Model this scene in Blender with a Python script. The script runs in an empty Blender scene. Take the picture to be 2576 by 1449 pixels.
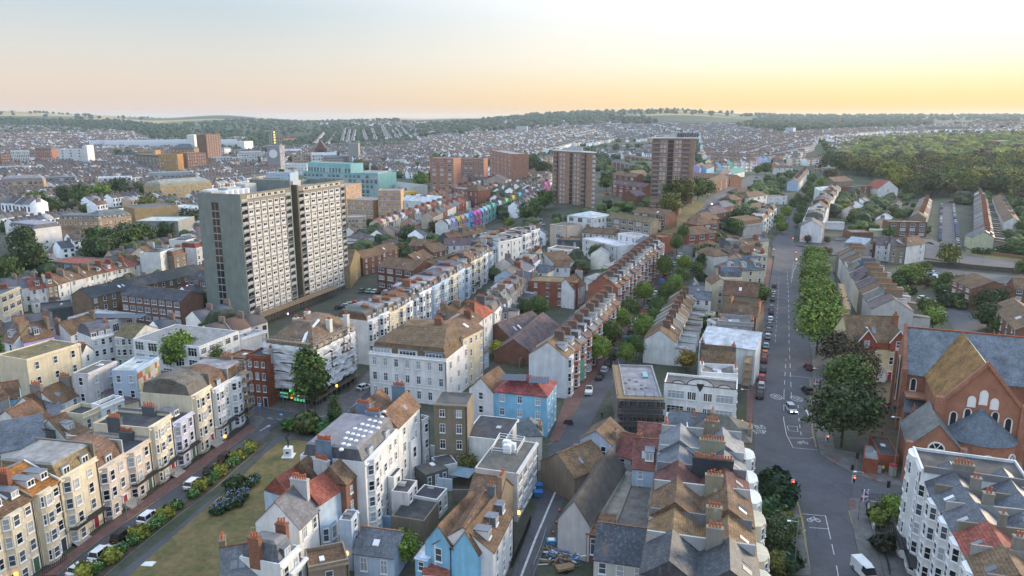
import bpy, math, random, time
import numpy as np
from math import radians, sin, cos, pi, sqrt, atan2, floor
_T0 = time.time()
random.seed(7)
rng = np.random.default_rng(7)
SC = bpy.context.scene
COL = SC.collection

# ------------------------------------------------------------------ camera, light, exposure
CAMH = 68.0
PITCH = radians(12.86)
FPX = 1848.0                      # focal length for a picture 2576 wide
cam_data = bpy.data.cameras.new('camera')
cam_data.sensor_width = 36.0
cam_data.lens = 36.0 * FPX / 2576.0
cam_data.clip_start = 1.0
cam_data.clip_end = 60000.0
cam = bpy.data.objects.new('camera', cam_data)
COL.objects.link(cam)
cam.location = (0, 0, CAMH)
cam.rotation_euler = (pi / 2 - PITCH, 0, 0)
SC.camera = cam

SUN_AZ = radians(58)              # clockwise from straight ahead
SUN_EL = radians(11)
world = bpy.data.worlds.new('World')
SC.world = world
world.use_nodes = True
wn = world.node_tree.nodes; wl = world.node_tree.links
wn.clear()
w_out = wn.new('ShaderNodeOutputWorld')
w_bg = wn.new('ShaderNodeBackground')
wl.new(w_bg.outputs[0], w_out.inputs[0])
tc = wn.new('ShaderNodeTexCoord')
sep = wn.new('ShaderNodeSeparateXYZ')
wl.new(tc.outputs['Generated'], sep.inputs[0])
def wramp(stops):
    r = wn.new('ShaderNodeValToRGB')
    el = r.color_ramp.elements
    while len(el) < len(stops): el.new(0.5)
    for e, (p, c) in zip(el, stops):
        e.position = p; e.color = (c[0], c[1], c[2], 1)
    return r
# elevation ramps: sin(elevation) * 1, one for the sunset side and one for the far side of the sky
warm = wramp([(0.0, (0.90, 0.48, 0.08)), (0.018, (0.93, 0.57, 0.13)), (0.040, (0.95, 0.73, 0.36)),
              (0.07, (0.98, 0.88, 0.68)), (0.12, (1.02, 0.98, 0.90)), (0.26, (1.40, 1.46, 1.52)), (0.55, (1.20, 1.36, 1.58)), (1.0, (0.92, 1.15, 1.52))])
cool = wramp([(0.0, (0.62, 0.47, 0.38)), (0.020, (0.68, 0.52, 0.41)), (0.045, (0.69, 0.58, 0.47)),
              (0.08, (0.63, 0.61, 0.56)), (0.13, (0.50, 0.58, 0.62)), (0.26, (0.60, 0.76, 0.94)), (0.55, (0.78, 1.0, 1.32)), (1.0, (0.92, 1.15, 1.52))])
wl.new(sep.outputs[2], warm.inputs[0]); wl.new(sep.outputs[2], cool.inputs[0])
dot = wn.new('ShaderNodeVectorMath'); dot.operation = 'DOT_PRODUCT'
dot.inputs[1].default_value = (sin(radians(52)), cos(radians(52)), 0)
wl.new(tc.outputs['Generated'], dot.inputs[0])
mr = wn.new('ShaderNodeMapRange'); mr.interpolation_type = 'SMOOTHSTEP'
mr.inputs[1].default_value = 0.25; mr.inputs[2].default_value = 0.99
wl.new(dot.outputs['Value'], mr.inputs[0])
mx = wn.new('ShaderNodeMix'); mx.data_type = 'RGBA'
wl.new(mr.outputs[0], mx.inputs[0]); wl.new(cool.outputs[0], mx.inputs[6]); wl.new(warm.outputs[0], mx.inputs[7])
wl.new(mx.outputs[2], w_bg.inputs[0])
w_bg.inputs[1].default_value = 0.70

sun_data = bpy.data.lights.new('sun', 'SUN')
sun_data.energy = 2.9
sun_data.angle = radians(18)
sun_data.color = (1.0, 0.80, 0.56)
sun = bpy.data.objects.new('sun', sun_data)
COL.objects.link(sun)
_sd = (sin(SUN_AZ) * cos(SUN_EL), cos(SUN_AZ) * cos(SUN_EL), sin(SUN_EL))
from mathutils import Vector, Matrix
sun.rotation_euler = Vector(_sd).to_track_quat('Z', 'Y').to_euler()
sun.location = (200, 100, 200)

SC.view_settings.view_transform = 'Standard'
SC.view_settings.look = 'None'
SC.view_settings.gamma = 1.0
SC.view_settings.exposure = 0.80
SC.view_settings.use_curve_mapping = False
SC.render.engine = 'CYCLES'
SC.cycles.max_bounces = 5
SC.cycles.diffuse_bounces = 3
SC.cycles.volume_bounces = 1
SC.cycles.use_denoising = True

# ------------------------------------------------------------------ terrain
_UC = [-300, 0, 250, 400, 560, 780, 960, 1200, 1450, 1700, 2000, 2300, 2576, 2900]
_YC = [60, 250, 350, 450, 600, 800, 1000, 1300, 1700, 2200, 3000, 4000, 5500, 8000, 14000]
_N = None
_VT = {
 -300: [_N,_N,_N,_N,517,468,432,395,365,345,318,290,279,284,292],
 0:    [_N,_N,_N,_N,517,468,432,395,365,345,318,292,279,284,292],
 400:  [_N,_N,_N,_N,517,466,430,398,372,350,328,310,297,298,300],
 250:  [_N,_N,_N,_N,517,467,431,396,369,348,323,301,291,292,297],
 560:  [_N,_N,_N,_N,_N,465,430,399,375,355,331,311,289,293,300],
 780:  [_N,_N,_N,_N,_N,464,430,400,380,362,335,316,306,303,303],
 960:  [_N,_N,_N,_N,_N,460,428,399,378,358,330,311,297,299,302],
 1200: [_N,_N,658,578,505,455,425,398,375,350,322,303,299,297,300],
 1450: [_N,_N,645,520,455,440,420,400,375,350,318,292,284,287,298],
 1700: [_N,_N,603,498,442,422,405,395,372,345,310,286,276,285,296],
 2000: [_N,_N,_N,572,490,440,412,380,350,330,318,306,294,289,292],
 2300: [_N,_N,_N,_N,_N,455,415,378,350,335,315,303,293,288,291],
 2576: [_N,_N,_N,_N,_N,450,405,365,338,318,310,302,293,288,291],
 2900: [_N,_N,_N,_N,_N,450,405,365,338,318,310,302,293,288,291]}
_ZG = np.zeros((len(_UC), len(_YC)))
for _i, _u in enumerate(_UC):
    for _j, _y in enumerate(_YC):
        _v = _VT[_u][_j]
        _ZG[_i, _j] = 0.0 if _v is None else CAMH - _y * math.tan(PITCH + math.atan((_v - 724) / FPX))
_UCn = np.array(_UC, float); _YL = np.log(np.array(_YC, float))
def terrain_np(x, y):
    y = np.maximum(y, 61.0)
    u = np.clip(1288 + FPX * x / (0.975 * y + 15.1), _UC[0] + 1, _UC[-1] - 1)
    i = np.clip(np.searchsorted(_UCn, u) - 1, 0, len(_UC) - 2)
    ly = np.minimum(np.log(y), _YL[-1] - 1e-4)
    j = np.clip(np.searchsorted(_YL, ly) - 1, 0, len(_YC) - 2)
    a = (u - _UCn[i]) / (_UCn[i + 1] - _UCn[i]); b = (ly - _YL[j]) / (_YL[j + 1] - _YL[j])
    a = a * a * (3 - 2 * a)
    return (_ZG[i, j] * (1 - a) + _ZG[i + 1, j] * a) * (1 - b) + (_ZG[i, j + 1] * (1 - a) + _ZG[i + 1, j + 1] * a) * b
def T(x, y):
    if y <= 250: return 0.0
    u = min(max(1288 + FPX * x / (0.975 * y + 15.1), _UC[0] + 1), _UC[-1] - 1)
    i = 0
    while _UC[i + 1] < u: i += 1
    ly = min(math.log(y), float(_YL[-1]) - 1e-4)
    j = 0
    while _YL[j + 1] < ly: j += 1
    a = (u - _UC[i]) / (_UC[i + 1] - _UC[i]); b = (ly - _YL[j]) / (_YL[j + 1] - _YL[j])
    a = a * a * (3 - 2 * a)
    return float((_ZG[i, j] * (1 - a) + _ZG[i + 1, j] * a) * (1 - b) + (_ZG[i, j + 1] * (1 - a) + _ZG[i + 1, j + 1] * a) * b)
_cp, _sp = cos(PITCH), sin(PITCH)
def ray(u, v):
    a, b = (u - 1288) / FPX, (724 - v) / FPX
    return (a, _cp + b * _sp, -_sp + b * _cp)
def W(u, v, h=0.0):
    """the place where the sight line of picture point (u, v) is h above the ground"""
    dx, dy, dz = ray(u, v)
    if dz < 0:
        t = (h - CAMH) / dz
        if t * dy <= 250: return (t * dx, t * dy, 0.0)
    t = 245.0 / dy; lo = t
    while True:
        x, y, z = t * dx, t * dy, CAMH + t * dz
        if z < T(x, y) + h or y > 13000: break
        lo = t; t *= 1.015
    hi = t
    for _ in range(12):
        m = (lo + hi) / 2
        if CAMH + m * dz < T(m * dx, m * dy) + h: hi = m
        else: lo = m
    return (hi * dx, hi * dy, T(hi * dx, hi * dy))
# picture crops in which the photograph was measured: name -> (x offset, y offset, scale)
CR = {'v': (0, 0, 1), 'b0': (0, 894.5, .38267), 'b1': (644, 894.5, .38267), 'b2': (1288, 894.5, .38267), 'b3': (1932, 894.5, .38267),
      'm0': (0, 511.1, .30859), 'm1': (644, 511.1, .30859), 'm2': (1288, 511.1, .30859), 'm3': (1932, 511.1, .30859),
      't0': (0, 255.6, .25), 't1': (644, 255.6, .25), 't2': (1288, 255.6, .25), 't3': (1932, 255.6, .25),
      'e0': (0, 830.6, .22042), 'e1': (415.3, 766.7, .22042), 'e2': (830.6, 734.7, .22042), 'e3': (1245.9, 702.8, .22042),
      'e4': (1629.2, 543.1, .22042), 'e5': (2044.5, 543.1, .26458), 'e6': (1661.2, 1054.2, .2724), 'e7': (2204.2, 798.6, .24256),
      'e8': (485.6, 434.4, .29099), 'e9': (638.9, 830.6, .17638), 'eA': (1118.1, 958.3, .19841), 'eB': (1565.3, 862.5, .17633),
      'eC': (1788.9, 383.3, .17634), 'eD': (2236.1, 1118.1, .22842)}
def px(c, x, y):
    o = CR[c]
    return (o[0] + x * o[2], o[1] + y * o[2])
def WC(c, x, y, h=0.0):
    return W(*px(c, x, y), h)

# ------------------------------------------------------------------ materials
MATS = {}
def srgb(r, g, b):
    f = lambda c: (c / 255 / 12.92) if c / 255 <= 0.04045 else ((c / 255 + 0.055) / 1.055) ** 2.4
    return (f(r), f(g), f(b))
class NT:
    def __init__(s, name):
        s.m = bpy.data.materials.new(name); s.m.use_nodes = True
        s.t = s.m.node_tree; s.n = s.t.nodes; s.l = s.t.links
        s.b = s.n['Principled BSDF']
        MATS[name] = s.m
    def new(s, t, **k):
        n = s.n.new(t)
        for a, v in k.items(): setattr(n, a, v)
        return n
    def link(s, a, b): s.l.new(a, b)
    def math(s, op, a, b=None, c=None):
        n = s.new('ShaderNodeMath', operation=op)
        for i, v in enumerate((a, b, c)):
            if v is None: continue
            if isinstance(v, (int, float)): n.inputs[i].default_value = v
            else: s.link(v, n.inputs[i])
        return n.outputs[0]
    def mul(s, col, fac):
        n = s.new('ShaderNodeVectorMath', operation='SCALE')
        s.link(col, n.inputs[0])
        if isinstance(fac, (int, float)): n.inputs[3].default_value = fac
        else: s.link(fac, n.inputs[3])
        return n.outputs[0]
    def mix(s, f, a, b):
        n = s.new('ShaderNodeMix', data_type='RGBA')
        for i, v in ((0, f), (6, a), (7, b)):
            if isinstance(v, (int, float)): n.inputs[i].default_value = v
            elif isinstance(v, tuple): n.inputs[i].default_value = (*v, 1)
            else: s.link(v, n.inputs[i])
        return n.outputs[2]
    def coord(s, scale=(1, 1, 1), rnd=True):
        tc = s.new('ShaderNodeTexCoord')
        mp = s.new('ShaderNodeMapping')
        mp.inputs['Scale'].default_value = scale
        s.link(tc.outputs['Object'], mp.inputs[0])
        if rnd:
            oi = s.new('ShaderNodeObjectInfo')
            m = s.math('MULTIPLY', oi.outputs['Random'], 90.0)
            s.link(m, mp.inputs['Location'])
        return mp.outputs[0]
    def noise(s, vec, scale=1.0, detail=3.0, rough=0.6):
        n = s.new('ShaderNodeTexNoise')
        n.inputs['Scale'].default_value = scale; n.inputs['Detail'].default_value = detail; n.inputs['Roughness'].default_value = rough
        s.link(vec, n.inputs['Vector'])
        return n.outputs[0]
    def rng(s, v, a, b, c, d):
        n = s.new('ShaderNodeMapRange')
        s.link(v, n.inputs[0])
        for i, q in enumerate((a, b, c, d)): n.inputs[i + 1].default_value = q
        return n.outputs[0]
    def fin(s, col, rough=0.85, spec=0.3):
        if isinstance(col, tuple): s.b.inputs['Base Color'].default_value = (*col, 1)
        else: s.link(col, s.b.inputs['Base Color'])
        if isinstance(rough, (int, float)): s.b.inputs['Roughness'].default_value = rough
        else: s.link(rough, s.b.inputs['Roughness'])
        s.b.inputs['Specular IOR Level'].default_value = spec
        return s.m
def ocol(s): return s.new('ShaderNodeObjectInfo').outputs['Color']
def acol(s, nm='Col'): return s.new('ShaderNodeAttribute', attribute_name=nm).outputs['Color']

def m_stucco():
    s = NT('stucco'); v = s.coord()
    n1 = s.rng(s.noise(v, 0.35, 4), 0.3, 0.7, 0.80, 1.06)
    n2 = s.rng(s.noise(s.coord((1.6, 1.6, 0.12)), 1.0, 4, 0.7), 0.35, 0.75, 1.05, 0.80)
    c = s.mul(s.mul(ocol(s), n1), n2)
    d = s.rng(s.noise(v, 0.9, 5, 0.7), 0.60, 0.80, 0.0, 0.30)
    s.fin(s.mix(d, c, (0.20, 0.17, 0.13)), 0.8)
def m_brick():
    s = NT('brick'); v = s.coord()
    n1 = s.rng(s.noise(v, 0.4, 4), 0.3, 0.7, 0.75, 1.15)
    n2 = s.rng(s.noise(s.coord((4.4, 4.4, 13)), 1.0, 2, 0.5), 0.3, 0.7, 0.65, 1.35)
    s.fin(s.mul(s.mul(ocol(s), n1), n2), 0.9)
def m_tile():
    s = NT('roof_tile'); v = s.coord()
    tc = s.new('ShaderNodeTexCoord'); sp = s.new('ShaderNodeSeparateXYZ'); s.link(tc.outputs['Object'], sp.inputs[0])
    row = s.math('FRACT', s.math('MULTIPLY', sp.outputs[2], 4.2))
    rowf = s.rng(row, 0.0, 0.35, 0.62, 1.05)
    cell = s.new('ShaderNodeTexWhiteNoise'); 
    sn = s.new('ShaderNodeVectorMath', operation='SNAP'); s.link(v, sn.inputs[0]); sn.inputs[1].default_value = (0.3, 0.3, 0.24)
    s.link(sn.outputs[0], cell.inputs[0])
    cf = s.rng(cell.outputs[0], 0, 1, 0.72, 1.28)
    n1 = s.rng(s.noise(v, 0.4, 6, 0.7), 0.32, 0.68, 0.55, 1.4)
    c = s.mul(s.mul(s.mul(ocol(s), rowf), cf), n1)
    li = s.rng(s.noise(v, 0.28, 6, 0.7), 0.55, 0.72, 0.0, 0.62)
    c = s.mix(li, c, (0.25, 0.125, 0.035))
    mo = s.rng(s.noise(v, 1.7, 5, 0.7), 0.60, 0.75, 0.0, 0.5)
    s.fin(s.mix(mo, c, (0.16, 0.15, 0.11)), 0.85)
def m_slate():
    s = NT('slate'); v = s.coord()
    tc = s.new('ShaderNodeTexCoord'); sp = s.new('ShaderNodeSeparateXYZ'); s.link(tc.outputs['Object'], sp.inputs[0])
    row = s.math('FRACT', s.math('MULTIPLY', sp.outputs[2], 5.0))
    rowf = s.rng(row, 0.0, 0.3, 0.72, 1.03)
    cell = s.new('ShaderNodeTexWhiteNoise')
    sn = s.new('ShaderNodeVectorMath', operation='SNAP'); s.link(v, sn.inputs[0]); sn.inputs[1].default_value = (0.3, 0.3, 0.2)
    s.link(sn.outputs[0], cell.inputs[0])
    cf = s.rng(cell.outputs[0], 0, 1, 0.80, 1.2)
    n1 = s.rng(s.noise(v, 0.4, 6, 0.7), 0.32, 0.68, 0.55, 1.45)
    c = s.mul(s.mul(s.mul(ocol(s), rowf), cf), n1)
    st = s.rng(s.noise(s.coord((2.2, 2.2, 0.3)), 1.0, 4, 0.7), 0.52, 0.75, 0.0, 0.45)
    c = s.mix(st, c, (0.30, 0.31, 0.31))
    li = s.rng(s.noise(v, 0.22, 6, 0.7), 0.60, 0.75, 0.0, 0.55)
    s.fin(s.mix(li, c, (0.23, 0.14, 0.05)), 0.6, 0.4)
def m_felt():
    s = NT('roof_felt'); v = s.coord()
    n1 = s.rng(s.noise(v, 0.6, 6, 0.7), 0.3, 0.7, 0.60, 1.35)
    st = s.rng(s.noise(v, 0.16, 4, 0.6), 0.52, 0.66, 0.0, 0.45)
    tc = s.new('ShaderNodeTexCoord'); sp = s.new('ShaderNodeSeparateXYZ'); s.link(tc.outputs['Object'], sp.inputs[0])
    seam = s.rng(s.math('FRACT', s.math('MULTIPLY', sp.outputs[0], 1.0)), 0.0, 0.06, 0.72, 1.0)
    s.fin(s.mix(st, s.mul(s.mul(ocol(s), n1), seam), (0.17, 0.15, 0.13)), 0.75)
def m_paint():
    s = NT('paint')
    n1 = s.rng(s.noise(s.coord(), 1.2, 4), 0.3, 0.7, 0.86, 1.05)
    s.fin(s.mul(ocol(s), n1), 0.5, 0.4)
def m_simple(name, col, rough=0.7, spec=0.3, metal=0.0, nz=0.0, sc=1.0, emit=0.0):
    s = NT(name)
    if nz:
        n1 = s.rng(s.noise(s.coord(), sc, 5, 0.65), 0.3, 0.7, 1 - nz, 1 + nz)
        rgb = s.new('ShaderNodeRGB'); rgb.outputs[0].default_value = (*col, 1)
        s.fin(s.mul(rgb.outputs[0], n1), rough, spec)
    else: s.fin(col, rough, spec)
    s.b.inputs['Metallic'].default_value = metal
    if emit:
        s.b.inputs['Emission Color'].default_value = (*col, 1); s.b.inputs['Emission Strength'].default_value = emit
    return s.m
m_stucco(); m_brick(); m_tile(); m_slate(); m_felt(); m_paint()
m_simple('white_frame', (0.72, 0.73, 0.74), 0.5)
m_simple('trim', (0.70, 0.68, 0.64), 0.7, nz=0.12)
m_simple('dark_metal', (0.03, 0.032, 0.036), 0.5, 0.4)
m_simple('galvanised', (0.32, 0.33, 0.34), 0.45, 0.5, 0.6, nz=0.15)
m_simple('terracotta', (0.38, 0.125, 0.06), 0.8, nz=0.3, sc=3)
m_simple('buff_clay', (0.42, 0.28, 0.14), 0.8, nz=0.3, sc=3)
m_simple('glass_dark', (0.015, 0.018, 0.024), 0.12, 0.6)
m_simple('glass_mid', (0.07, 0.085, 0.11), 0.10, 0.8)
m_simple('glass_pale', (0.36, 0.38, 0.40), 0.25, 0.5)
m_simple('glass_teal', (0.09, 0.27, 0.29), 0.15, 0.7)
m_simple('glass_lit', (1.0, 0.55, 0.18), 0.3, emit=2.2)
m_simple('lead', (0.16, 0.175, 0.20), 0.5, 0.5, nz=0.25)
m_simple('concrete', (0.30, 0.29, 0.275), 0.85, nz=0.2, sc=0.8)
m_simple('timber', (0.26, 0.17, 0.09), 0.8, nz=0.3, sc=2)
m_simple('bark', (0.075, 0.055, 0.04), 0.9, nz=0.3, sc=4)
m_simple('tyre', (0.012, 0.012, 0.013), 0.8)
m_simple('line_paint', (0.50, 0.50, 0.50), 0.7, nz=0.35, sc=1.5)
m_simple('yellow_paint', (0.42, 0.31, 0.10), 0.7, nz=0.3, sc=1.5)
m_simple('black_paint', (0.02, 0.02, 0.022), 0.4, 0.5)
m_simple('red_light', (1.0, 0.07, 0.03), 0.4, emit=6.0)
m_simple('amber_light', (1.0, 0.42, 0.06), 0.4, emit=2.2)
m_simple('white_light', (1.0, 0.95, 0.82), 0.4, emit=7.0)
m_simple('pink_light', (1.0, 0.35, 0.7), 0.4, emit=2.5)
def m_leaf():
    s = NT('foliage')
    at = acol(s)
    n = s.rng(s.noise(s.coord(), 0.8, 3), 0.3, 0.7, 0.75, 1.25)
    mm = s.new('ShaderNodeMix', data_type='RGBA', blend_type='MULTIPLY'); mm.inputs[0].default_value = 1.0
    s.link(ocol(s), mm.inputs[6]); s.link(at, mm.inputs[7])
    s.fin(s.mul(mm.outputs[2], n), 0.7, 0.2)
    s.b.inputs['Subsurface Weight'].default_value = 0.0
m_leaf()
def m_attr(name, rough=0.85, nz=0.2, sc=0.3):
    s = NT(name)
    tcn = s.new('ShaderNodeTexCoord')
    n = s.rng(s.noise(tcn.outputs['Object'], sc, 5, 0.65), 0.3, 0.7, 1 - nz, 1 + nz)
    s.fin(s.mul(acol(s), n), rough, 0.25)
m_attr('vary', 0.85, 0.15, 0.5)
m_attr('land', 0.95, 0.30, 0.03)
def m_asphalt():
    s = NT('asphalt'); tcn = s.new('ShaderNodeTexCoord'); v = tcn.outputs['Object']
    n1 = s.rng(s.noise(v, 0.12, 6, 0.7), 0.3, 0.7, 0.72, 1.28)
    n2 = s.rng(s.noise(v, 7.0, 2, 0.5), 0.3, 0.7, 0.85, 1.15)
    rgb = s.new('ShaderNodeRGB'); rgb.outputs[0].default_value = (0.082, 0.082, 0.092, 1)
    vo = s.new('ShaderNodeTexVoronoi', feature='DISTANCE_TO_EDGE'); vo.inputs['Scale'].default_value = 0.11
    s.link(v, vo.inputs['Vector'])
    cr = s.rng(vo.outputs['Distance'], 0.0, 0.012, 0.72, 1.0)
    s.fin(s.mul(s.mul(s.mul(rgb.outputs[0], n1), n2), cr), 0.85)
m_asphalt()
def m_paving(name, col, col2, sc):
    s = NT(name); tcn = s.new('ShaderNodeTexCoord'); v = tcn.outputs['Object']
    n1 = s.noise(v, sc, 6, 0.7)
    vo = s.new('ShaderNodeTexVoronoi', feature='F1'); vo.inputs['Scale'].default_value = 1.4
    s.link(v, vo.inputs['Vector'])
    sp = s.new('ShaderNodeSeparateXYZ'); s.link(vo.outputs['Color'], sp.inputs[0])
    f = s.rng(sp.outputs[0], 0, 1, 0.85, 1.15)
    s.fin(s.mul(s.mix(s.rng(n1, 0.35, 0.65, 0, 1), col, col2), f), 0.9)
m_paving('paving', (0.15, 0.14, 0.135), (0.10, 0.098, 0.10), 0.5)
m_paving('red_paving', (0.17, 0.085, 0.072), (0.12, 0.075, 0.068), 0.5)
m_paving('yard', (0.088, 0.080, 0.070), (0.042, 0.058, 0.028), 0.09)
m_paving('dry_grass', (0.19, 0.135, 0.06), (0.095, 0.095, 0.034), 0.22)
m_paving('soil', (0.06, 0.045, 0.03), (0.09, 0.07, 0.045), 0.8)

# ------------------------------------------------------------------ mesh building
class MB:
    def __init__(s): s.v = []; s.f = []; s.m = []
    def add(s, vs, fs, mi=0):
        o = len(s.v); s.v += vs
        for f in fs: s.f.append(tuple(i + o for i in f)); s.m.append(mi)
    def quad(s, a, b, c, d, mi=0): s.add([a, b, c, d], [(0, 1, 2, 3)], mi)
    def tri(s, a, b, c, mi=0): s.add([a, b, c], [(0, 1, 2)], mi)
    def box(s, x0, y0, z0, x1, y1, z1, mi=0, skip=''):
        vs = [(x0, y0, z0), (x1, y0, z0), (x1, y1, z0), (x0, y1, z0), (x0, y0, z1), (x1, y0, z1), (x1, y1, z1), (x0, y1, z1)]
        fs = [(0, 1, 5, 4), (1, 2, 6, 5), (2, 3, 7, 6), (3, 0, 4, 7), (4, 5, 6, 7)]
        if 'b' not in skip: fs.append((3, 2, 1, 0))
        s.add(vs, fs, mi)
    def hexa(s, p, mi=0):
        s.add(list(p), [(0, 1, 5, 4), (1, 2, 6, 5), (2, 3, 7, 6), (3, 0, 4, 7), (4, 5, 6, 7), (3, 2, 1, 0)], mi)
    def slab(s, a, b, c, d, t, mi=0):
        """plate under the face a b c d, t thick downwards"""
        lo = [(p[0], p[1], p[2] - t) for p in (a, b, c, d)]
        s.hexa(lo + [a, b, c, d], mi)
    def cyl(s, x, y, z0, z1, r0, r1=None, n=8, mi=0, cap=True):
        r1 = r0 if r1 is None else r1
        o = len(s.v)
        for k in range(n):
            a = 2 * pi * k / n
            s.v.append((x + r0 * cos(a), y + r0 * sin(a), z0))
        for k in range(n):
            a = 2 * pi * k / n
            s.v.append((x + r1 * cos(a), y + r1 * sin(a), z1))
        for k in range(n):
            s.f.append((o + k, o + (k + 1) % n, o + n + (k + 1) % n, o + n + k)); s.m.append(mi)
        if cap: s.f.append(tuple(o + n + k for k in range(n))); s.m.append(mi)
    def tube(s, p, q, r, n=5, mi=0):
        p = Vector(p); q = Vector(q); d = (q - p).normalized()
        a = d.orthogonal().normalized(); b = d.cross(a); o = len(s.v)
        for c in (p, q):
            for k in range(n):
                t = 2 * pi * k / n
                s.v.append(tuple(c + (a * cos(t) + b * sin(t)) * r))
        for k in range(n):
            s.f.append((o + k, o + (k + 1) % n, o + n + (k + 1) % n, o + n + k)); s.m.append(mi)
    def poly(s, pts, z0, z1, mi=0, top=True):
        n = len(pts); o = len(s.v)
        s.v += [(p[0], p[1], z0) for p in pts] + [(p[0], p[1], z1) for p in pts]
        for k in range(n):
            s.f.append((o + k, o + (k + 1) % n, o + n + (k + 1) % n, o + n + k)); s.m.append(mi)
        if top: s.f.append(tuple(range(o + n, o + 2 * n))); s.m.append(mi)
    def mesh(s, name, mats):
        me = bpy.data.meshes.new(name)
        me.from_pydata(s.v, [], s.f)
        for m in mats: me.materials.append(MATS[m])
        if len(mats) > 1 and s.m: me.polygons.foreach_set('material_index', s.m)
        return me
def ob(name, data, parent=None, loc=(0, 0, 0), rz=0.0, col=None, label=None, cat=None, group=None, kind=None, sc=None):
    o = bpy.data.objects.new(name, data)
    COL.objects.link(o)
    if parent is not None: o.parent = parent
    o.location = loc
    if rz: o.rotation_euler = (0, 0, rz)
    if sc is not None: o.scale = sc if isinstance(sc, (tuple, list)) else (sc, sc, sc)
    if col is not None: o.color = (col[0], col[1], col[2], 1)
    if label: o['label'] = label
    if cat: o['category'] = cat
    if group: o['group'] = group
    if kind: o['kind'] = kind
    return o
def np_mesh(name, verts, faces, mats, midx=None, cols=None, quad=True):
    """verts (n,3); faces (m,k); cols per face (m,3)"""
    me = bpy.data.meshes.new(name)
    k = faces.shape[1]; m = len(faces)
    me.vertices.add(len(verts)); me.vertices.foreach_set('co', verts.astype(np.float32).ravel())
    me.loops.add(m * k); me.loops.foreach_set('vertex_index', faces.astype(np.int32).ravel())
    me.polygons.add(m); me.polygons.foreach_set('loop_start', np.arange(0, m * k, k, dtype=np.int32))
    for q in mats: me.materials.append(MATS[q])
    if midx is not None: me.polygons.foreach_set('material_index', midx.astype(np.int32))
    if cols is not None:
        ca = me.color_attributes.new('Col', 'FLOAT_COLOR', 'CORNER')
        c4 = np.ones((m, k, 4), np.float32); c4[:, :, :3] = cols[:, None, :]
        ca.data.foreach_set('color', c4.ravel())
    me.update(calc_edges=True)
    return me
ORD = ['first', 'second', 'third', 'fourth', 'fifth', 'sixth', 'seventh', 'eighth', 'ninth', 'tenth', 'eleventh', 'twelfth', 'thirteenth',
       'fourteenth', 'fifteenth', 'sixteenth', 'seventeenth', 'eighteenth', 'nineteenth', 'twentieth', 'twenty-first', 'twenty-second',
       'twenty-third', 'twenty-fourth', 'twenty-fifth', 'twenty-sixth', 'twenty-seventh', 'twenty-eighth', 'twenty-ninth', 'thirtieth']
# ------------------------------------------------------------------ building kit
WALL={'W':((.74,.74,.73),'white','stucco'),'C':((.68,.60,.44),'cream','stucco'),'P':((.62,.52,.43),'pinkish beige','stucco'),'b':((.19,.095,.065),'brown brick','brick'),'r':((.26,.085,.05),'red brick','brick'),'y':((.42,.28,.17),'tan brick','brick'),'G':((.30,.31,.32),'grey','stucco'),'U':((.25,.52,.72),'sky blue','stucco'),'L':((.48,.58,.70),'pale blue','stucco'),'D':((.10,.11,.12),'dark grey','stucco'),'T':((.26,.21,.155),'brown rendered','stucco'),'N':((.22,.23,.215),'concrete','stucco'),'I':((.46,.40,.72),'lilac','stucco'),'Y':((.85,.52,.05),'yellow','stucco'),'O':((.72,.27,.17),'salmon','stucco'),'B':((.03,.17,.50),'dark blue','stucco'),'K':((.82,.09,.36),'pink','stucco'),'M':((.18,.64,.50),'mint green','stucco'),'e':((.55,.53,.66),'pale lilac','stucco'),'q':((.05,.48,.55),'teal','stucco'),'Q':((.58,.58,.40),'pale yellow','stucco'),'g':((.28,.68,.28),'green','stucco'),'S':((.33,.27,.20),'sandy','brick'),'n':((.55,.54,.52),'off-white','stucco')}
ROOF={'t':((.15,.092,.058),'brown tiled','roof_tile'),'r':((.25,.075,.055),'red tiled','roof_tile'),'s':((.085,.095,.115),'slate','slate'),'o':((.30,.13,.035),'orange lichened','roof_tile'),'k':((.05,.054,.062),'dark flat','roof_felt'),'l':((.26,.26,.27),'pale grey flat','roof_felt'),'m':((.17,.135,.075),'mossy brown','roof_tile'),'w':((.5,.52,.53),'white','roof_felt'),'p':((.12,.09,.10),'purple-grey tiled','roof_tile'),'q':((.05,.22,.21),'teal','roof_felt'),'f':((.13,.12,.105),'grey-brown felt','roof_felt')}
def jit(c,a=0.10):
 f=1+random.uniform(-a,a)
 return tuple(max(0,x*f*(1+random.uniform(-a,a)*.3))for x in c)
MC={}
def cached(key,fn):
 if key not in MC:MC[key]=fn()
 return MC[key]
GLASS=['glass_dark']*4+['glass_mid']*4+['glass_pale']*3
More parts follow.
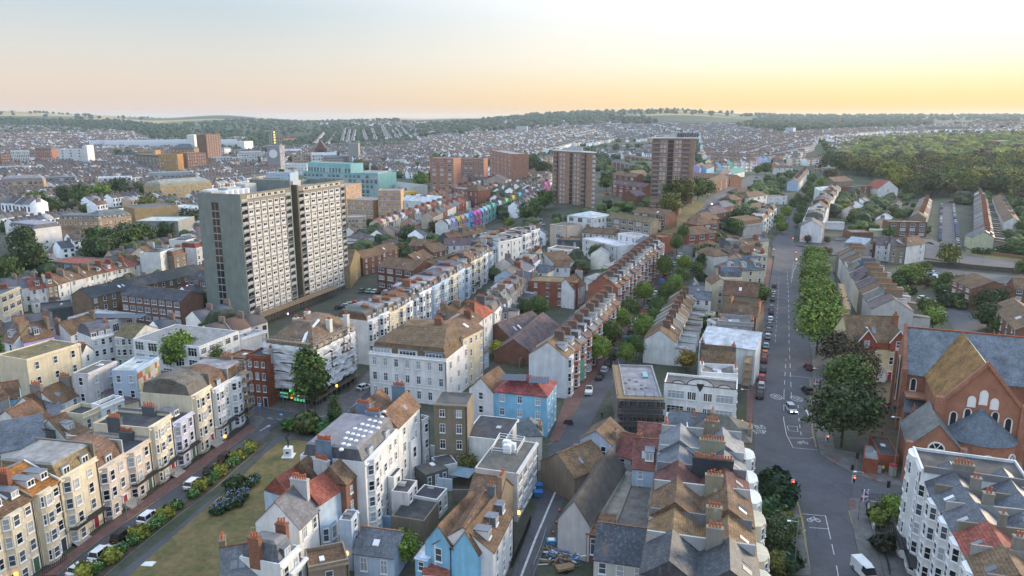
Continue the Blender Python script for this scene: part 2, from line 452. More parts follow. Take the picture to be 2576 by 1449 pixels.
def win_mesh(w,h,style,glass=None):
 """window frame standing proud of the wall; x along wall, outside is -y, origin at bottom centre; glass set back inside frame"""
 def mk():
  b=MB();t=0.085;d=0.10
  b.box(-w/2,-d,0,-w/2+t,0,h,0);b.box(w/2-t,-d,0,w/2,0,h,0)
  b.box(-w/2+t,-d,h-t,w/2-t,0,h,0);b.box(-w/2+t,-d,0,w/2-t,0,t,0)
  b.box(-w/2-.08,-d-.10,-.12,w/2+.08,0,-.002,0)
  if style=='s':b.box(-w/2+t,-d+.02,h*.48,w/2-t,0,h*.48+.08,0)
  if style=='c':b.box(-.04,-d+.01,t,.04,0,h-t,0)
  if style=='x':
   b.box(-.04,-d+.01,t,.04,0,h-t,0);b.box(-w/2+t,-d+.02,h*.62,w/2-t,0,h*.62+.07,0)
  if style=='w':
   n=max(3,int(w/0.8))
   for k in range(1,n):b.box(-w/2+w*k/n-.04,-d+.01,t,-w/2+w*k/n+.04,0,h-t,0)
   b.box(-w/2+t,-d+.02,h*.66,w/2-t,0,h*.66+.06,0)
  if glass:b.quad((-w/2+t,-.03,t),(w/2-t,-.03,t),(w/2-t,-.03,h-t),(-w/2+t,-.03,h-t),1)
  return b.mesh('window',['white_frame']+([glass]if glass else[]))
 return cached(('win',round(w,1),round(h,1),style,glass),mk)
def pane_mesh(w,h,glass):
 def mk():
  b=MB();t=0.085
  b.quad((-w/2+t,-.03,t),(w/2-t,-.03,t),(w/2-t,-.03,h-t),(-w/2+t,-.03,h-t),0)
  return b.mesh('pane',[glass])
 return cached(('pane',round(w,1),round(h,1),glass),mk)
def window(root,x,y,z,w,h,rz=0.0,style='s',lod=1,glass=None):
 g=glass or random.choice(GLASS)
 w=round(w,1);h=round(h,1)
 if lod==0:
  o=ob('window',win_mesh(w,h,style),root,(x,y,z),rz)
  ob('pane',pane_mesh(w,h,g),o)
 else:o=ob('window',win_mesh(w,h,style,g),root,(x,y,z),rz)
 return o
def chimney(root,x,y,z,lx,ly,h,npot,col,lod,mat='brick',buff=False,potz=None):
 b=MB()
 b.box(-lx/2,-ly/2,-2.5,lx/2,ly/2,h-.25);b.box(-lx/2-.07,-ly/2-.07,h-.25,lx/2+.07,ly/2+.07,h)
 c=ob('chimney',b.mesh('chimney',[mat]),root,(x,y,z),col=jit(col))
 al=ly>lx
 L=(ly if al else lx)-.35
 pm='buff_clay' if buff else 'terracotta'
 if lod==0:
  for k in range(npot):
   t=(k+.5)/npot-.5;hh=random.choice((.55,.7,.7,.9))
   def mk(hh=hh):
    q=MB();q.cyl(0,0,0,hh,.15,.12,8);q.cyl(0,0,hh-.1,hh,.16,.16,8)
    return q.mesh('chimney_pot',[pm])
   ob('chimney_pot',cached(('pot',hh,pm),mk),c,(0 if al else t*L,t*L if al else 0,h))
 elif lod==1:
  q=MB()
  for k in range(npot):
   t=(k+.5)/npot-.5
   q.cyl(0 if al else t*L,t*L if al else 0,h,h+random.choice((.45,.6,.75)),.12,.09,6)
  ob('chimney_pots',q.mesh('chimney_pots',[pm]),c)
 if lod==0 and random.random()<.5:
  q=MB();hh=random.uniform(1.6,2.6);q.tube((.3,0,0),(.3,0,h+hh),.025,4);q.tube((-.3,.1,h+hh-.1),(.9,-.1,h+hh-.1),.02,4)
  for k in range(5):q.tube((-.2+k*.22,-.3,h+hh-.1),(-.2+k*.22,.3,h+hh-.1),.015,3)
  ob('aerial',q.mesh('aerial',['galvanised']),c)
 return c
def house(A,B,D,H,z0=0.0,roof='g',wall='W',rc='t',fl=3,nc=2,lod=1,bay=None,dorm=0,chim=1,pots=6,side='',sidecols=2,name='terraced_house',label='',cat='house',group=None,door=True,rh=None,wcol=None,rcol=None,cornice=True,balc=False,ext=None,win='s',back=False,wf=(.36,.55),depth_rot=None,noblank=False,chcol=None,parapet=None,gwin=True,dw=1.5,bowk=1.0,chl=2.8,topt=None,dfr=False):
 dx,dy=B[0]-A[0],B[1]-A[1]
 Wd=sqrt(dx*dx+dy*dy);rz=atan2(dy,dx)
 wc,wn_,wm=WALL[wall];wc=wcol or jit(wc,.06)
 rcl,rn_,rm=ROOF[rc];rcl=rcol or jit(rcl,.16)
 root=ob(name,None,None,(A[0],A[1],z0),rz,label=label,cat=cat,group=group)
 root.empty_display_size=.5
 base=-14.0 if z0>1 or A[1]>240 else -.05
 b=MB()
 if roof in 'gb':rhh=rh if rh is not None else min(3.6,D*.33)
 elif roof=='x':rhh=rh if rh is not None else min(3.6,Wd*.42)
 else:rhh=rh if rh is not None else 2.6
 pz=parapet if parapet is not None else{'f':.45,'m':.5,'M':.5,'v':.9}.get(roof,0)
 b.box(0,0,base,Wd,D,H-(.0 if roof in 'gxhs' else.3),0,'b')
 if roof in 'fmMv' and pz>0:
  t=.22;zt=H+pz;zl=H-.3
  b.box(0,0,zl,Wd,t,zt);b.box(0,D-t,zl,Wd,D,zt)
  b.box(0,t,zl,t,D-t,zt);b.box(Wd-t,t,zl,Wd,D-t,zt)
 if roof=='g':
  for x in(0.02,Wd-.02):b.tri((x,0,H),(x,D,H),(x,D/2,H+rhh))
 if roof=='x':
  for y in(0.0,D):b.tri((0,y,H),(Wd,y,H),(Wd/2,y,H+rhh))
 if roof=='s':
  for x in(0.02,Wd-.02):b.tri((x,0,H),(x,D,H),(x,D,H+rhh))
  b.quad((0,D,H),(Wd,D,H),(Wd,D,H+rhh),(0,D,H+rhh))
 ob('wall',b.mesh('wall',[wm]),root,col=wc)
 r=MB();o=.22;th=.14
 if roof=='g':
  ex=.12
  r.slab((-ex,-o,H-o*2*rhh/D),(Wd+ex,-o,H-o*2*rhh/D),(Wd+ex,D/2,H+rhh+.1),(-ex,D/2,H+rhh+.1),th)
  r.slab((-ex,D/2,H+rhh+.1),(Wd+ex,D/2,H+rhh+.1),(Wd+ex,D+o,H-o*2*rhh/D),(-ex,D+o,H-o*2*rhh/D),th)
 elif roof=='x':
  r.slab((-o,-.15,H-o*2*rhh/Wd),(Wd/2,-.15,H+rhh+.1),(Wd/2,D+.1,H+rhh+.1),(-o,D+.1,H-o*2*rhh/Wd),th)
  r.slab((Wd/2,-.15,H+rhh+.1),(Wd+o,-.15,H-o*2*rhh/Wd),(Wd+o,D+.1,H-o*2*rhh/Wd),(Wd/2,D+.1,H+rhh+.1),th)
 elif roof=='s':
  r.slab((-.12,-o,H-.05),(Wd+.12,-o,H-.05),(Wd+.12,D+.1,H+rhh+.1),(-.12,D+.1,H+rhh+.1),th)
 elif roof=='h':
  i=min(Wd,D)/2;zt=H+rhh
  if Wd>=D:r1,r2=(i,D/2,zt),(Wd-i,D/2,zt)
  else:r1,r2=(Wd/2,i,zt),(Wd/2,D-i,zt)
  e=[(-o,-o,H),(Wd+o,-o,H),(Wd+o,D+o,H),(-o,D+o,H)]
  if Wd>=D:
   r.quad(e[0],e[1],r2,r1);r.tri(e[1],e[2],r2);r.quad(e[2],e[3],r1,r2);r.tri(e[3],e[0],r1)
  else:
   r.tri(e[0],e[1],r1);r.quad(e[1],e[2],r2,r1);r.tri(e[2],e[3],r2);r.quad(e[3],e[0],r1,r2)
  r.box(-o,-o,H-.2,Wd+o,D+o,H-.002)
 elif roof in 'mM':
  i0,i1=.35,1.15;zt=H+rhh-.1;zb=H-.15
  xa=i0 if roof=='M' else.22;xb=i1 if roof=='M' else.22
  p=[(xa,i0,zb),(Wd-xa,i0,zb),(Wd-xa,D-i0,zb),(xa,D-i0,zb),(xb,i1,zt),(Wd-xb,i1,zt),(Wd-xb,D-i1,zt),(xb,D-i1,zt)]
  r.add(p,[(0,1,5,4),(1,2,6,5),(2,3,7,6),(3,0,4,7)])
 elif roof=='f':r.box(.22,.22,H-.3,Wd-.22,D-.22,H+.02)
 elif roof=='v':
  z1=H+.75;z2=H-.9+.25
  r.quad((.22,.22,z1),(Wd/2,.22,z2),(Wd/2,D-.22,z2),(.22,D-.22,z1));r.quad((Wd/2,.22,z2),(Wd-.22,.22,z1),(Wd-.22,D-.22,z1),(Wd/2,D-.22,z2))
 elif roof=='b':
  q=D/4
  for k in(0,1):
   y0=k*D/2
   r.slab((-.05,y0-(.2 if k==0 else 0),H),(Wd+.05,y0-(.2 if k==0 else 0),H),(Wd+.05,y0+q,H+rhh),(-.05,y0+q,H+rhh),th)
   r.slab((-.05,y0+q,H+rhh),(Wd+.05,y0+q,H+rhh),(Wd+.05,y0+2*q,H),(-.05,y0+2*q,H),th)
   for x in(0,Wd):r.tri((x,y0,H-.05),(x,y0+2*q,H-.05),(x,y0+q,H+rhh-.05))
 rm2=rm
 ro=ob('roof',r.mesh('roof',[rm2]),root,col=rcl)
 if roof in 'mM':
  t=MB();e=.02
  t.hexa([(xb-e,i1-e,zt),(Wd-xb+e,i1-e,zt),(Wd-xb+e,D-i1+e,zt),(xb-e,D-i1+e,zt),(xb+.3,i1+.6,zt+.35),(Wd-xb-.3,i1+.6,zt+.35),(Wd-xb-.3,D-i1-.6,zt+.35),(xb+.3,D-i1-.6,zt+.35)])
  if topt is None:topt=random.random()<.35
  if topt:
   hh=2.2 if roof=='M' else 1.2
   t=MB();t.hexa([(xb-e,i1-e,zt),(Wd-xb+e,i1-e,zt),(Wd-xb+e,D-i1+e,zt),(xb-e,D-i1+e,zt),(xb+(3 if roof=='M' else.02),D*.4,zt+hh),(Wd-xb-(3 if roof=='M' else.02),D*.4,zt+hh),(Wd-xb-(3 if roof=='M' else.02),D*.6,zt+hh),(xb+(3 if roof=='M' else.02),D*.6,zt+hh)])
  ob('roof_top',t.mesh('roof_top',['roof_tile' if topt else 'roof_felt']),root,col=rcl if topt else jit(ROOF['f'][0]if random.random()<.6 else ROOF['l'][0],.3))
 if roof in 'g' and lod<=1:
  t=MB();t.box(-.12,D/2-.12,H+rhh+.06,Wd+.12,D/2+.12,H+rhh+.2);ob('ridge',t.mesh('ridge',['roof_tile']),root,col=jit((.22,.12,.07),.3))
 if cornice and lod<=1 and roof in 'fmMv':
  t=MB();t.box(-.02,-.28,H-.15,Wd+.02,-.003,H+.12)
  tc_=tuple(min(.8,c*1.08)for c in wc);ob('cornice',t.mesh('cornice',['stucco']),root,col=tc_)
  if fl>=3:t=MB();t.box(-.02,-.10,H*(1/fl)+.1,Wd+.02,-.003,H/fl+.3);ob('string_course',t.mesh('string_course',['stucco']),root,col=tc_)
  t=MB();t.box(-.03,-.06,H+pz-.003,Wd+.03,.28,H+pz+.09);ob('coping',t.mesh('coping',['stucco']),root,col=tc_)
 fh=H/fl
 bx=None
 if bay:
  bw=min(3.6*bowk,Wd*.56*bowk);bx0=Wd*.06;bx1=bx0+bw;dp=(.95 if bay=='bow' else.85)*bowk**2
  k0=0;z1=H-(fh if bay=='c' else 0)*.0-(.0 if bay=='bow' else.1)
  if bay=='c2':z1=fh*2
  n=6 if bay=='bow' else 3
  pts=[]
  for k in range(n+1):
   if bay=='bow':
    a=pi*k/n;pts.append((bx0+bw/2-bw/2*cos(a),-dp*sin(a)**.8 if 0<k<n else 0.0))
   else:pts.append([(bx0,0.0),(bx0+bw*.22,-dp),(bx1-bw*.22,-dp),(bx1,0.0)][k])
  t=MB();t.poly([(p[0],p[1])for p in pts]+[(bx1,.1),(bx0,.1)],base,z1+(pz if roof in 'fmMv' else 0))
  bo=ob('bay',t.mesh('bay',[wm]),root,col=tuple(min(.85,c*1.03)for c in wc))
  for f in range(fl):
   zz=f*fh+fh*.24
   if zz+fh*.6>z1:continue
   if bay=='bow':segs=[(1,2),(2,4),(4,5)]
   else:segs=[(0,1),(1,2),(2,3)]
   for(i,j)in segs:
    p,q=pts[i],pts[j];L=sqrt((q[0]-p[0])**2+(q[1]-p[1])**2)
    if bay=='bow' and(i,j)==(2,4):
     p,q=pts[2],pts[4];ex=abs(pts[3][1]-pts[2][1]);mxx,myy=(p[0]+q[0])/2,pts[3][1]-.005
    else:mxx,myy=(p[0]+q[0])/2,(p[1]+q[1])/2
    window(bo,mxx,myy,zz,min(1.15,L*.82),fh*.60,atan2(q[1]-p[1],q[0]-p[0]),'s',lod)
 cols=[]
 if bay:
  x0=Wd*.06+bw;rem=Wd-x0
  m=max(1,int(rem/2.2));cols=[x0+rem*(k+.5)/m for k in range(m)]
 elif nc:cols=[Wd*(k+.5)/nc for k in range(nc)]
 ww=min(1.15,Wd/max(1,len(cols)+(1 if bay else 0))*.5)if win not in 'w' else min(3.0,Wd/max(1,nc)*.66)
 for f in range(fl):
  if f==0 and not gwin:continue
  hh=fh*wf[1]*(1.0 if f<fl-1 or fl<4 else.8)
  for k,x in enumerate(cols):
   if f==0 and door and k==len(cols)-1:
    t=MB();t.box(-.5,-.08,0,.5,.0,2.3,0);t.box(-.65,-.16,2.31,.65,.0,2.5,1);t.box(-.64,-.14,0,-.502,0,2.3,1);t.box(.502,-.14,0,.64,0,2.3,1)
    ob('door',t.mesh('door',['paint','white_frame']),root,(x,0,.1),col=random.choice([(.03,.04,.06),(.3,.02,.03),(.02,.08,.2),(.6,.6,.6),(.02,.02,.02),(.05,.12,.08)]))
    continue
   if back and random.random()<.12:continue
   window(root,x,0,f*fh+fh*wf[0]*.8,ww*(random.choice((.7,1))if back else 1),hh,0,random.choice('sx')if back else win,lod)
 for s in side:
  xx,rr=(Wd,pi/2)if s=='R' else(0,-pi/2)
  for f in range(fl):
   for k in range(sidecols):
    window(root,xx,D*(k+.5)/sidecols,f*fh+fh*.3,min(1.1,D/sidecols*.5)if win!='w' else min(2.4,D/sidecols*.6),fh*.5,rr,win if win!='s' else 's',lod)
 if lod<=1 and(nc or bay)and random.random()<.75:
  xx=Wd-.25;t=MB();t.tube((xx,-.09,0),(xx,-.09,H-.2),.07,5);t.box(xx-.14,-.2,H-.35,xx+.14,-.02,H-.1)
  ob('drainpipe',t.mesh('drainpipe',['black_paint' if random.random()<.7 else 'white_frame']),root)
 for k in range(dorm):
  x=Wd*(k+.5)/dorm;w2=min(dw,Wd/dorm*.75)
  if dfr:y0,zb2,dd,hh=-.3,H-.1,D*.3,2.2
  elif roof in 'mM':y0,zb2,dd,hh=.45,H+.25,1.2,1.5
  else:
   y0=D*.12;zb2=H+rhh*.24;dd=D*.26;hh=rhh*.5
  t=MB();t.box(-w2/2,0,0,w2/2,dd,hh,0);t.box(-w2/2-.12,-.15,hh+.003,w2/2+.12,dd+.1,hh+.12,1)
  if dfr:
   t=MB();t.add([(-w2/2,0,0),(w2/2,0,0),(0,0,hh)],[(0,1,2)]);t.slab((-w2/2-.2,-.2,-.1),(0,-.2,hh+.1),(0,dd+1,hh+.1),(-w2/2-.2,dd+1,-.1),.1,1);t.slab((0,-.2,hh+.1),(w2/2+.2,-.2,-.1),(w2/2+.2,dd+1,-.1),(0,dd+1,hh+.1),.1,1)
   ob('front_gable',t.mesh('front_gable',['paint','slate']),root,(x,y0,zb2),col=tuple(min(.8,c*1.1+.08)for c in wc));continue
  dm=ob('dormer',t.mesh('dormer',['paint','lead']),root,(x,y0,zb2),col=random.choice([(.6,.6,.6),(.12,.13,.15),(.66,.65,.62)]))
  window(dm,0,0,.2,w2*.85,hh-.35,0,'c' if w2<2 else 'w',1)
 if lod<=1 and roof in 'gmfbv' and random.random()<.6:
  for k in range(random.choice((1,1,2))):
   xx,ww2=Wd*random.uniform(.25,.7),random.uniform(.6,1.0)
   t=MB()
   if roof in 'g':y0,y1=D*.16,D*.28;za,zb3=H+rhh*2*.16+.16,H+rhh*2*.28+.16
   elif roof=='b':y0,y1=D*.06,D*.14;za,zb3=H+rhh*4*.06+.14,H+rhh*4*.14+.14
   else:y0=D*random.uniform(.3,.6);y1=y0+1.2;za=zb3=H+(rhh+.3 if roof=='m' else.2)
   t.hexa([(xx,y0,za-.3),(xx+ww2,y0,za-.3),(xx+ww2,y1,zb3-.3),(xx,y1,zb3-.3),(xx,y0,za),(xx+ww2,y0,za),(xx+ww2,y1,zb3),(xx,y1,zb3)])
   ob('rooflight',t.mesh('rooflight',[random.choice(['glass_pale','glass_mid','lead','white_frame'])]),root)
 zr=H+(rhh if roof in 'gmMb' else.6)
 cc=chcol or random.choice([(.22,.10,.065),(.26,.20,.14),(.45,.45,.44),(.30,.14,.09),(.12,.13,.15),(.25,.23,.2)])
 cm='brick' if cc[0]<.3 and cc[2]<.1 else 'stucco'
 zc=H+(rhh*.55 if roof=='g' else rhh*.6 if roof in 'mMb' else.5)
 if roof=='h':zc=H+.8
 ch=zr-zc+random.uniform(.9,1.4)
 if chim>=1:
  chimney(root,Wd-.35,D*.38,zc,.75,min(chl,pots*.42+.4),ch,pots,cc,lod,cm)
 if chim>=2:chimney(root,.35,D*.62,zc,.75,min(2.8,pots*.42+.4),ch,pots,cc,lod,cm)
 if roof in 'g' and lod<=1 and name=='terraced_house':
  t=MB()
  if roof=='g':
   for(ya,za,yb,zb_)in((-.1,H,D/2,H+rhh),(D/2,H+rhh,D+.1,H)):
    t.hexa([(Wd-.13,ya,za-.2),(Wd+.13,ya,za-.2),(Wd+.13,yb,zb_-.2),(Wd-.13,yb,zb_-.2),(Wd-.13,ya,za+.3),(Wd+.13,ya,za+.3),(Wd+.13,yb,zb_+.3),(Wd-.13,yb,zb_+.3)])
   ob('party_wall',t.mesh('party_wall',['stucco']),root,col=random.choice([(.5,.5,.49),(.25,.2,.15),(.6,.6,.6),(.2,.2,.21)]))
 if roof in 'mvfb' and name=='terraced_house' and lod<=1:
  t=MB();t.box(Wd-.15,.3,H,Wd+.15,D-.3,H+(rhh+.3 if roof=='m' else rhh*.75 if roof=='b' else 1.0))
  ob('party_wall',t.mesh('party_wall',['stucco']),root,col=random.choice([(.33,.32,.3),(.22,.19,.15),(.42,.42,.41),(.2,.2,.21)]))
 if balc:
  t=MB();zz=fh*1.05
  bx1=Wd*.96
  t.box(Wd*.04,-1.5,zz,bx1,-.003,zz+.12,0)
  n=max(6,int(Wd/.35))
  for k in range(n+1):t.box(Wd*.04+(bx1-Wd*.04)*k/n-.02,-1.5,zz+.12,Wd*.04+(bx1-Wd*.04)*k/n+.02,-1.46,zz+1.0,0)
  t.box(Wd*.04,-1.52,zz+1.0,bx1,-1.44,zz+1.06,0)
  ob('balcony',t.mesh('balcony',['dark_metal']),root)
 if ext and lod<=1:
  ew,ed,eh=ext
  t=MB();t.box(.15,-ed,base,ew,-.003,eh,0,'b');ex=ob('rear_wing',t.mesh('rear_wing',[wm]),root,col=jit(wc,.08))
  t=MB();t.hexa([(.05,-ed-.1,eh),(ew+.1,-ed-.1,eh),(ew+.1,0,eh),(.05,0,eh),(.05,-ed-.1,eh+.12),(ew+.1,-ed-.1,eh+.12),(ew+.1,0,eh+.5),(.05,0,eh+.5)])
  ob('wing_roof',t.mesh('wing_roof',['roof_felt']),root,col=jit(ROOF[random.choice('kfl')][0],.2))
  window(ex,ew/2,-ed,eh*.55,.9,min(1.3,eh*.3),0,'x',1)
  window(ex,ew,-ed*.5,eh*.5,.8,1.1,pi/2,'x',1)
 return root
def corners(c,a,b,c3,H,D):
 """world A, B and depth from eave-level picture points"""
 A=WC(c,a[0],a[1],H);B=WC(c,b[0],b[1],H)
 if c3 is not None:
  Cw=WC(c,c3[0],c3[1],H)
  dx,dy=B[0]-A[0],B[1]-A[1];L=sqrt(dx*dx+dy*dy)
  D=abs((Cw[0]-A[0])*-dy/L+(Cw[1]-A[1])*dx/L)
 return A,B,D
FOOT=[]
def foot(A,B,D):
 dx,dy=B[0]-A[0],B[1]-A[1];L=sqrt(dx*dx+dy*dy)+1e-6
 nx,ny=-dy/L,dx/L
 FOOT.append(((A[0]+B[0])/2+nx*D/2,(A[1]+B[1])/2+ny*D/2,dx/L,dy/L,L/2,D/2))
def free(x,y,r):
 for cx,cy,ex,ey,hl,hd in FOOT:
  ax,ay=x-cx,y-cy
  if abs(ax*ex+ay*ey)<hl+r and abs(-ax*ey+ay*ex)<hd+r:return False
 return True
def lodof(y):return 0 if y<190 else 1 if y<520 else 2
def bld(c,a,b,H,D=None,c3=None,**k):
 A,B,D=corners(c,a,b,c3,H,D)
 z0=min(A[2],B[2])
 foot(A,B,D)
 k.setdefault('lod',lodof(A[1]));k.setdefault('name','building');k.setdefault('cat','building')
 return house(A,B,D,H,z0,**k)
def row(c,pts,n,H,D,where,styles,group=None,**k):
 """terrace along the eave polyline pts; styles: function(i) -> dict"""
 Pw=[WC(c,x,y,H)for x,y in pts]
 seg=[sqrt((Pw[i+1][0]-Pw[i][0])**2+(Pw[i+1][1]-Pw[i][1])**2)for i in range(len(Pw)-1)]
 tot=sum(seg)
 def at(t):
  d=t*tot
  for i,s in enumerate(seg):
   if d<=s or i==len(seg)-1:
    f=d/s
    return tuple(Pw[i][j]*(1-f)+Pw[i+1][j]*f for j in range(3))
   d-=s
 out=[]
 for i in range(n):
  A,B=at(i/n),at((i+1)/n)
  kw=dict(k);kw.update(styles(i)if callable(styles)else styles[i%len(styles)])
  Hh=H+kw.pop('dH',0.0);DD=kw.pop('D',D)
  wl_=WALL[kw.get('wall','W')][1];rl_=ROOF[kw.get('rc','t')][1]
  extra=kw.pop('extra','')
  lab=f"{wl_.replace('brown rendered', 'brown')} house, {rl_} roof, {ORD[i]} from near end, {where}"
  foot(A,B,DD)
  out.append(house(A,B,DD,Hh,T(*[(A[q]+B[q])/2 for q in(0,1)]),label=lab,cat='house',group=group or('houses of '+where),lod=k.get('lod',lodof(A[1]))if 'lod' not in kw else kw.pop('lod'),**kw))
 return out
# ------------------------------------------------------------------ ground, roads, pavements
def vnoise(x,y,s,seed=0):
 """smooth value noise on arrays"""
 x=x/s;y=y/s
 xi=np.floor(x).astype(np.int64);yi=np.floor(y).astype(np.int64)
 fx=x-xi;fy=y-yi;fx=fx*fx*(3-2*fx);fy=fy*fy*(3-2*fy)
 def h(a,b):
  n=(a*374761393+b*668265263+seed*982451653)&0x7fffffff
  n=((n^(n>>13))*1274126177)&0x7fffffff
  return((n^(n>>16))&0xffff)/65535.0
 return(h(xi,yi)*(1-fx)+h(xi+1,yi)*fx)*(1-fy)+(h(xi,yi+1)*(1-fx)+h(xi+1,yi+1)*fx)*fy
def fbm(x,y,s,o=4,seed=0):
 t=0;a=1;w=0
 for k in range(o):t=t+a*vnoise(x,y,s/2**k,seed+k);w+=a;a*=.55
 return t/w
def build_ground():
 us=np.linspace(-290,2890,300)
 ys=np.concatenate([np.linspace(30,250,23),np.exp(np.linspace(math.log(256),math.log(14000),260))])
 U,Y=np.meshgrid(us,ys,indexing='ij')
 X=(U-1288)/FPX*(0.975*Y+15.1)
 Z=terrain_np(X,Y)
 far=Y>3500
 Z=Z+np.where(far,(fbm(X,Y,900,4,5)-.5)*10*np.clip((Y-3500)/2000,0,1),0)
 V=np.stack([X,Y,Z],-1).reshape(-1,3)
 nu,ny=U.shape
 i,j=np.meshgrid(np.arange(nu-1),np.arange(ny-1),indexing='ij')
 a=(i*ny+j).ravel()
 F=np.stack([a,a+ny,a+ny+1,a+1],-1)
 c=V[F].mean(1);x,y,z=c[:,0],c[:,1],c[:,2]
 u=1288+FPX*x/(0.975*y+15.1)
 n1=fbm(x,y,260,4,1);n2=fbm(x*.6,y,700,3,2)
 wood=np.array((0.030,0.050,0.022));town=np.array((0.06,0.075,0.045));straw=np.array((0.36,0.26,0.11));grass=np.array((0.09,0.105,0.04))
 col=np.where((n1>.5)[:,None],wood,town)
 hill=(y>3800)&(n2>.52)
 fld=vnoise(x+y*.3,y*.8,420,9)
 fc=np.where((fld>.5)[:,None],straw,grass)*(0.85+.3*n1)[:,None]
 col=np.where(hill[:,None],fc,col)
 col=np.where(((y>3400)&~hill)[:,None],wood*1.1,col)
 mi=(y>620).astype(int)
 me=np_mesh('ground',V,F,['yard','land'],mi,col)
 ob('ground',me,kind='structure')
build_ground()
def resample(P,step):
 out=[P[0]]
 for a,b in zip(P[:-1],P[1:]):
  L=sqrt((b[0]-a[0])**2+(b[1]-a[1])**2);n=max(1,int(L/step))
  for k in range(1,n+1):out.append((a[0]+(b[0]-a[0])*k/n,a[1]+(b[1]-a[1])*k/n))
 return out
def at_frac(P,t):
 seg=[sqrt((P[i+1][0]-P[i][0])**2+(P[i+1][1]-P[i][1])**2)for i in range(len(P)-1)]
 d=t*sum(seg)
 for i,s in enumerate(seg):
  if d<=s or i==len(seg)-1:
   f=d/(s+1e-9);return(P[i][0]+(P[i+1][0]-P[i][0])*f,P[i][1]+(P[i+1][1]-P[i][1])*f)
  d-=s
def strip(name,left,right,z,mat,crop='v',kerb=0.0,n=None,**k):
 Lp=[WC(crop,x,y)[:2]for x,y in left];Rp=[WC(crop,x,y)[:2]for x,y in right]
 ln=sum(sqrt((Lp[i+1][0]-Lp[i][0])**2+(Lp[i+1][1]-Lp[i][1])**2)for i in range(len(Lp)-1))
 n=n or max(2,int(ln/5));m=4
 b=MB()
 if kerb:z=z+kerb
 for i in range(n+1):
  p,q=at_frac(Lp,i/n),at_frac(Rp,i/n)
  for j in range(m+1):
   x=p[0]+(q[0]-p[0])*j/m;y=p[1]+(q[1]-p[1])*j/m
   lift=0 if y<=250 else min(.35,(y-250)*.004)
   b.v.append((x,y,T(x,y)+z+lift))
 for i in range(n):
  for j in range(m):
   a=i*(m+1)+j
   b.f.append((a,a+1,a+m+2,a+m+1));b.m.append(0)
 if kerb:
  for j in(0,m):
   for i in range(n):
    a=b.v[i*(m+1)+j];c=b.v[(i+1)*(m+1)+j]
    b.quad((a[0],a[1],a[2]-kerb),(c[0],c[1],c[2]-kerb),c,a,1)
 return ob(name,b.mesh(name,[mat,'concrete']),kind='structure',**k)
def flat_poly(name,pts,z,mat,crop='v',kerb=0.0,side_mat='concrete',**k):
 P=[WC(crop,x,y)[:2]for x,y in pts]
 b=MB();n=len(P)
 b.v=[(p[0],p[1],z+kerb)for p in P];b.f=[tuple(range(n))];b.m=[0]
 if kerb:
  for i in range(n):
   p,q=P[i],P[(i+1)%n]
   b.quad((p[0],p[1],z),(q[0],q[1],z),(q[0],q[1],z+kerb),(p[0],p[1],z+kerb),1)
 k.setdefault('kind','structure')
 return ob(name,b.mesh(name,[mat,side_mat]),**k)
def mark(pts,w=.12,crop='v',z=.012,mat='line_paint',b=None,dash=None):
 """painted line along ground points"""
 own=b is None
 if own:b=MB()
 P=[WC(crop,x,y)[:2]for x,y in pts]
 R=resample(P,2.0 if dash is None else dash/2)
 for i in range(len(R)-1):
  if dash is not None and(i//2)%2:continue
  p,q=R[i],R[i+1];L=sqrt((q[0]-p[0])**2+(q[1]-p[1])**2)+1e-6
  nx,ny=-(q[1]-p[1])/L*w/2,(q[0]-p[0])/L*w/2
  lift=lambda y:0 if y<=250 else min(.40,(y-250)*.0045)
  vs=[(p[0]-nx,p[1]-ny),(q[0]-nx,q[1]-ny),(q[0]+nx,q[1]+ny),(p[0]+nx,p[1]+ny)]
  b.quad(*[(a,c,T(a,c)+z+lift(c))for a,c in vs])
 return b
strip('road',[(2043,1449),(2005,1262),(1975,1225),(1932,1197),(1905,1190)],[(2169,1449),(2135,1281),(2150,1240),(2140,1215),(2060,1140)],.004,'asphalt')
strip('road',[(1905,1190),(1898,1100),(1893,1020),(1905,900),(1928,760),(1945,665),(1948,640)],[(2062,1142),(2048,1086),(2043,1009),(2040,900),(2026,760),(2015,665),(2010,640)],.008,'asphalt')
flat_poly('road',[(2030,1120),(2062,1140),(2090,1160),(2140,1188),(2220,1213),(2300,1230),(2300,1268),(2180,1262),(2140,1255),(2136,1285),(2005,1262),(1950,1205)],.016,'asphalt')
strip('road',[(1948,640),(1941,612),(1965,577),(2006,507),(2045,463),(2065,440)],[(2010,640),(1997,612),(2000,568),(2018,503),(2050,463),(2069,440)],.012,'asphalt')
strip('road',[(1940,645),(2100,642),(2330,650),(2450,668),(2640,696)],[(1945,612),(2100,606),(2340,614),(2420,633),(2640,662)],.016,'asphalt')
strip('road',[(2361,634),(2364,570),(2370,512)],[(2422,640),(2412,570),(2400,512)],.008,'asphalt')
strip('road',[(2325,690),(2450,706),(2640,726)],[(2325,672),(2450,686),(2640,704)],.008,'asphalt')
strip('road',[(2345,700),(2364,755),(2395,820),(2420,850)],[(2395,700),(2407,758),(2456,798),(2462,842)],.012,'asphalt')
strip('road',[(1288,1449),(1322,1354),(1349,1277),(1370,1220),(1399,1149),(1404,1110),(1437,1051),(1456,1021),(1504,943),(1556,875),(1584,820),(1615,767),(1640,727),(1658,696),(1686,656),(1698,634)],[(1345,1449),(1385,1330),(1399,1300),(1426,1239),(1441,1178),(1462,1130),(1487,1065),(1519,1000),(1560,943),(1590,891),(1610,850),(1632,804),(1657,758),(1678,721),(1710,690),(1762,634)],.008,'asphalt')
flat_poly('road',[(1375,1160),(1385,1118),(1440,1090),(1540,1090),(1540,1130),(1470,1135),(1400,1160)],.012,'asphalt')
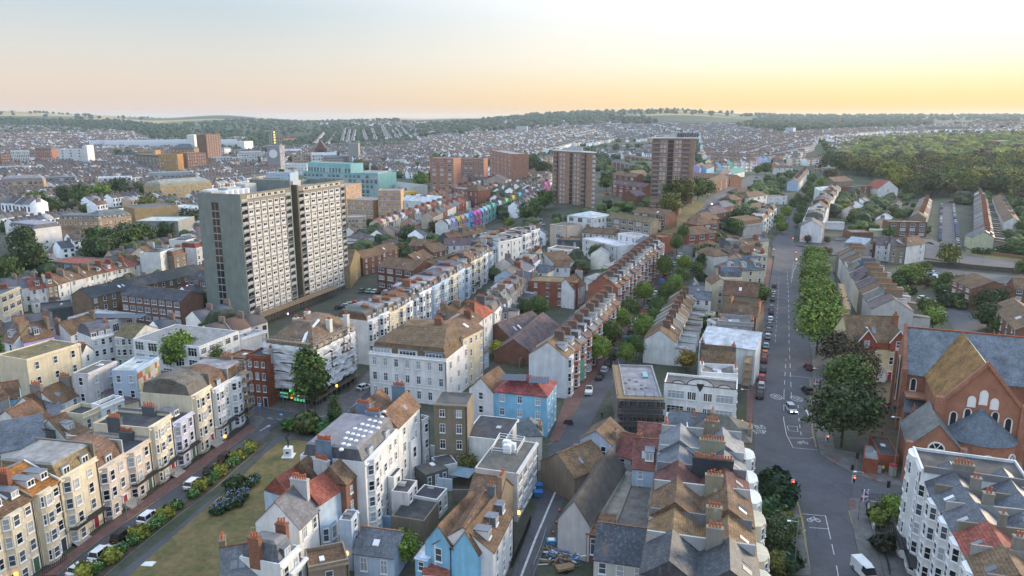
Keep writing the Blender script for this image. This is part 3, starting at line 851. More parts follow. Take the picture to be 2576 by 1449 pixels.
strip('road',[(1670,640),(1740,632),(1830,640)],[(1680,622),(1745,612),(1830,618)],.012,'asphalt')
strip('road',[(1690,625),(1700,590),(1748,530),(1796,493),(1850,462),(1890,440)],[(1722,625),(1732,590),(1778,540),(1822,505),(1895,478),(1925,440)],.016,'asphalt')
strip('road',[(147,1449),(214,1388),(430,1238),(647,1082)],[(233,1449),(283,1407),(405,1308),(509,1231),(589,1158),(652,1104)],.004,'asphalt')
flat_poly('road',[(585,1003),(640,1022),(750,1040),(822,1050),(868,1042),(925,985),(1000,880),(1030,880),(960,1000),(930,1075),(880,1095),(800,1092),(730,1070),(690,1076),(654,1110),(625,1096),(668,1052),(655,1046),(590,1040)],.008,'asphalt')
strip('pavement',[(96,1449),(350,1265),(626,1066)],[(143,1449),(212,1386),(430,1235),(645,1079)],0,'red_paving',kerb=.12)
flat_poly('pavement',[(545,1000),(600,990),(668,985),(815,1010),(880,985),(985,870),(1000,880),(925,984),(868,1041),(822,1049),(750,1039),(640,1021)],0,'paving',kerb=.12)
flat_poly('pavement',[(590,1041),(655,1047),(667,1053),(647,1078),(628,1066)],0,'paving',kerb=.12)
strip('pavement',[(1382,1110),(1395,1075),(1424,995),(1488,905),(1535,860)],[(1406,1109),(1436,1052),(1456,1020),(1503,942),(1555,874)],0,'red_paving',kerb=.12)
strip('pavement',[(1360,1200),(1378,1150)],[(1374,1205),(1396,1152)],0,'red_paving',kerb=.12)
strip('pavement',[(1540,870),(1572,815),(1604,765),(1630,727),(1650,690)],[(1555,874),(1583,819),(1613,766),(1639,727),(1657,695)],0,'red_paving',kerb=.12)
strip('pavement',[(1592,893),(1612,850),(1636,804),(1662,758),(1682,721)],[(1604,900),(1624,852),(1650,806),(1676,760),(1694,726)],0,'paving',kerb=.12)
strip('pavement',[(1876,1060),(1890,900),(1912,760),(1930,650)],[(1892,1060),(1904,900),(1927,760),(1944,656)],0,'red_paving',kerb=.12)
strip('pavement',[(2016,665),(2028,760),(2042,900),(2045,1009),(2051,1088),(2064,1140)],[(2090,665),(2115,760),(2140,900),(2095,1009),(2090,1080),(2100,1130)],0,'paving',kerb=.12)
flat_poly('pavement',[(2064,1140),(2100,1130),(2160,1140),(2300,1190),(2300,1229),(2221,1212),(2142,1187),(2092,1159)],0,'paving',kerb=.12)
strip('pavement',[(1993,1449),(1983,1300),(1975,1245),(1935,1215),(1906,1210)],[(2041,1449),(2003,1263),(1974,1227),(1931,1199),(1906,1192)],0,'paving',kerb=.12)
flat_poly('pavement',[(2137,1282),(2134,1258),(2142,1252),(2182,1258),(2178,1277),(2223,1449),(2171,1449)],0,'paving',kerb=.12)
strip('pavement',[(2100,605),(2345,611),(2362,632)],[(2100,599),(2345,603),(2362,612)],0,'paving',kerb=.12)
for q in(((380,660),(490,720),(470,690),(415,655)),((590,750),(640,745),(715,800),(712,828)),((530,950),(572,952),(580,1012),(540,1012)),((62,872),(110,880),(165,950),(150,960))):
 flat_poly('tactile_paving',list(q),.128,'red_paving',crop='b3')
flat_poly('lawn',[(322,1449),(480,1310),(600,1205),(668,1140),(700,1112),(745,1106),(800,1112),(830,1125),(800,1175),(740,1230),(660,1330),(600,1449)],.03,'dry_grass')
flat_poly('garden_path',[(270,1449),(292,1449),(480,1299),(640,1163),(690,1100),(745,1093),(840,1102),(860,1130),(900,1145),(830,1124),(800,1110),(745,1104),(698,1111),(660,1145),(480,1310),(322,1449)],.036,'asphalt')
strip('flower_bed',[(236,1449),(286,1407),(408,1308),(512,1231),(592,1158),(655,1104)],[(262,1449),(312,1407),(430,1310),(534,1233),(612,1164),(672,1112)],0,'soil',kerb=.10)
strip('soil_ground',[(2150,950),(2150,1010),(2150,1100)],[(2262,950),(2258,1010),(2262,1120)],.03,'soil')
strip('verge',[(1700,600),(1735,560),(1775,515)],[(1640,590),(1690,550),(1750,500)],.05,'dry_grass')
strip('verge',[(2430,642),(2500,652),(2640,668)],[(2430,630),(2500,640),(2640,655)],.10,'dry_grass')
flat_poly('garden_ground',[(1905,1215),(1935,1218),(1972,1248),(1981,1300),(1992,1449),(1905,1449)],.02,'soil')
flat_poly('garden_ground',[(2180,1280),(2290,1270),(2290,1449),(2226,1449)],.02,'paving')
mk=MB()
mark([(105,252),(103,420)],.13,'b3',.03,b=mk,dash=3.5);mark([(103,420),(122,520),(165,605),(325,620)],.13,'b3',.03,b=mk)
mark([(130,540),(272,545),(296,535)],.13,'b3',.03,b=mk);mark([(198,325),(204,430),(220,535)],.13,'b3',.03,b=mk,dash=2)
mark([(125,462),(192,465),(196,500),(136,492),(125,462)],.1,'b3',.03,b=mk)
mark([(140,132),(280,146)],.13,'b3',.03,b=mk);mark([(105,250),(118,20)],.13,'b3',.03,b=mk,dash=3.5)
mark([(225,1040),(378,1053),(412,1206)],.13,'b3',.03,b=mk);mark([(272,1130),(396,1138)],.13,'b3',.03,b=mk);mark([(225,1160),(272,1130)],.13,'b3',.03,b=mk,dash=1)
mark([(420,1240),(450,1380),(462,1449)],.13,'b3',.03,b=mk,dash=3)
mark([(845,920),(858,968)],.15,'b3',.03,b=mk);mark([(845,920),(915,925)],.12,'b3',.03,b=mk)
mark([(1991,1000),(1985,860),(1984,760),(1980,680)],.13,'v',.03,b=mk,dash=4)
mark([(1960,700),(1957,760),(1950,860)],.10,'v',.03,b=mk,dash=3)
mark([(210,485),(185,620)],.13,'m3',.03,b=mk,dash=3);mark([(240,490),(205,560),(190,650)],.13,'m3',.03,b=mk)
for k in range(6):mark([(214-k*4,500+k*22),(238-k*7,492+k*22)],.12,'m3',.03,b=mk)
mark([(400,1000),(1000,1010)],.0,'m3',.03,b=mk)
for y in(975,992,1010,1045,1065):mark([(150-(y-975)*.6,y),(400-(y-975)*.8,y+2)],.0,'b2',.02,b=mk)
mark([(285,655),(350,656),(440,648)],.15,'b2',.02,b=mk,dash=1.2);mark([(285,664),(350,666),(440,658)],.15,'b2',.02,b=mk,dash=1.2)
mark([(400,582),(450,580)],.15,'b2',.02,b=mk,dash=1.2)
mark([(315,825),(240,1000),(155,1200),(60,1449)],.35,'b2',.02,b=mk)
def arrow(crop,a,bb,w=.18,barb=.9):
 A=WC(crop,*a)[:2];B=WC(crop,*bb)[:2]
 L=sqrt((B[0]-A[0])**2+(B[1]-A[1])**2);ex,ey=(B[0]-A[0])/L,(B[1]-A[1])/L;nx,ny=-ey,ex
 mk.quad(*[(x,y,.034)for x,y in((A[0]-nx*w/2,A[1]-ny*w/2),(B[0]-nx*w/2,B[1]-ny*w/2),(B[0]+nx*w/2,B[1]+ny*w/2),(A[0]+nx*w/2,A[1]+ny*w/2))])
 mk.tri((B[0]-nx*barb/2,B[1]-ny*barb/2,.034),(B[0]+ex*barb*1.4,B[1]+ey*barb*1.4,.034),(B[0]+nx*barb/2,B[1]+ny*barb/2,.034))
arrow('b2',(350,752),(364,712));arrow('b3',(268,398),(256,366),.25);arrow('b2',(372,720),(366,706),.5)
arrow('e9',(1440,1055),(1340,1140),.25,1.0);arrow('e9',(80,1440),(190,1375),.2,.9)
mark([(200,1240),(320,1262),(480,1290),(680,1305)],.15,'e9',.02,b=mk,dash=1.2);mark([(190,1256),(310,1276)],.15,'e9',.02,b=mk,dash=1.2)
mark([(930,1228),(1110,1240),(1340,1265)],.15,'e9',.02,b=mk,dash=1.2);mark([(930,1216),(1110,1224)],.15,'e9',.02,b=mk,dash=1.2)
def ring(crop,c,r):
 x,y,_=WC(crop,*c)
 for k in range(24):
  a,a2=2*pi*k/24,2*pi*(k+1)/24
  mk.quad(*[(x+q*cos(t),y+q*1.5*sin(t),.034)for q,t in((r,a),(r,a2),(r-.14,a2),(r-.14,a))])
ring('b3',(55,270),1.35);ring('b3',(187,283),1.35)
SEG={'2':'abged','0':'abcdef','B':'abcdefg','U':'bcdef','S':'afgcd','T':'aij','O':'abcdef','P':'abefg'}
def roadtext(crop,c,s,hgt,wid,flip=False,rot=0.0):
 """block letters painted on the road; flip when they are read coming towards the camera"""
 x0,y0,_=WC(crop,*c)
 pts={'a':((0,1),(1,1)),'b':((1,1),(1,.5)),'c':((1,.5),(1,0)),'d':((0,0),(1,0)),'e':((0,0),(0,.5)),'f':((0,.5),(0,1)),'g':((0,.5),(1,.5)),'i':((.5,1),(.5,0)),'j':((.5,1),(.5,.5))}
 n=len(s);w=wid;t=.12
 for k,chh in enumerate(s):
  for sg in SEG[chh]:
   (ax,ay),(bx,by)=pts[sg]
   q=[]
   for(p,r)in((ax,ay),(bx,by)):
    lx=(k-n/2)*w*1.4+p*w;ly=(r-.5)*hgt
    if flip:lx,ly=-lx,-ly
    q.append((x0+lx,y0+ly))
   (ax,ay),(bx,by)=q
   if abs(bx-ax)>abs(by-ay):mk.quad((ax,ay-t,.033),(bx,by-t,.033),(bx,by+t,.033),(ax,ay+t,.033))
   else:mk.quad((ax-t/2,ay,.033),(ax+t/2,ay,.033),(bx+t/2,by,.033),(bx-t/2,by,.033))
roadtext('b3',(187,283),'20',1.9,.6,True);roadtext('b3',(55,270),'20',1.9,.6)
roadtext('b2',(1632,468),'BUS',1.7,.55);roadtext('b2',(1632,500),'STOP',1.7,.55)
def bike(crop,c,s=.5):
 x,y,_=WC(crop,*c)
 for dx in(-1,1):
  for k in range(12):
   a,a2=2*pi*k/12,2*pi*(k+1)/12
   mk.quad(*[(x+dx*s+q*cos(t),y+q*1.4*sin(t),.033)for q,t in((s*.62,a),(s*.62,a2),(s*.45,a2),(s*.45,a))])
 for(ax,ay,bx,by)in((-1,0,-.3,.9),(-.3,.9,.7,.9),(.7,.9,0,-.1),(0,-.1,-.3,.9),(-1,0,0,-.1),(1,0,.6,1.3)):
  L=sqrt((bx-ax)**2+(by-ay)**2);nx,ny=-(by-ay)/L*.05,(bx-ax)/L*.05
  mk.quad(*[(x+p*s+m_,y+q*s*1.4+n_,.033)for p,q,m_,n_ in((ax,ay,-nx,-ny),(bx,by,-nx,-ny),(bx,by,nx,ny),(ax,ay,nx,ny))])
bike('b3',(228,574),.7);bike('b3',(300,1082),.7)
ob('road_markings',mk.mesh('road_markings',['line_paint']),kind='structure')
yk=MB()
for off in(0,7):
 mark([(190+off,960),(225+off,1100),(275+off,1449)],.09,'b3',.03,b=yk)
 mark([(530+off,1020),(575+off,1180),(632+off,1400)],.09,'b3',.03,b=yk)
 mark([(283-off,150),(285-off,300),(296-off,500),(320-off,600)],.09,'b3',.03,b=yk)
mark([(430,690),(560,770),(720,822),(915,855)],.09,'b3',.03,b=yk)
mark([(0,795),(90,850)],.09,'b3',.03,b=yk)
mark([(240,585),(310,530),(345,460),(400,385),(430,330)],.09,'b2',.02,b=yk)
mark([(1525,985),(1650,1000)],.1,'m3',.03,b=yk)
ob('yellow_lines',yk.mesh('yellow_lines',['yellow_paint']),kind='structure')
print('ground',round(time.time()-_T0,1))
# ------------------------------------------------------------------ near buildings
def on_plane(P,Q,crop,x,y):
 dx,dy=Q[0]-P[0],Q[1]-P[1];nx,ny=-dy,dx
 r=ray(*px(crop,x,y));t=(nx*P[0]+ny*P[1])/(nx*r[0]+ny*r[1])
 return(t*r[0],t*r[1],CAMH+t*r[2])
P_=WC('b0',283,1449);Q_=WC('b0',1640,447)
_e=Vector((Q_[0]-P_[0],Q_[1]-P_[1])).normalized();_nn=Vector((-_e.y,_e.x))*1.9
P_=(P_[0]+_nn.x,P_[1]+_nn.y);Q_=(Q_[0]+_nn.x,Q_[1]+_nn.y)
T1=[((-170,1110),(-20,1040),'C','g','t','bow',4,0,1,0,'black'),((-20,1035),(212,930),'C','g','t','c',4,2,2,0,''),((215,905),(385,795),'C','g','o','bow',4,2,0,0,''),((388,795),(636,678),'C','m','m','c',4,2,0,1,''),((640,745),(820,645),'P','m','t','c',3,1,0,0,''),((820,645),(985,545),'P','f','k','c',3,0,2,1,''),((975,455),(1130,398),'C','f','k','bow',4,0,2,1,''),((1132,432),(1275,375),'e','f','k','c',3,1,0,1,''),((1258,268),(1388,190),'C','m','f','bow',4,0,0,0,''),((1390,225),(1508,158),'W','m','t','bow',4,1,0,1,''),((1510,158),(1620,98),'W','m','t','c',4,0,1,1,'')]
T1LAB=['cream regency house at the left edge, only its bow showing','cream regency house with canted bay and brown mansard roof at the left corner','cream bow-fronted regency house with bright orange lichened mansard roof','cream five-storey house with two white dormers in a mossy mansard roof','pinkish beige house with red doors and brown mansard roof beside its flat-roofed twin','pinkish beige house with dark flat roof and steps to red doors','cream house with tall bow rising above a dark flat roof and big chimneys','lilac three-storey house with black balcony','tall cream bow-fronted house with brown rendered side wall','white bow-fronted house with one dormer near the end of the garden terrace','white end house in scaffolding with mint green ground floor']
for i,(a,b,wl_,rf,rc,bay,fl,dm,chm,bal,_)in enumerate(T1):
 A=on_plane(P_,Q_,'b0',*a);B=on_plane(P_,Q_,'b0',*b);H=(A[2]+B[2])/2-.5
 foot(A,B,12)
 house(A,B,12,H,0,rf,wl_,rc,fl+(1 if H>15 else 0),2,0,bay,dm,chm,6,balc=bool(bal),label=T1LAB[i],name='terraced_house',group='houses of the garden terrace',rh=2.7,chcol=(.10,.11,.12)if i in(5,6)else None,wf=(.34,.60))
def railing(name,pts,h=1.1,crop='b0',z=.12,step=.35,label='',cat='railing',mat='dark_metal',world=False,group=None,bar=.025):
 P=pts if world else[WC(crop,x,y)[:2]for x,y in pts]
 R=resample(P,step);b=MB();zz=lambda p:T(p[0],p[1])+z
 for i,p in enumerate(R):
  b.box(p[0]-bar,p[1]-bar,zz(p),p[0]+bar,p[1]+bar,zz(p)+h)
  if i:b.tube((R[i-1][0],R[i-1][1],zz(R[i-1])+h),(p[0],p[1],zz(p)+h),.035,4);b.tube((R[i-1][0],R[i-1][1],zz(R[i-1])+.2),(p[0],p[1],zz(p)+.2),.03,4)
 return ob(name,b.mesh(name,[mat]),label=label,cat=cat,group=group)
_rl=[((283,1449),(440,1345),'at the left edge'),((545,1215),(735,1085),'before the mossy-roofed cream house'),((905,985),(1010,905),'before the pinkish beige houses'),((1035,880),(1150,800),'before the tall bow house'),((1200,770),(1300,690),'before the lilac house'),((1500,560),(1640,452),'before the white end house'),((1310,690),(1390,620),'before the tall cream bow house')]
for a,b,w in _rl:railing('railing',[a,b],label='black iron area railing '+w,group='area railings of the garden terrace')
def steps(crop,c,rz,w=2.4,n=6,label=''):
 x,y,_=WC(crop,*c)
 b=MB()
 root=ob('front_steps',None,None,(x,y,.12),rz,label=label,cat='steps',group='front steps of the garden terrace')
 for k in range(n):
  b=MB();b.box(-w/2,k*.28,0,w/2,(n)*.28+.3,(k+1)*.16)
  q=cached(('step',k,w,n),lambda b=b:b.mesh('step',['concrete']));ob('step',q,root)
_rz=atan2(_e.y,_e.x)
for c,l in(((560,1225),'pale stone steps up to the black doors of the cream houses'),((905,985),'red-treaded steps up to the red doors'),((1190,785),'white steps with red treads before the lilac house'),((1450,590),'pale steps beside the blue door')):
 steps('b0',c,_rz,3.0,6,l)
NB=[('b0',(163,470),(335,393),None,6,dict(D=9,roof='g',wall='W',rc='t',fl=2,nc=1,rh=3.2,chim=0,label='white cottage with brown tiled roof and flint side wall behind the garden terrace')),('b0',(335,393),(425,372),None,5.5,dict(D=7,roof='s',wall='W',rc='s',fl=2,nc=0,chim=0,rh=2.2,label='white lean-to house with dark slate roof beside the flint-walled cottage')),('b0',(372,322),(525,250),None,6.5,dict(D=8,roof='g',wall='W',rc='t',fl=2,nc=2,rh=3,chim=2,pots=6,label='white cottage with brown tiled roof and pots on its left chimney')),('b0',(255,370),(372,322),None,5.8,dict(D=8,roof='g',wall='W',rc='t',fl=2,nc=0,rh=3,chim=0,label='brown tiled cottage roof between the two white cottages')),('m0',(215,1285),(655,1150),(105,1205),11.5,dict(roof='f',wall='C',rc='m',fl=3,nc=3,chim=0,label='tall cream villa with mossy flat roof and grey blind side wall',wf=(.34,.5),parapet=.3)),('e0',(1003,507),(1330,360),(838,488),11.5,dict(roof='f',wall='n',rc='f',fl=3,nc=2,side='L',sidecols=1,chim=0,label='off-white block with long grey chimney wall on its roof',parapet=.2)),('e0',(1560,478),(1812,322),(1332,440),11,dict(roof='f',wall='L',rc='w',fl=3,nc=0,side='L',sidecols=2,chim=0,label='pale blue house with street-art mural on its right side wall')),('e0',(945,1005),(1180,900),None,7.5,dict(D=6,roof='f',wall='C',rc='k',fl=2,nc=2,chim=0,parapet=.9,label='cream house with roof terrace and potted plants')),('e0',(1165,895),(1415,790),None,8,dict(D=3,roof='f',wall='W',rc='k',fl=2,nc=2,chim=0,parapet=.8,label='white house with moulded parapet next to the mural house')),('e0',(1330,862),(1580,790),None,4.5,dict(D=8,roof='s',wall='C',rc='p',fl=1,nc=2,chim=0,rh=1.5,label='cream outbuilding with maroon roof and amber lamp glow')),('e0',(780,1262),(970,1172),None,5,dict(D=9,roof='g',wall='W',rc='t',fl=2,nc=1,rh=4,dorm=1,chim=0,label='white house with steep brown roof and one wide dormer')),('e0',(1000,1262),(1150,1180),None,5,dict(D=6,roof='s',wall='W',rc='t',fl=2,nc=1,rh=2,chim=0,label='white cottage with small brown roof below the roof terrace')),('b0',(0,635),(300,575),None,6.5,dict(D=9,roof='s',wall='W',rc='s',fl=2,nc=0,rh=3,chim=0,label='long plain slate roof behind the orange mansard')),('b0',(-60,590),(150,640),None,5,dict(D=10,roof='g',wall='D',rc='k',fl=2,nc=1,rh=3,chim=0,label='dark roofed cottage at the left edge')),('b0',(-120,330),(60,265),None,7,dict(D=10,roof='g',wall='G',rc='t',fl=2,nc=1,rh=3.4,dorm=1,chim=1,label='brown steep roofed house with small dormer at the left edge')),('b0',(-60,120),(30,60),None,7,dict(D=8,roof='g',wall='L',rc='s',fl=2,nc=1,rh=2.4,chim=0,label='slate roofed pale house beside the tall cream villa')),('b0',(-50,300),(130,270),None,6,dict(D=7,roof='g',wall='U',rc='t',fl=2,nc=1,rh=3,chim=0,label='bright blue sided cottage at the left edge')),('m0',(555,940),(880,975),(1080,903),5,dict(roof='f',wall='n',rc='w',fl=1,nc=2,win='w',chim=0,door=False,side='R',label='low pale building with solar panels on its flat roof')),('m0',(575,1070),(830,992),None,6.5,dict(D=8,roof='g',wall='W',rc='t',fl=2,nc=3,rh=3.2,chim=2,pots=3,label='white house with brown roof and single left chimney')),('m0',(745,1110),(925,1070),None,9,dict(D=9,roof='m',wall='W',rc='s',fl=3,nc=3,dorm=3,chim=1,pots=4,label='white corner house with three slate-hung dormers')),('m0',(925,1080),(1085,1095),None,9,dict(D=10,roof='g',wall='n',rc='m',fl=3,nc=1,rh=2.4,chim=0,bay='c',label='off-white house with bay window against the modern flats')),('m0',(660,1240),(760,1190),None,7,dict(D=8,roof='x',wall='W',rc='t',fl=2,nc=1,chim=1,label='white curved-gable house behind the grey chimney wall')),('m0',(0,1115),(110,1140),None,7,dict(D=9,roof='g',wall='W',rc='t',fl=2,nc=2,rh=4,dorm=1,chim=2,label='white house with grey dormer at the left edge')),('m0',(190,1130),(440,1075),None,7,dict(D=8,roof='g',wall='I',rc='t',fl=2,nc=0,rh=4,dorm=1,chim=1,label='house whose wall carries a purple palm tree mural',door=False,gwin=False)),('m0',(100,1000),(430,960),None,4.5,dict(D=10,roof='g',wall='W',rc='f',fl=1,nc=4,rh=2,chim=0,label='long low white hall with grey roof')),('m0',(0,1040),(100,1010),None,5,dict(D=14,roof='g',wall='D',rc='t',fl=1,nc=0,rh=3,chim=0,label='grey-brown hipped shed roof at the left edge')),('m0',(330,880),(590,850),None,3.6,dict(D=12,roof='f',wall='D',rc='k',fl=1,nc=0,chim=0,label='dark low garage roof before the white terrace backs')),('m0',(0,760),(165,690),None,10,dict(D=14,roof='f',wall='C',rc='s',fl=3,nc=3,chim=1,win='w',label='cream modern flats with blue balcony panels at the left edge')),('m0',(145,690),(242,680),None,9,dict(D=9,roof='g',wall='W',rc='s',fl=3,nc=2,rh=2,chim=1,back=True,label='white house with slate roof beside the cream modern flats')),('m0',(1080,1108),(1622,1172),(1975,1045),10,dict(roof='f',wall='W',rc='l',fl=3,nc=5,win='w',wf=(.2,.72),side='R',sidecols=5,door=False,chim=0,parapet=.12,label='large white modern flats with grey flat roof and recessed balconies',gwin=True,cornice=False)),('e1',(690,605),(930,635),(960,530),9,dict(roof='f',wall='b',rc='t',fl=2,nc=2,chim=0,label='dark brick building with pale blue roof edge')),('e1',(925,590),(1150,610),None,12.5,dict(D=9,roof='f',wall='r',rc='k',fl=4,nc=3,chim=1,pots=8,win='c',name='building',label='red brick shop building left of the sheeted scaffold',wf=(.3,.55))),('e1',(870,400),(1150,310),None,6,dict(D=5,roof='f',wall='W',rc='l',fl=2,nc=0,chim=0,label='white wing behind the red brick shop building')),('b1',(282,1132),(412,1005),(20,1065),10.5,dict(roof='g',wall='W',rc='s',fl=3,nc=2,rh=3.6,chim=1,pots=6,back=True,door=False,label='white gabled house with plain slate roof at the near end',chcol=(.5,.5,.5))),('b1',(412,982),(585,862),None,11,dict(D=11,roof='b',wall='L',rc='r',fl=3,nc=2,rh=2.8,chim=1,pots=7,back=True,door=False,bay='c2',label='pale blue house with red tiled double roof',chcol=(.5,.52,.55))),('b1',(590,850),(714,742),None,12,dict(D=11,roof='b',wall='b',rc='t',fl=4,nc=2,rh=2.8,chim=0,back=True,door=False,label='brown brick house with twin brown roofs')),('b1',(716,722),(930,500),None,14,dict(D=11.5,roof='m',wall='W',rc='s',fl=5,nc=3,dorm=2,chim=2,pots=8,back=True,door=False,bay='c',label='tall white flats with flat roof of round skylights',chcol=(.16,.22,.30))),('b1',(932,478),(1080,330),None,13.5,dict(D=11,roof='b',wall='W',rc='t',fl=4,nc=2,rh=3,chim=2,pots=8,back=True,door=False,label='white house with grey-brown twin hipped roofs',chcol=(.16,.22,.30))),('b1',(845,703),(895,662),(790,690),10,dict(roof='f',wall='W',rc='k',fl=3,nc=1,side='R',sidecols=1,chim=0,parapet=.05,label='narrow white back wing with black flat roof',cornice=False,door=False)),('b1',(905,800),(962,738),(862,798),8,dict(roof='f',wall='W',rc='k',fl=2,nc=1,chim=0,parapet=.05,label='middle white back wing stepping down',cornice=False,door=False)),('b1',(1000,903),(1060,820),(890,888),6,dict(roof='f',wall='W',rc='k',fl=2,nc=2,chim=0,parapet=.05,label='lowest white back wing with black felt roof',cornice=False,door=False)),('b1',(1105,1088),(1200,963),(885,1058),3.6,dict(roof='f',wall='T',rc='k',fl=1,nc=0,chim=0,parapet=.05,label='large dark flat roofed extension in the yards',cornice=False,door=False)),('b1',(1190,948),(1258,872),(1025,930),4,dict(roof='f',wall='W',rc='k',fl=1,nc=2,chim=0,parapet=.05,label='dark flat roofed extension with white wall',cornice=False,door=False)),('b1',(1115,785),(1262,740),(985,745),3.6,dict(roof='f',wall='D',rc='k',fl=1,nc=3,chim=0,parapet=.05,label='black roofed garden annexe with white windows',cornice=False,door=False)),('b1',(1200,730),(1325,705),(1130,672),3,dict(roof='f',wall='W',rc='s',fl=1,nc=0,chim=0,parapet=.05,label='slate grey strip roof beside the tan flats',cornice=False,door=False)),('b1',(1020,590),(1062,560),(985,575),8,dict(roof='f',wall='W',rc='l',fl=2,nc=1,side='',chim=0,parapet=.8,label='white back wing with roof balcony and planter',cornice=False,door=False)),('b1',(1095,440),(1140,415),(1040,430),10,dict(roof='f',wall='W',rc='k',fl=3,nc=1,chim=0,parapet=.6,label='white back wing topped by a roof garden',cornice=False,door=False)),('b1',(625,1088),(672,1018),(545,1080),8.5,dict(roof='f',wall='L',rc='f',fl=3,nc=1,chim=0,parapet=.1,label='pale blue back tower with brown flat roof',cornice=False,door=False)),('b1',(640,1290),(905,1325),None,4.2,dict(D=7,roof='g',wall='L',rc='s',fl=1,nc=2,rh=2.2,chim=0,win='x',label='low blue cottage with slate roof in the yard',door=False)),('b1',(160,1395),(290,1268),(-60,1300),10,dict(roof='M',wall='W',rc='s',fl=3,nc=2,dorm=1,chim=2,pots=3,back=True,door=False,label='white house with slate mansard and lichened dormer at the bottom edge')),('b1',(345,1415),(610,1360),None,7,dict(D=5,roof='f',wall='T',rc='t',fl=2,nc=1,chim=0,parapet=.5,label='brown rendered block at the bottom edge')),('b1',(230,1440),(335,1330),None,8,dict(D=5,roof='f',wall='W',rc='f',fl=2,nc=1,chim=0,parapet=.1,label='small white box wing at the bottom edge',door=False)),('b1',(-230,1500),(20,1455),None,8,dict(D=6,roof='g',wall='G',rc='s',fl=2,nc=0,rh=3.5,chim=2,pots=3,label='grey house with wide lead roof at the bottom edge')),('b1',(1168,322),(1388,332),None,13.5,dict(D=7,roof='f',wall='T',rc='k',fl=4,nc=2,side='',chim=0,parapet=.1,win='x',label='narrow brown rendered flats with white windows',door=False)),('eA',(240,700),(770,760),(330,420),6.5,dict(roof='f',wall='W',rc='k',fl=2,nc=0,chim=0,parapet=.1,label='white sided restaurant building with flat dark roof',door=False,gwin=False,cornice=False)),('eA',(930,690),(1240,690),(1325,540),7.5,dict(roof='h',wall='n',rc='s',fl=2,nc=0,rh=2.6,chim=1,pots=3,label='corner house of pale boards with slate and lichen hipped roof',door=False)),('eA',(925,1185),(1178,790),(385,1105),9,dict(roof='f',wall='n',rc='f',fl=3,nc=4,win='w',chim=0,parapet=.15,label='flat roofed office with brick side wall and rooftop air units',door=False)),('b1',(1110,1215),(1290,1260),None,8,dict(D=11,roof='x',wall='U',rc='t',fl=2,nc=1,rh=3,chim=0,label='sky blue house with left of two brown gabled roofs',door=False)),('b1',(1290,1260),(1460,1300),None,8,dict(D=11,roof='x',wall='U',rc='t',fl=2,nc=0,rh=3,chim=1,pots=1,label='sky blue house with right of two brown gabled roofs',door=False,side='R')),('b1',(1045,1325),(1125,1345),None,5.5,dict(D=7,roof='s',wall='U',rc='w',fl=2,nc=1,rh=.6,chim=0,label='low sky blue side wing of the twin gabled house',door=False)),('b1',(1095,1425),(1260,1440),None,4,dict(D=5,roof='s',wall='W',rc='r',fl=1,nc=1,rh=1.4,chim=0,label='small red tiled roof at the foot of the sky blue house',door=False)),('b1',(1560,1290),(1690,1030),None,8,dict(D=9,roof='g',wall='W',rc='t',fl=2,nc=3,rh=3.2,dorm=3,chim=1,pots=2,label='white pub with steep brown roof and dormers towards the street',door=False)),('b1',(1380,965),(1590,1000),None,7.5,dict(D=8,roof='g',wall='T',rc='t',fl=2,nc=1,rh=3.2,chim=1,pots=4,label='brown tiled house behind the sky blue gables',door=False)),('v',(1180,975),(1240,985),None,9.5,dict(D=9,roof='x',wall='W',rc='t',fl=3,nc=1,rh=2.8,chim=0,label='white curved gable restaurant with green lettering',door=False)),('v',(1241,983),(1376,997),(1422,962),9.5,dict(roof='h',wall='U',rc='r',fl=3,nc=3,rh=2.8,chim=0,side='R',sidecols=3,label='sky blue corner building with red tiled and orange lichened roof',rcol=(.27,.07,.07),win='x')),('v',(928,889),(1123,909),(1214,836),11.5,dict(roof='M',wall='W',rc='t',fl=3,nc=7,rh=3.0,chim=0,win='x',dorm=3,dw=6.0,topt=True,label='large white three-storey block with long dormers in a brown mansard',side='R',sidecols=5,wcol=(.78,.76,.74),name='building')),('e2',(1515,520),(1750,400),None,14.0,dict(D=12,roof='g',wall='C',rc='t',fl=4,nc=4,rh=3.0,chim=2,pots=4,back=True,label='cream five-storey wing behind the large white block',door=False)),('e2',(1290,400),(1345,395),None,13,dict(D=10,roof='g',wall='C',rc='f',fl=4,nc=0,rh=1.8,chim=2,pots=6,label='grey-brown roof beside the large white block',door=False)),('e2',(1660,372),(1745,290),None,12,dict(D=10,roof='g',wall='W',rc='t',fl=4,nc=1,rh=3.4,chim=1,pots=9,back=True,label='white house with steep brown roof and long chimney',door=False)),('e2',(1748,292),(1858,215),None,11.5,dict(D=10,roof='g',wall='W',rc='r',fl=4,nc=2,rh=3.4,chim=1,pots=9,back=True,label='white house with bright red tiled roof',door=False,rcol=(.30,.08,.05))),('e2',(1905,220),(2030,215),None,7.5,dict(D=9,roof='g',wall='P',rc='p',fl=2,nc=2,rh=3,chim=0,label='beige L-shaped house with purple-grey roof',door=False)),('e2',(1460,300),(1560,250),None,11,dict(D=8,roof='g',wall='T',rc='t',fl=3,nc=0,rh=3,chim=2,pots=4,label='mustard tiled roof with tall brown chimneys',door=False)),('e2',(1745,700),(1810,660),None,5,dict(D=4,roof='s',wall='L',rc='p',fl=2,nc=1,rh=1,chim=0,label='small lean-to wing behind the cream block',door=False)),]
for(c,a,b,c3,H,k)in NB:
 k=dict(k);D=k.pop('D',None)
 bld(c,a,b,H,D if D else 8,c3 if c3 else None,**k)
print('near',round(time.time()-_T0,1),len(bpy.data.objects))
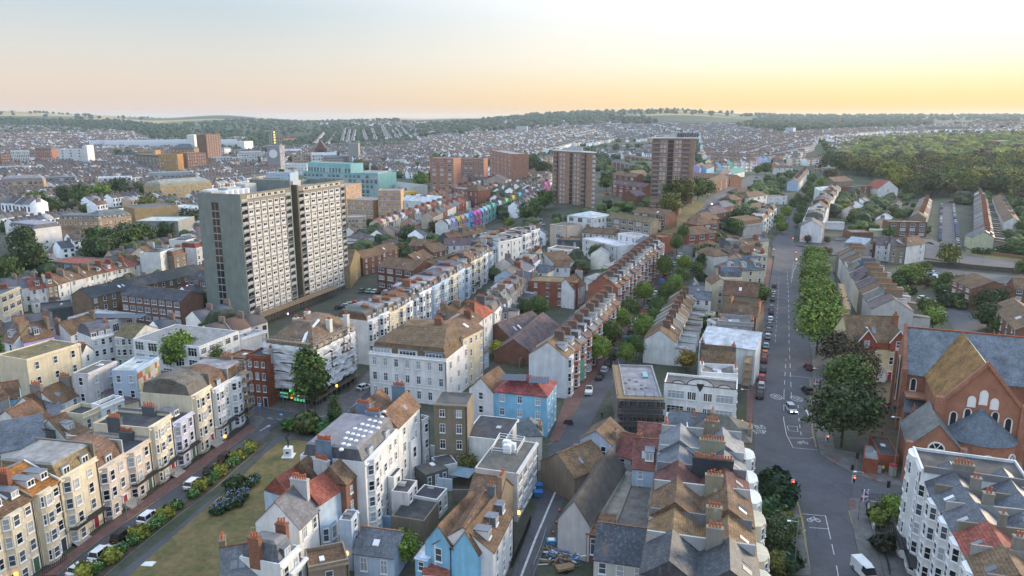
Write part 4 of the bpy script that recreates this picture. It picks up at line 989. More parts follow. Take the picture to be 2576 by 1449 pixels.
# ------------------------------------------------------------------ terraces and blocks, middle and right
def R_(*a):return random.choice(a)
def vict(i):
 return dict(wall=R_('W','C','W','C','L'),roof=R_('m','m','m','g'),rc=R_('t','t','s','f'),fl=4,bay=R_('bow','c','c',None),dorm=R_(1,2,2),chim=1,pots=R_(6,8),balc=i%4==1,dH=R_(0,.3,-.4),nc=2)
row('v',[(925,812),(1000,780),(1085,727)],8,12.5,11,'cream terrace by sheeted block',vict,chcol=(.25,.13,.09))
row('v',[(1085,727),(1150,690),(1215,645)],7,12,11,'long cream terrace, middle part',vict)
row('v',[(1215,645),(1262,608),(1304,590)],6,12,11,'long cream terrace, far part',lambda i:dict(vict(i),wall=R_('W','L','C')))
row('v',[(1254,612),(1300,600),(1358,577)],4,14,12,'the tall white end terrace',lambda i:dict(vict(i),wall='W',roof='f',rc='t'))
def backs(i):
 return dict(wall=R_('W','W','G','P','T'),roof=R_('g','g','b','m'),rc=R_('t','s','p','f'),fl=3,nc=2,back=True,door=False,chim=1,pots=R_(4,6,8),ext=R_((2.4,4,6),(2.4,4,5),None),bay=None,dorm=R_(0,0,1))
row('v',[(1245,790),(1290,742),(1330,706)],6,9,9,'backs beside the low hall',backs)
row('v',[(1300,700),(1345,668),(1372,640)],4,9.5,9,'backs uphill of the low hall',lambda i:dict(backs(i),wall=R_('W','W','L')))
def redv(i):
 return dict(wall='r',roof='g',rh=3.6,rc=R_('t','t','s','p'),fl=3,nc=1,bay='c',chim=1,pots=5,dorm=1,chcol=(.15,.11,.09),dw=2.4,wcol=jit((.30,.11,.075),.15),extra=' and white-trimmed bay',dH=R_(0,.2))
row('e3',[(822,905),(1010,700),(1200,500),(1420,250)],10,10.5,10,'red brick tree-lined terrace',lambda i:dict(redv(i),**(dict(wall='n',wcol=(.66,.65,.66))if i==0 else{})),lod=1)
row('m2',[(860,690),(1000,560),(1130,440),(1235,350)],12,10,11,'the upper red brick terrace',redv,lod=1)
def whb(i):
 return dict(wall=R_('W','W','n'),roof='g',rc=R_('t','f','t'),fl=2,nc=2,rh=3.2,back=True,door=False,chim=1,pots=4,chcol=(.14,.10,.08),ext=(2.6,4.5,5.0))
row('e4',[(320,1440),(385,1290),(430,1190),(490,1050),(545,960)],8,7,9,'the white-backed street terrace',whb)
NB2=[('m2',(1720,740),(2005,760),None,9,dict(D=8,roof='g',wall='T',rc='t',fl=3,nc=0,rh=4,chim=0,label='brown blank gable wall with a pale stain like a bird',door=False)),('e4',(735,770),(930,775),None,10.5,dict(D=9,roof='x',wall='C',rc='t',fl=4,nc=1,rh=2,chim=0,label='cream gable with arched attic window above the gardens',door=False)),('e4',(760,440),(915,445),None,10,dict(D=12,roof='h',wall='n',rc='t',fl=3,nc=0,chim=0,label='tall blank off-white side wall with small pyramid roof',door=False)),('e4',(912,575),(1338,612),None,9,dict(D=11,roof='h',wall='C',rc='s',fl=3,nc=4,rh=4,dorm=3,chim=1,pots=6,label='cream villa with three white dormers in a dark slate hipped roof',door=False,side='R',balc=True)),('e4',(470,870),(722,890),None,4.5,dict(D=9,roof='g',wall='W',rc='s',fl=1,nc=2,rh=2,chim=0,label='low white workshop with slate roof',door=False)),('e4',(530,935),(725,955),None,6,dict(D=7,roof='g',wall='W',rc='s',fl=2,nc=2,rh=2,chim=0,label='white cottage with slate roof in the back gardens',door=False)),('e4',(465,820),(600,835),None,4,dict(D=7,roof='x',wall='W',rc='s',fl=1,nc=1,rh=3,chim=0,label='odd angular grey roofed studio',door=False)),('e4',(600,1110),(745,1130),None,4,dict(D=3,roof='f',wall='C',rc='f',fl=1,nc=1,chim=0,label='low cream wall block in the back gardens',door=False)),('e4',(870,1110),(1240,1160),None,9.5,dict(D=10,roof='b',wall='T',rc='t',fl=3,nc=1,rh=2.8,chim=2,pots=6,label='pair of brown gabled roofs below the stained gable wall',door=False)),('e4',(800,1230),(1210,1260),None,9.5,dict(D=9,roof='v',wall='G',rc='f',fl=3,nc=1,chim=2,pots=8,label='grey roof with red pots beside the white sheeted roof',door=False)),('e4',(680,1190),(780,1230),None,5,dict(D=7,roof='f',wall='W',rc='k',fl=2,nc=1,chim=0,label='small white back extension with dark roof',door=False)),('e4',(830,690),(1080,720),None,9.5,dict(D=10,roof='m',wall='C',rc='s',fl=3,nc=2,chim=2,pots=8,label='cream house with two brown brick chimneys of red pots',door=False,chcol=(.3,.14,.08))),('e4',(1250,430),(1365,450),None,10,dict(D=12,roof='f',wall='C',rc='f',fl=3,nc=2,side='R',chim=2,pots=8,label='cream curved corner house beside the traffic lights',door=False)),('e4',(950,330),(1080,345),None,8.5,dict(D=9,roof='m',wall='S',rc='s',fl=2,nc=1,chim=2,pots=6,win='w',label='house with large grid window and solar panels near the junction',door=False)),('e4',(1100,380),(1320,400),None,9,dict(D=8,roof='b',wall='T',rc='t',fl=3,nc=2,rh=2,chim=2,pots=9,label='brown roofed houses with many red pots near the junction',door=False,side='R')),('e4',(1100,300),(1310,320),None,9,dict(D=10,roof='g',wall='T',rc='t',fl=3,nc=2,rh=2.4,chim=2,pots=9,label='scaffolded house with a long row of pots at the junction',door=False,side='R')),('e4',(1150,245),(1390,275),None,7.5,dict(D=8,roof='g',wall='C',rc='s',fl=2,nc=1,rh=2.5,chim=1,label='cream gabled house at the corner of the crossroads',door=False,side='R')),('e4',(685,345),(895,360),None,4.5,dict(D=11,roof='h',wall='C',rc='t',fl=1,nc=3,rh=3.2,chim=0,label='small hipped chapel-like house with solar panels',door=False)),('e4',(690,400),(760,440),None,5,dict(D=8,roof='g',wall='D',rc='s',fl=2,nc=1,rh=2,chim=0,label='dark slate clad house beside the conifers',door=False)),('e4',(455,178),(790,190),None,6.5,dict(D=10,roof='h',wall='r',rc='t',fl=2,nc=3,rh=3.2,chim=1,pots=3,label='red brick semi-detached pair with hipped roof at the crossroads',win='w',side='R')),('e4',(570,60),(810,80),None,6.5,dict(D=10,roof='h',wall='b',rc='t',fl=2,nc=3,rh=3.2,chim=1,pots=3,label='brown hipped house with pale roof windows up the hill',win='w')),('e4',(1045,20),(1140,30),None,7,dict(D=8,roof='f',wall='W',rc='l',fl=2,nc=1,chim=0,label='small white cube house before the wooded gardens',door=False)),('e4',(1100,60),(1320,85),(1330,-20),8.5,dict(D=10,roof='m',wall='G',rc='t',fl=3,nc=0,chim=1,pots=8,label='blue-grey blank end wall of the upper left terrace',door=False,gwin=False)),('eB',(1100,-10),(1905,95),None,10,dict(D=10,roof='s',wall='W',rc='w',fl=3,nc=0,rh=2,chim=0,label='house wrapped in white sheeting with a corrugated temporary roof',door=False,gwin=False)),('eB',(1130,300),(1620,330),None,10,dict(D=9,roof='b',wall='T',rc='t',fl=3,nc=1,rh=3,chim=2,pots=5,label='brown twin-roofed house in front of the white sheeting',door=False,chcol=(.1,.1,.1))),('eB',(1130,470),(1650,500),None,10.5,dict(D=7,roof='v',wall='W',rc='f',fl=3,nc=1,chim=2,pots=6,label='white rear house with two white chimneys behind the curved parapet',door=False,chcol=(.68,.68,.68))),('eB',(598,592),(1640,700),(1750,560),11.5,dict(D=8,roof='f',wall='W',rc='f',fl=3,nc=0,chim=0,parapet=.5,label='white art deco block with scalloped black-edged parapet',door=False,gwin=False,cornice=False,name='building')),('eB',(640,1250),(1290,1330),None,8.5,dict(D=8,roof='g',wall='W',rc='s',fl=3,nc=4,rh=2.8,chim=1,pots=3,label='white block with wide plain slate roof before the art deco block',win='x',door=False)),('eB',(950,1300),(1830,1420),None,9,dict(D=9,roof='h',wall='T',rc='f',fl=3,nc=0,rh=3,chim=2,pots=5,label='brown rendered gable house with two big buff-potted chimneys',door=False,chcol=(.26,.22,.16))),('b2',(1020,490),(1160,500),None,9.5,dict(D=8,roof='f',wall='W',rc='s',fl=3,nc=2,chim=0,label='white back block with black windows below the slate roof',win='x',door=False)),('b2',(448,540),(655,585),(500,440),8,dict(roof='x',wall='L',rc='t',fl=2,nc=2,rh=2.2,chim=1,pots=2,label='pale blue gabled house at the bend of the street',door=False,wcol=(.40,.46,.56))),('b2',(660,640),(795,680),None,5.5,dict(D=8,roof='g',wall='n',rc='r',fl=2,nc=1,rh=3,chim=1,pots=2,label='low cottage with maroon tiled roof and one rooflight',door=False,rcol=(.16,.06,.055))),('b2',(790,735),(1010,755),None,8.5,dict(D=9,roof='g',wall='L',rc='r',fl=3,nc=2,rh=3.6,dorm=1,chim=0,label='pale blue backed house with maroon mansard and small dormer',door=False,back=True,rcol=(.17,.07,.06))),('b2',(820,540),(1020,560),None,8,dict(D=6,roof='g',wall='T',rc='r',fl=2,nc=0,rh=2,chim=1,pots=3,label='dull red tiled roof behind the pale blue backed house',door=False,rcol=(.17,.07,.06))),('b2',(905,800),(1000,815),None,6,dict(D=4,roof='f',wall='L',rc='k',fl=2,nc=1,chim=0,parapet=.05,label='small pale blue back extension with dark roof',door=False,cornice=False)),('b2',(1012,740),(1065,745),None,5,dict(D=6,roof='f',wall='n',rc='k',fl=2,nc=1,chim=0,parapet=.05,label='narrow off-white wing between the backs',door=False,cornice=False)),('b2',(1070,780),(1135,785),None,5,dict(D=5,roof='f',wall='T',rc='w',fl=2,nc=0,chim=0,parapet=.05,label='narrow brown wing with white roof light',door=False,cornice=False)),('b2',(410,800),(640,700),None,5,dict(D=9,roof='g',wall='T',rc='t',fl=1,nc=0,rh=3,chim=0,label='brown tiled shed roof along the middle street',door=False)),('b2',(590,840),(755,870),None,4.5,dict(D=9,roof='f',wall='D',rc='f',fl=1,nc=0,chim=0,parapet=.05,label='grey flat roofed workshop beside the brown shed',door=False,cornice=False)),('b2',(302,1065),(510,1112),None,6.5,dict(D=21,roof='x',wall='n',rc='k',fl=1,nc=0,rh=3.6,chim=0,label='long dark gabled warehouse with grey boarded front',door=False,gwin=False,rcol=(.075,.065,.06))),('b2',(515,1110),(660,1145),None,4.5,dict(D=19,roof='s',wall='T',rc='f',fl=1,nc=0,rh=.6,chim=0,label='lean-to workshop with pale corrugated roof beside the warehouse',door=False,rcol=(.24,.22,.19))),('b2',(655,1170),(920,1218),None,5,dict(D=22,roof='f',wall='T',rc='f',fl=1,nc=0,chim=0,parapet=.35,label='grey flat roof with white parapet beside the warehouse',door=False,cornice=False,rcol=(.14,.125,.115))),('b2',(490,1165),(650,1190),None,5,dict(D=5,roof='s',wall='b',rc='t',fl=1,nc=1,rh=1,chim=0,win='w',label='small brick shed with one white window by the builders yard',door=False)),('b2',(538,1330),(1010,1400),None,6.5,dict(D=8,roof='g',wall='n',rc='s',fl=2,nc=4,rh=3.4,chim=0,label='cream house with wide dark slate roof at the bottom edge',door=False,rcol=(.045,.055,.075))),('b2',(1005,1175),(1180,1200),None,7,dict(D=8,roof='f',wall='W',rc='s',fl=2,nc=0,chim=0,parapet=.1,label='white walled block with grey-speckled flat roof',door=False,cornice=False)),('m3',(250,165),(440,185),None,9,dict(D=9,roof='f',wall='G',rc='r',fl=3,nc=0,chim=0,label='large blue-grey blank end wall beyond the crossroads',door=False,gwin=False,wcol=(.20,.215,.24))),('m3',(470,150),(625,160),None,4.5,dict(D=4,roof='f',wall='W',rc='l',fl=1,nc=0,chim=0,label='white garden wall block behind the blue-grey end wall',door=False)),('m3',(850,215),(990,225),None,4,dict(D=6,roof='f',wall='Q',rc='w',fl=1,nc=0,chim=0,label='pale yellow single-storey shed with roof lights',door=False)),('m3',(690,235),(860,245),None,5,dict(D=14,roof='f',wall='b',rc='f',fl=1,nc=0,chim=0,label='grey flat workshop roof with pale panels',door=False)),('m3',(988,150),(1300,160),None,8.5,dict(D=10,roof='f',wall='b',rc='f',fl=3,nc=4,win='w',chim=0,label='brown brick flats with white window panels',door=False)),('e5',(600,268),(735,280),None,8,dict(D=9,roof='g',wall='W',rc='p',fl=3,nc=2,rh=3,chim=1,pots=4,label='white backed house at the left of the three tall backs',back=True,door=False)),('e5',(740,275),(890,285),None,9,dict(D=9,roof='g',wall='T',rc='p',fl=3,nc=2,rh=3,chim=1,pots=5,label='brown rendered back in the middle of the three tall backs',back=True,door=False,chcol=(.3,.14,.1))),('e5',(890,285),(1078,255),None,9,dict(D=9,roof='g',wall='W',rc='t',fl=3,nc=2,rh=3,chim=0,label='white back at the right of the three tall backs',back=True,door=False)),('e5',(490,250),(590,260),None,8,dict(D=6,roof='f',wall='b',rc='s',fl=2,nc=1,chim=0,win='w',label='brown dormered block with wide white window',door=False)),('e5',(305,245),(490,270),None,9,dict(D=8,roof='s',wall='G',rc='l',fl=3,nc=0,rh=2,chim=0,label='pale blue-grey roof behind the tall backs',door=False,rcol=(.3,.36,.42))),('e5',(1520,200),(1725,205),None,6.5,dict(D=9,roof='x',wall='Q',rc='s',fl=2,nc=0,rh=3,chim=1,pots=6,label='pale yellow gable end of the terrace beside the street of cars',door=False,gwin=False)),('e5',(1510,690),(1925,700),(1465,610),7.5,dict(D=10,roof='x',wall='b',rc='t',fl=3,nc=1,rh=3,chim=0,side='L',sidecols=3,label='brown brick flats with gable and white bays on the left',win='w',door=False)),('e5',(1925,690),(2100,700),None,7.5,dict(D=9,roof='g',wall='b',rc='t',fl=3,nc=2,rh=3,chim=0,label='brown brick flats at the right edge behind the gabled flats',win='w',door=False)),('e5',(1690,850),(1930,1080),None,7.5,dict(D=12,roof='g',wall='b',rc='t',fl=3,nc=5,rh=3.2,chim=0,label='brown brick flats with long tiled roof at the right edge',door=False)),('b3',(1590,880),(1700,900),None,8,dict(D=8,roof='s',wall='W',rc='t',fl=2,nc=0,rh=2,chim=0,label='white house with brown roof at the right edge',door=False)),]
for(c,a,b,c3,H,k)in NB2:
 k=dict(k);D=k.pop('D',8)
 o=bld(c,a,b,H,D,c3,**k)
 if 'art deco block with scalloped' in k['label']:
  A,B,D=corners(c,a,b,c3,H,8);L=sqrt((B[0]-A[0])**2+(B[1]-A[1])**2)
  for f in(0,1,2):
   for x,w2,st in((.17,3.6,'w'),(.36,.9,'c'),(.42,.9,'c'),(.58,.9,'c'),(.64,.9,'c'),(.84,3.6,'w')):window(o,L*x,0,1.6+f*3.5,w2,1.9,0,st,0)
   window(o,L,2,1.6+f*3.5,1.0,1.9,pi/2,'s',0)
  for x,r in((.2,1.1),(.5,2.2),(.83,1.1)):
   b=MB();n=10;P=[(L*x+r*1.3*cos(pi*q/n),H+.45+r*.75*sin(pi*q/n))for q in range(n+1)]
   b.add([(p[0],0,p[1])for p in P]+[(p[0],.25,p[1])for p in P],[tuple(range(n+1))]+[(q,q+n+1,q+n+2,q+1)for q in range(n)]);ob('parapet_scallop',b.mesh('parapet_scallop',['stucco']),o,col=WALL['W'][0])
   b=MB()
   for q in range(n):b.tube((P[q][0],-.03,P[q][1]),(P[q+1][0],-.03,P[q+1][1]),.10,5)
   ob('coping',b.mesh('coping',['black_paint']),o)
  b=MB();b.box(0,-.06,H+.46,L,-.001,H+.62);ob('coping',b.mesh('coping',['black_paint']),o)
  b=MB();b.add([(L*.5-.8,-.08,H+1),(L*.5+.8,-.08,H+1),(L*.5+.5,-.08,H+.1),(L*.5,-.08,H-.9),(L*.5-.5,-.08,H+.1)],[(0,4,3,2,1)]);ob('crest',b.mesh('crest',['black_paint']),o)
def tr(i):
 return dict(wall=R_('W','C','n','T'),roof=R_('g','b','v','g'),rc=R_('t','p','t','f'),fl=3,nc=2,back=True,door=False,chim=1,pots=12,chl=6.5,ext=R_((3,6,6),(3,5,7),(2.6,5,5)),chcol=R_((.25,.2,.13),(.12,.2,.28),(.28,.22,.14),(.3,.29,.27)),dorm=R_(0,1))
row('e5',[(960,905),(830,760),(700,600),(600,470),(500,360),(470,300)][:5],11,9,12,'terrace behind the bright trees',tr,lod=1)
row('eC',[(1585,1070),(1640,860),(1700,720),(1760,640),(1850,500)],14,9,11,'terrace right of far street',lambda i:dict(wall=R_('W','C','n'),roof=R_('m','v','g'),rc=R_('t','p','f'),fl=3,nc=2,back=True,door=False,chim=1,pots=8),lod=2)
row('eC',[(755,980),(870,860),(935,800)],5,8.5,9,'bay terrace left of far street',lambda i:dict(wall=R_('W','C','W'),roof=R_('g','m'),rc='t',fl=3,bay='c',chim=1,pots=9),lod=2)
row('eC',[(1250,430),(1330,340),(1400,250)],8,7.5,9,'white gabled far terrace',lambda i:dict(wall=R_('W','W','L'),roof='g',rc=R_('t','p'),fl=2,nc=2,chim=1,pots=8),lod=2)
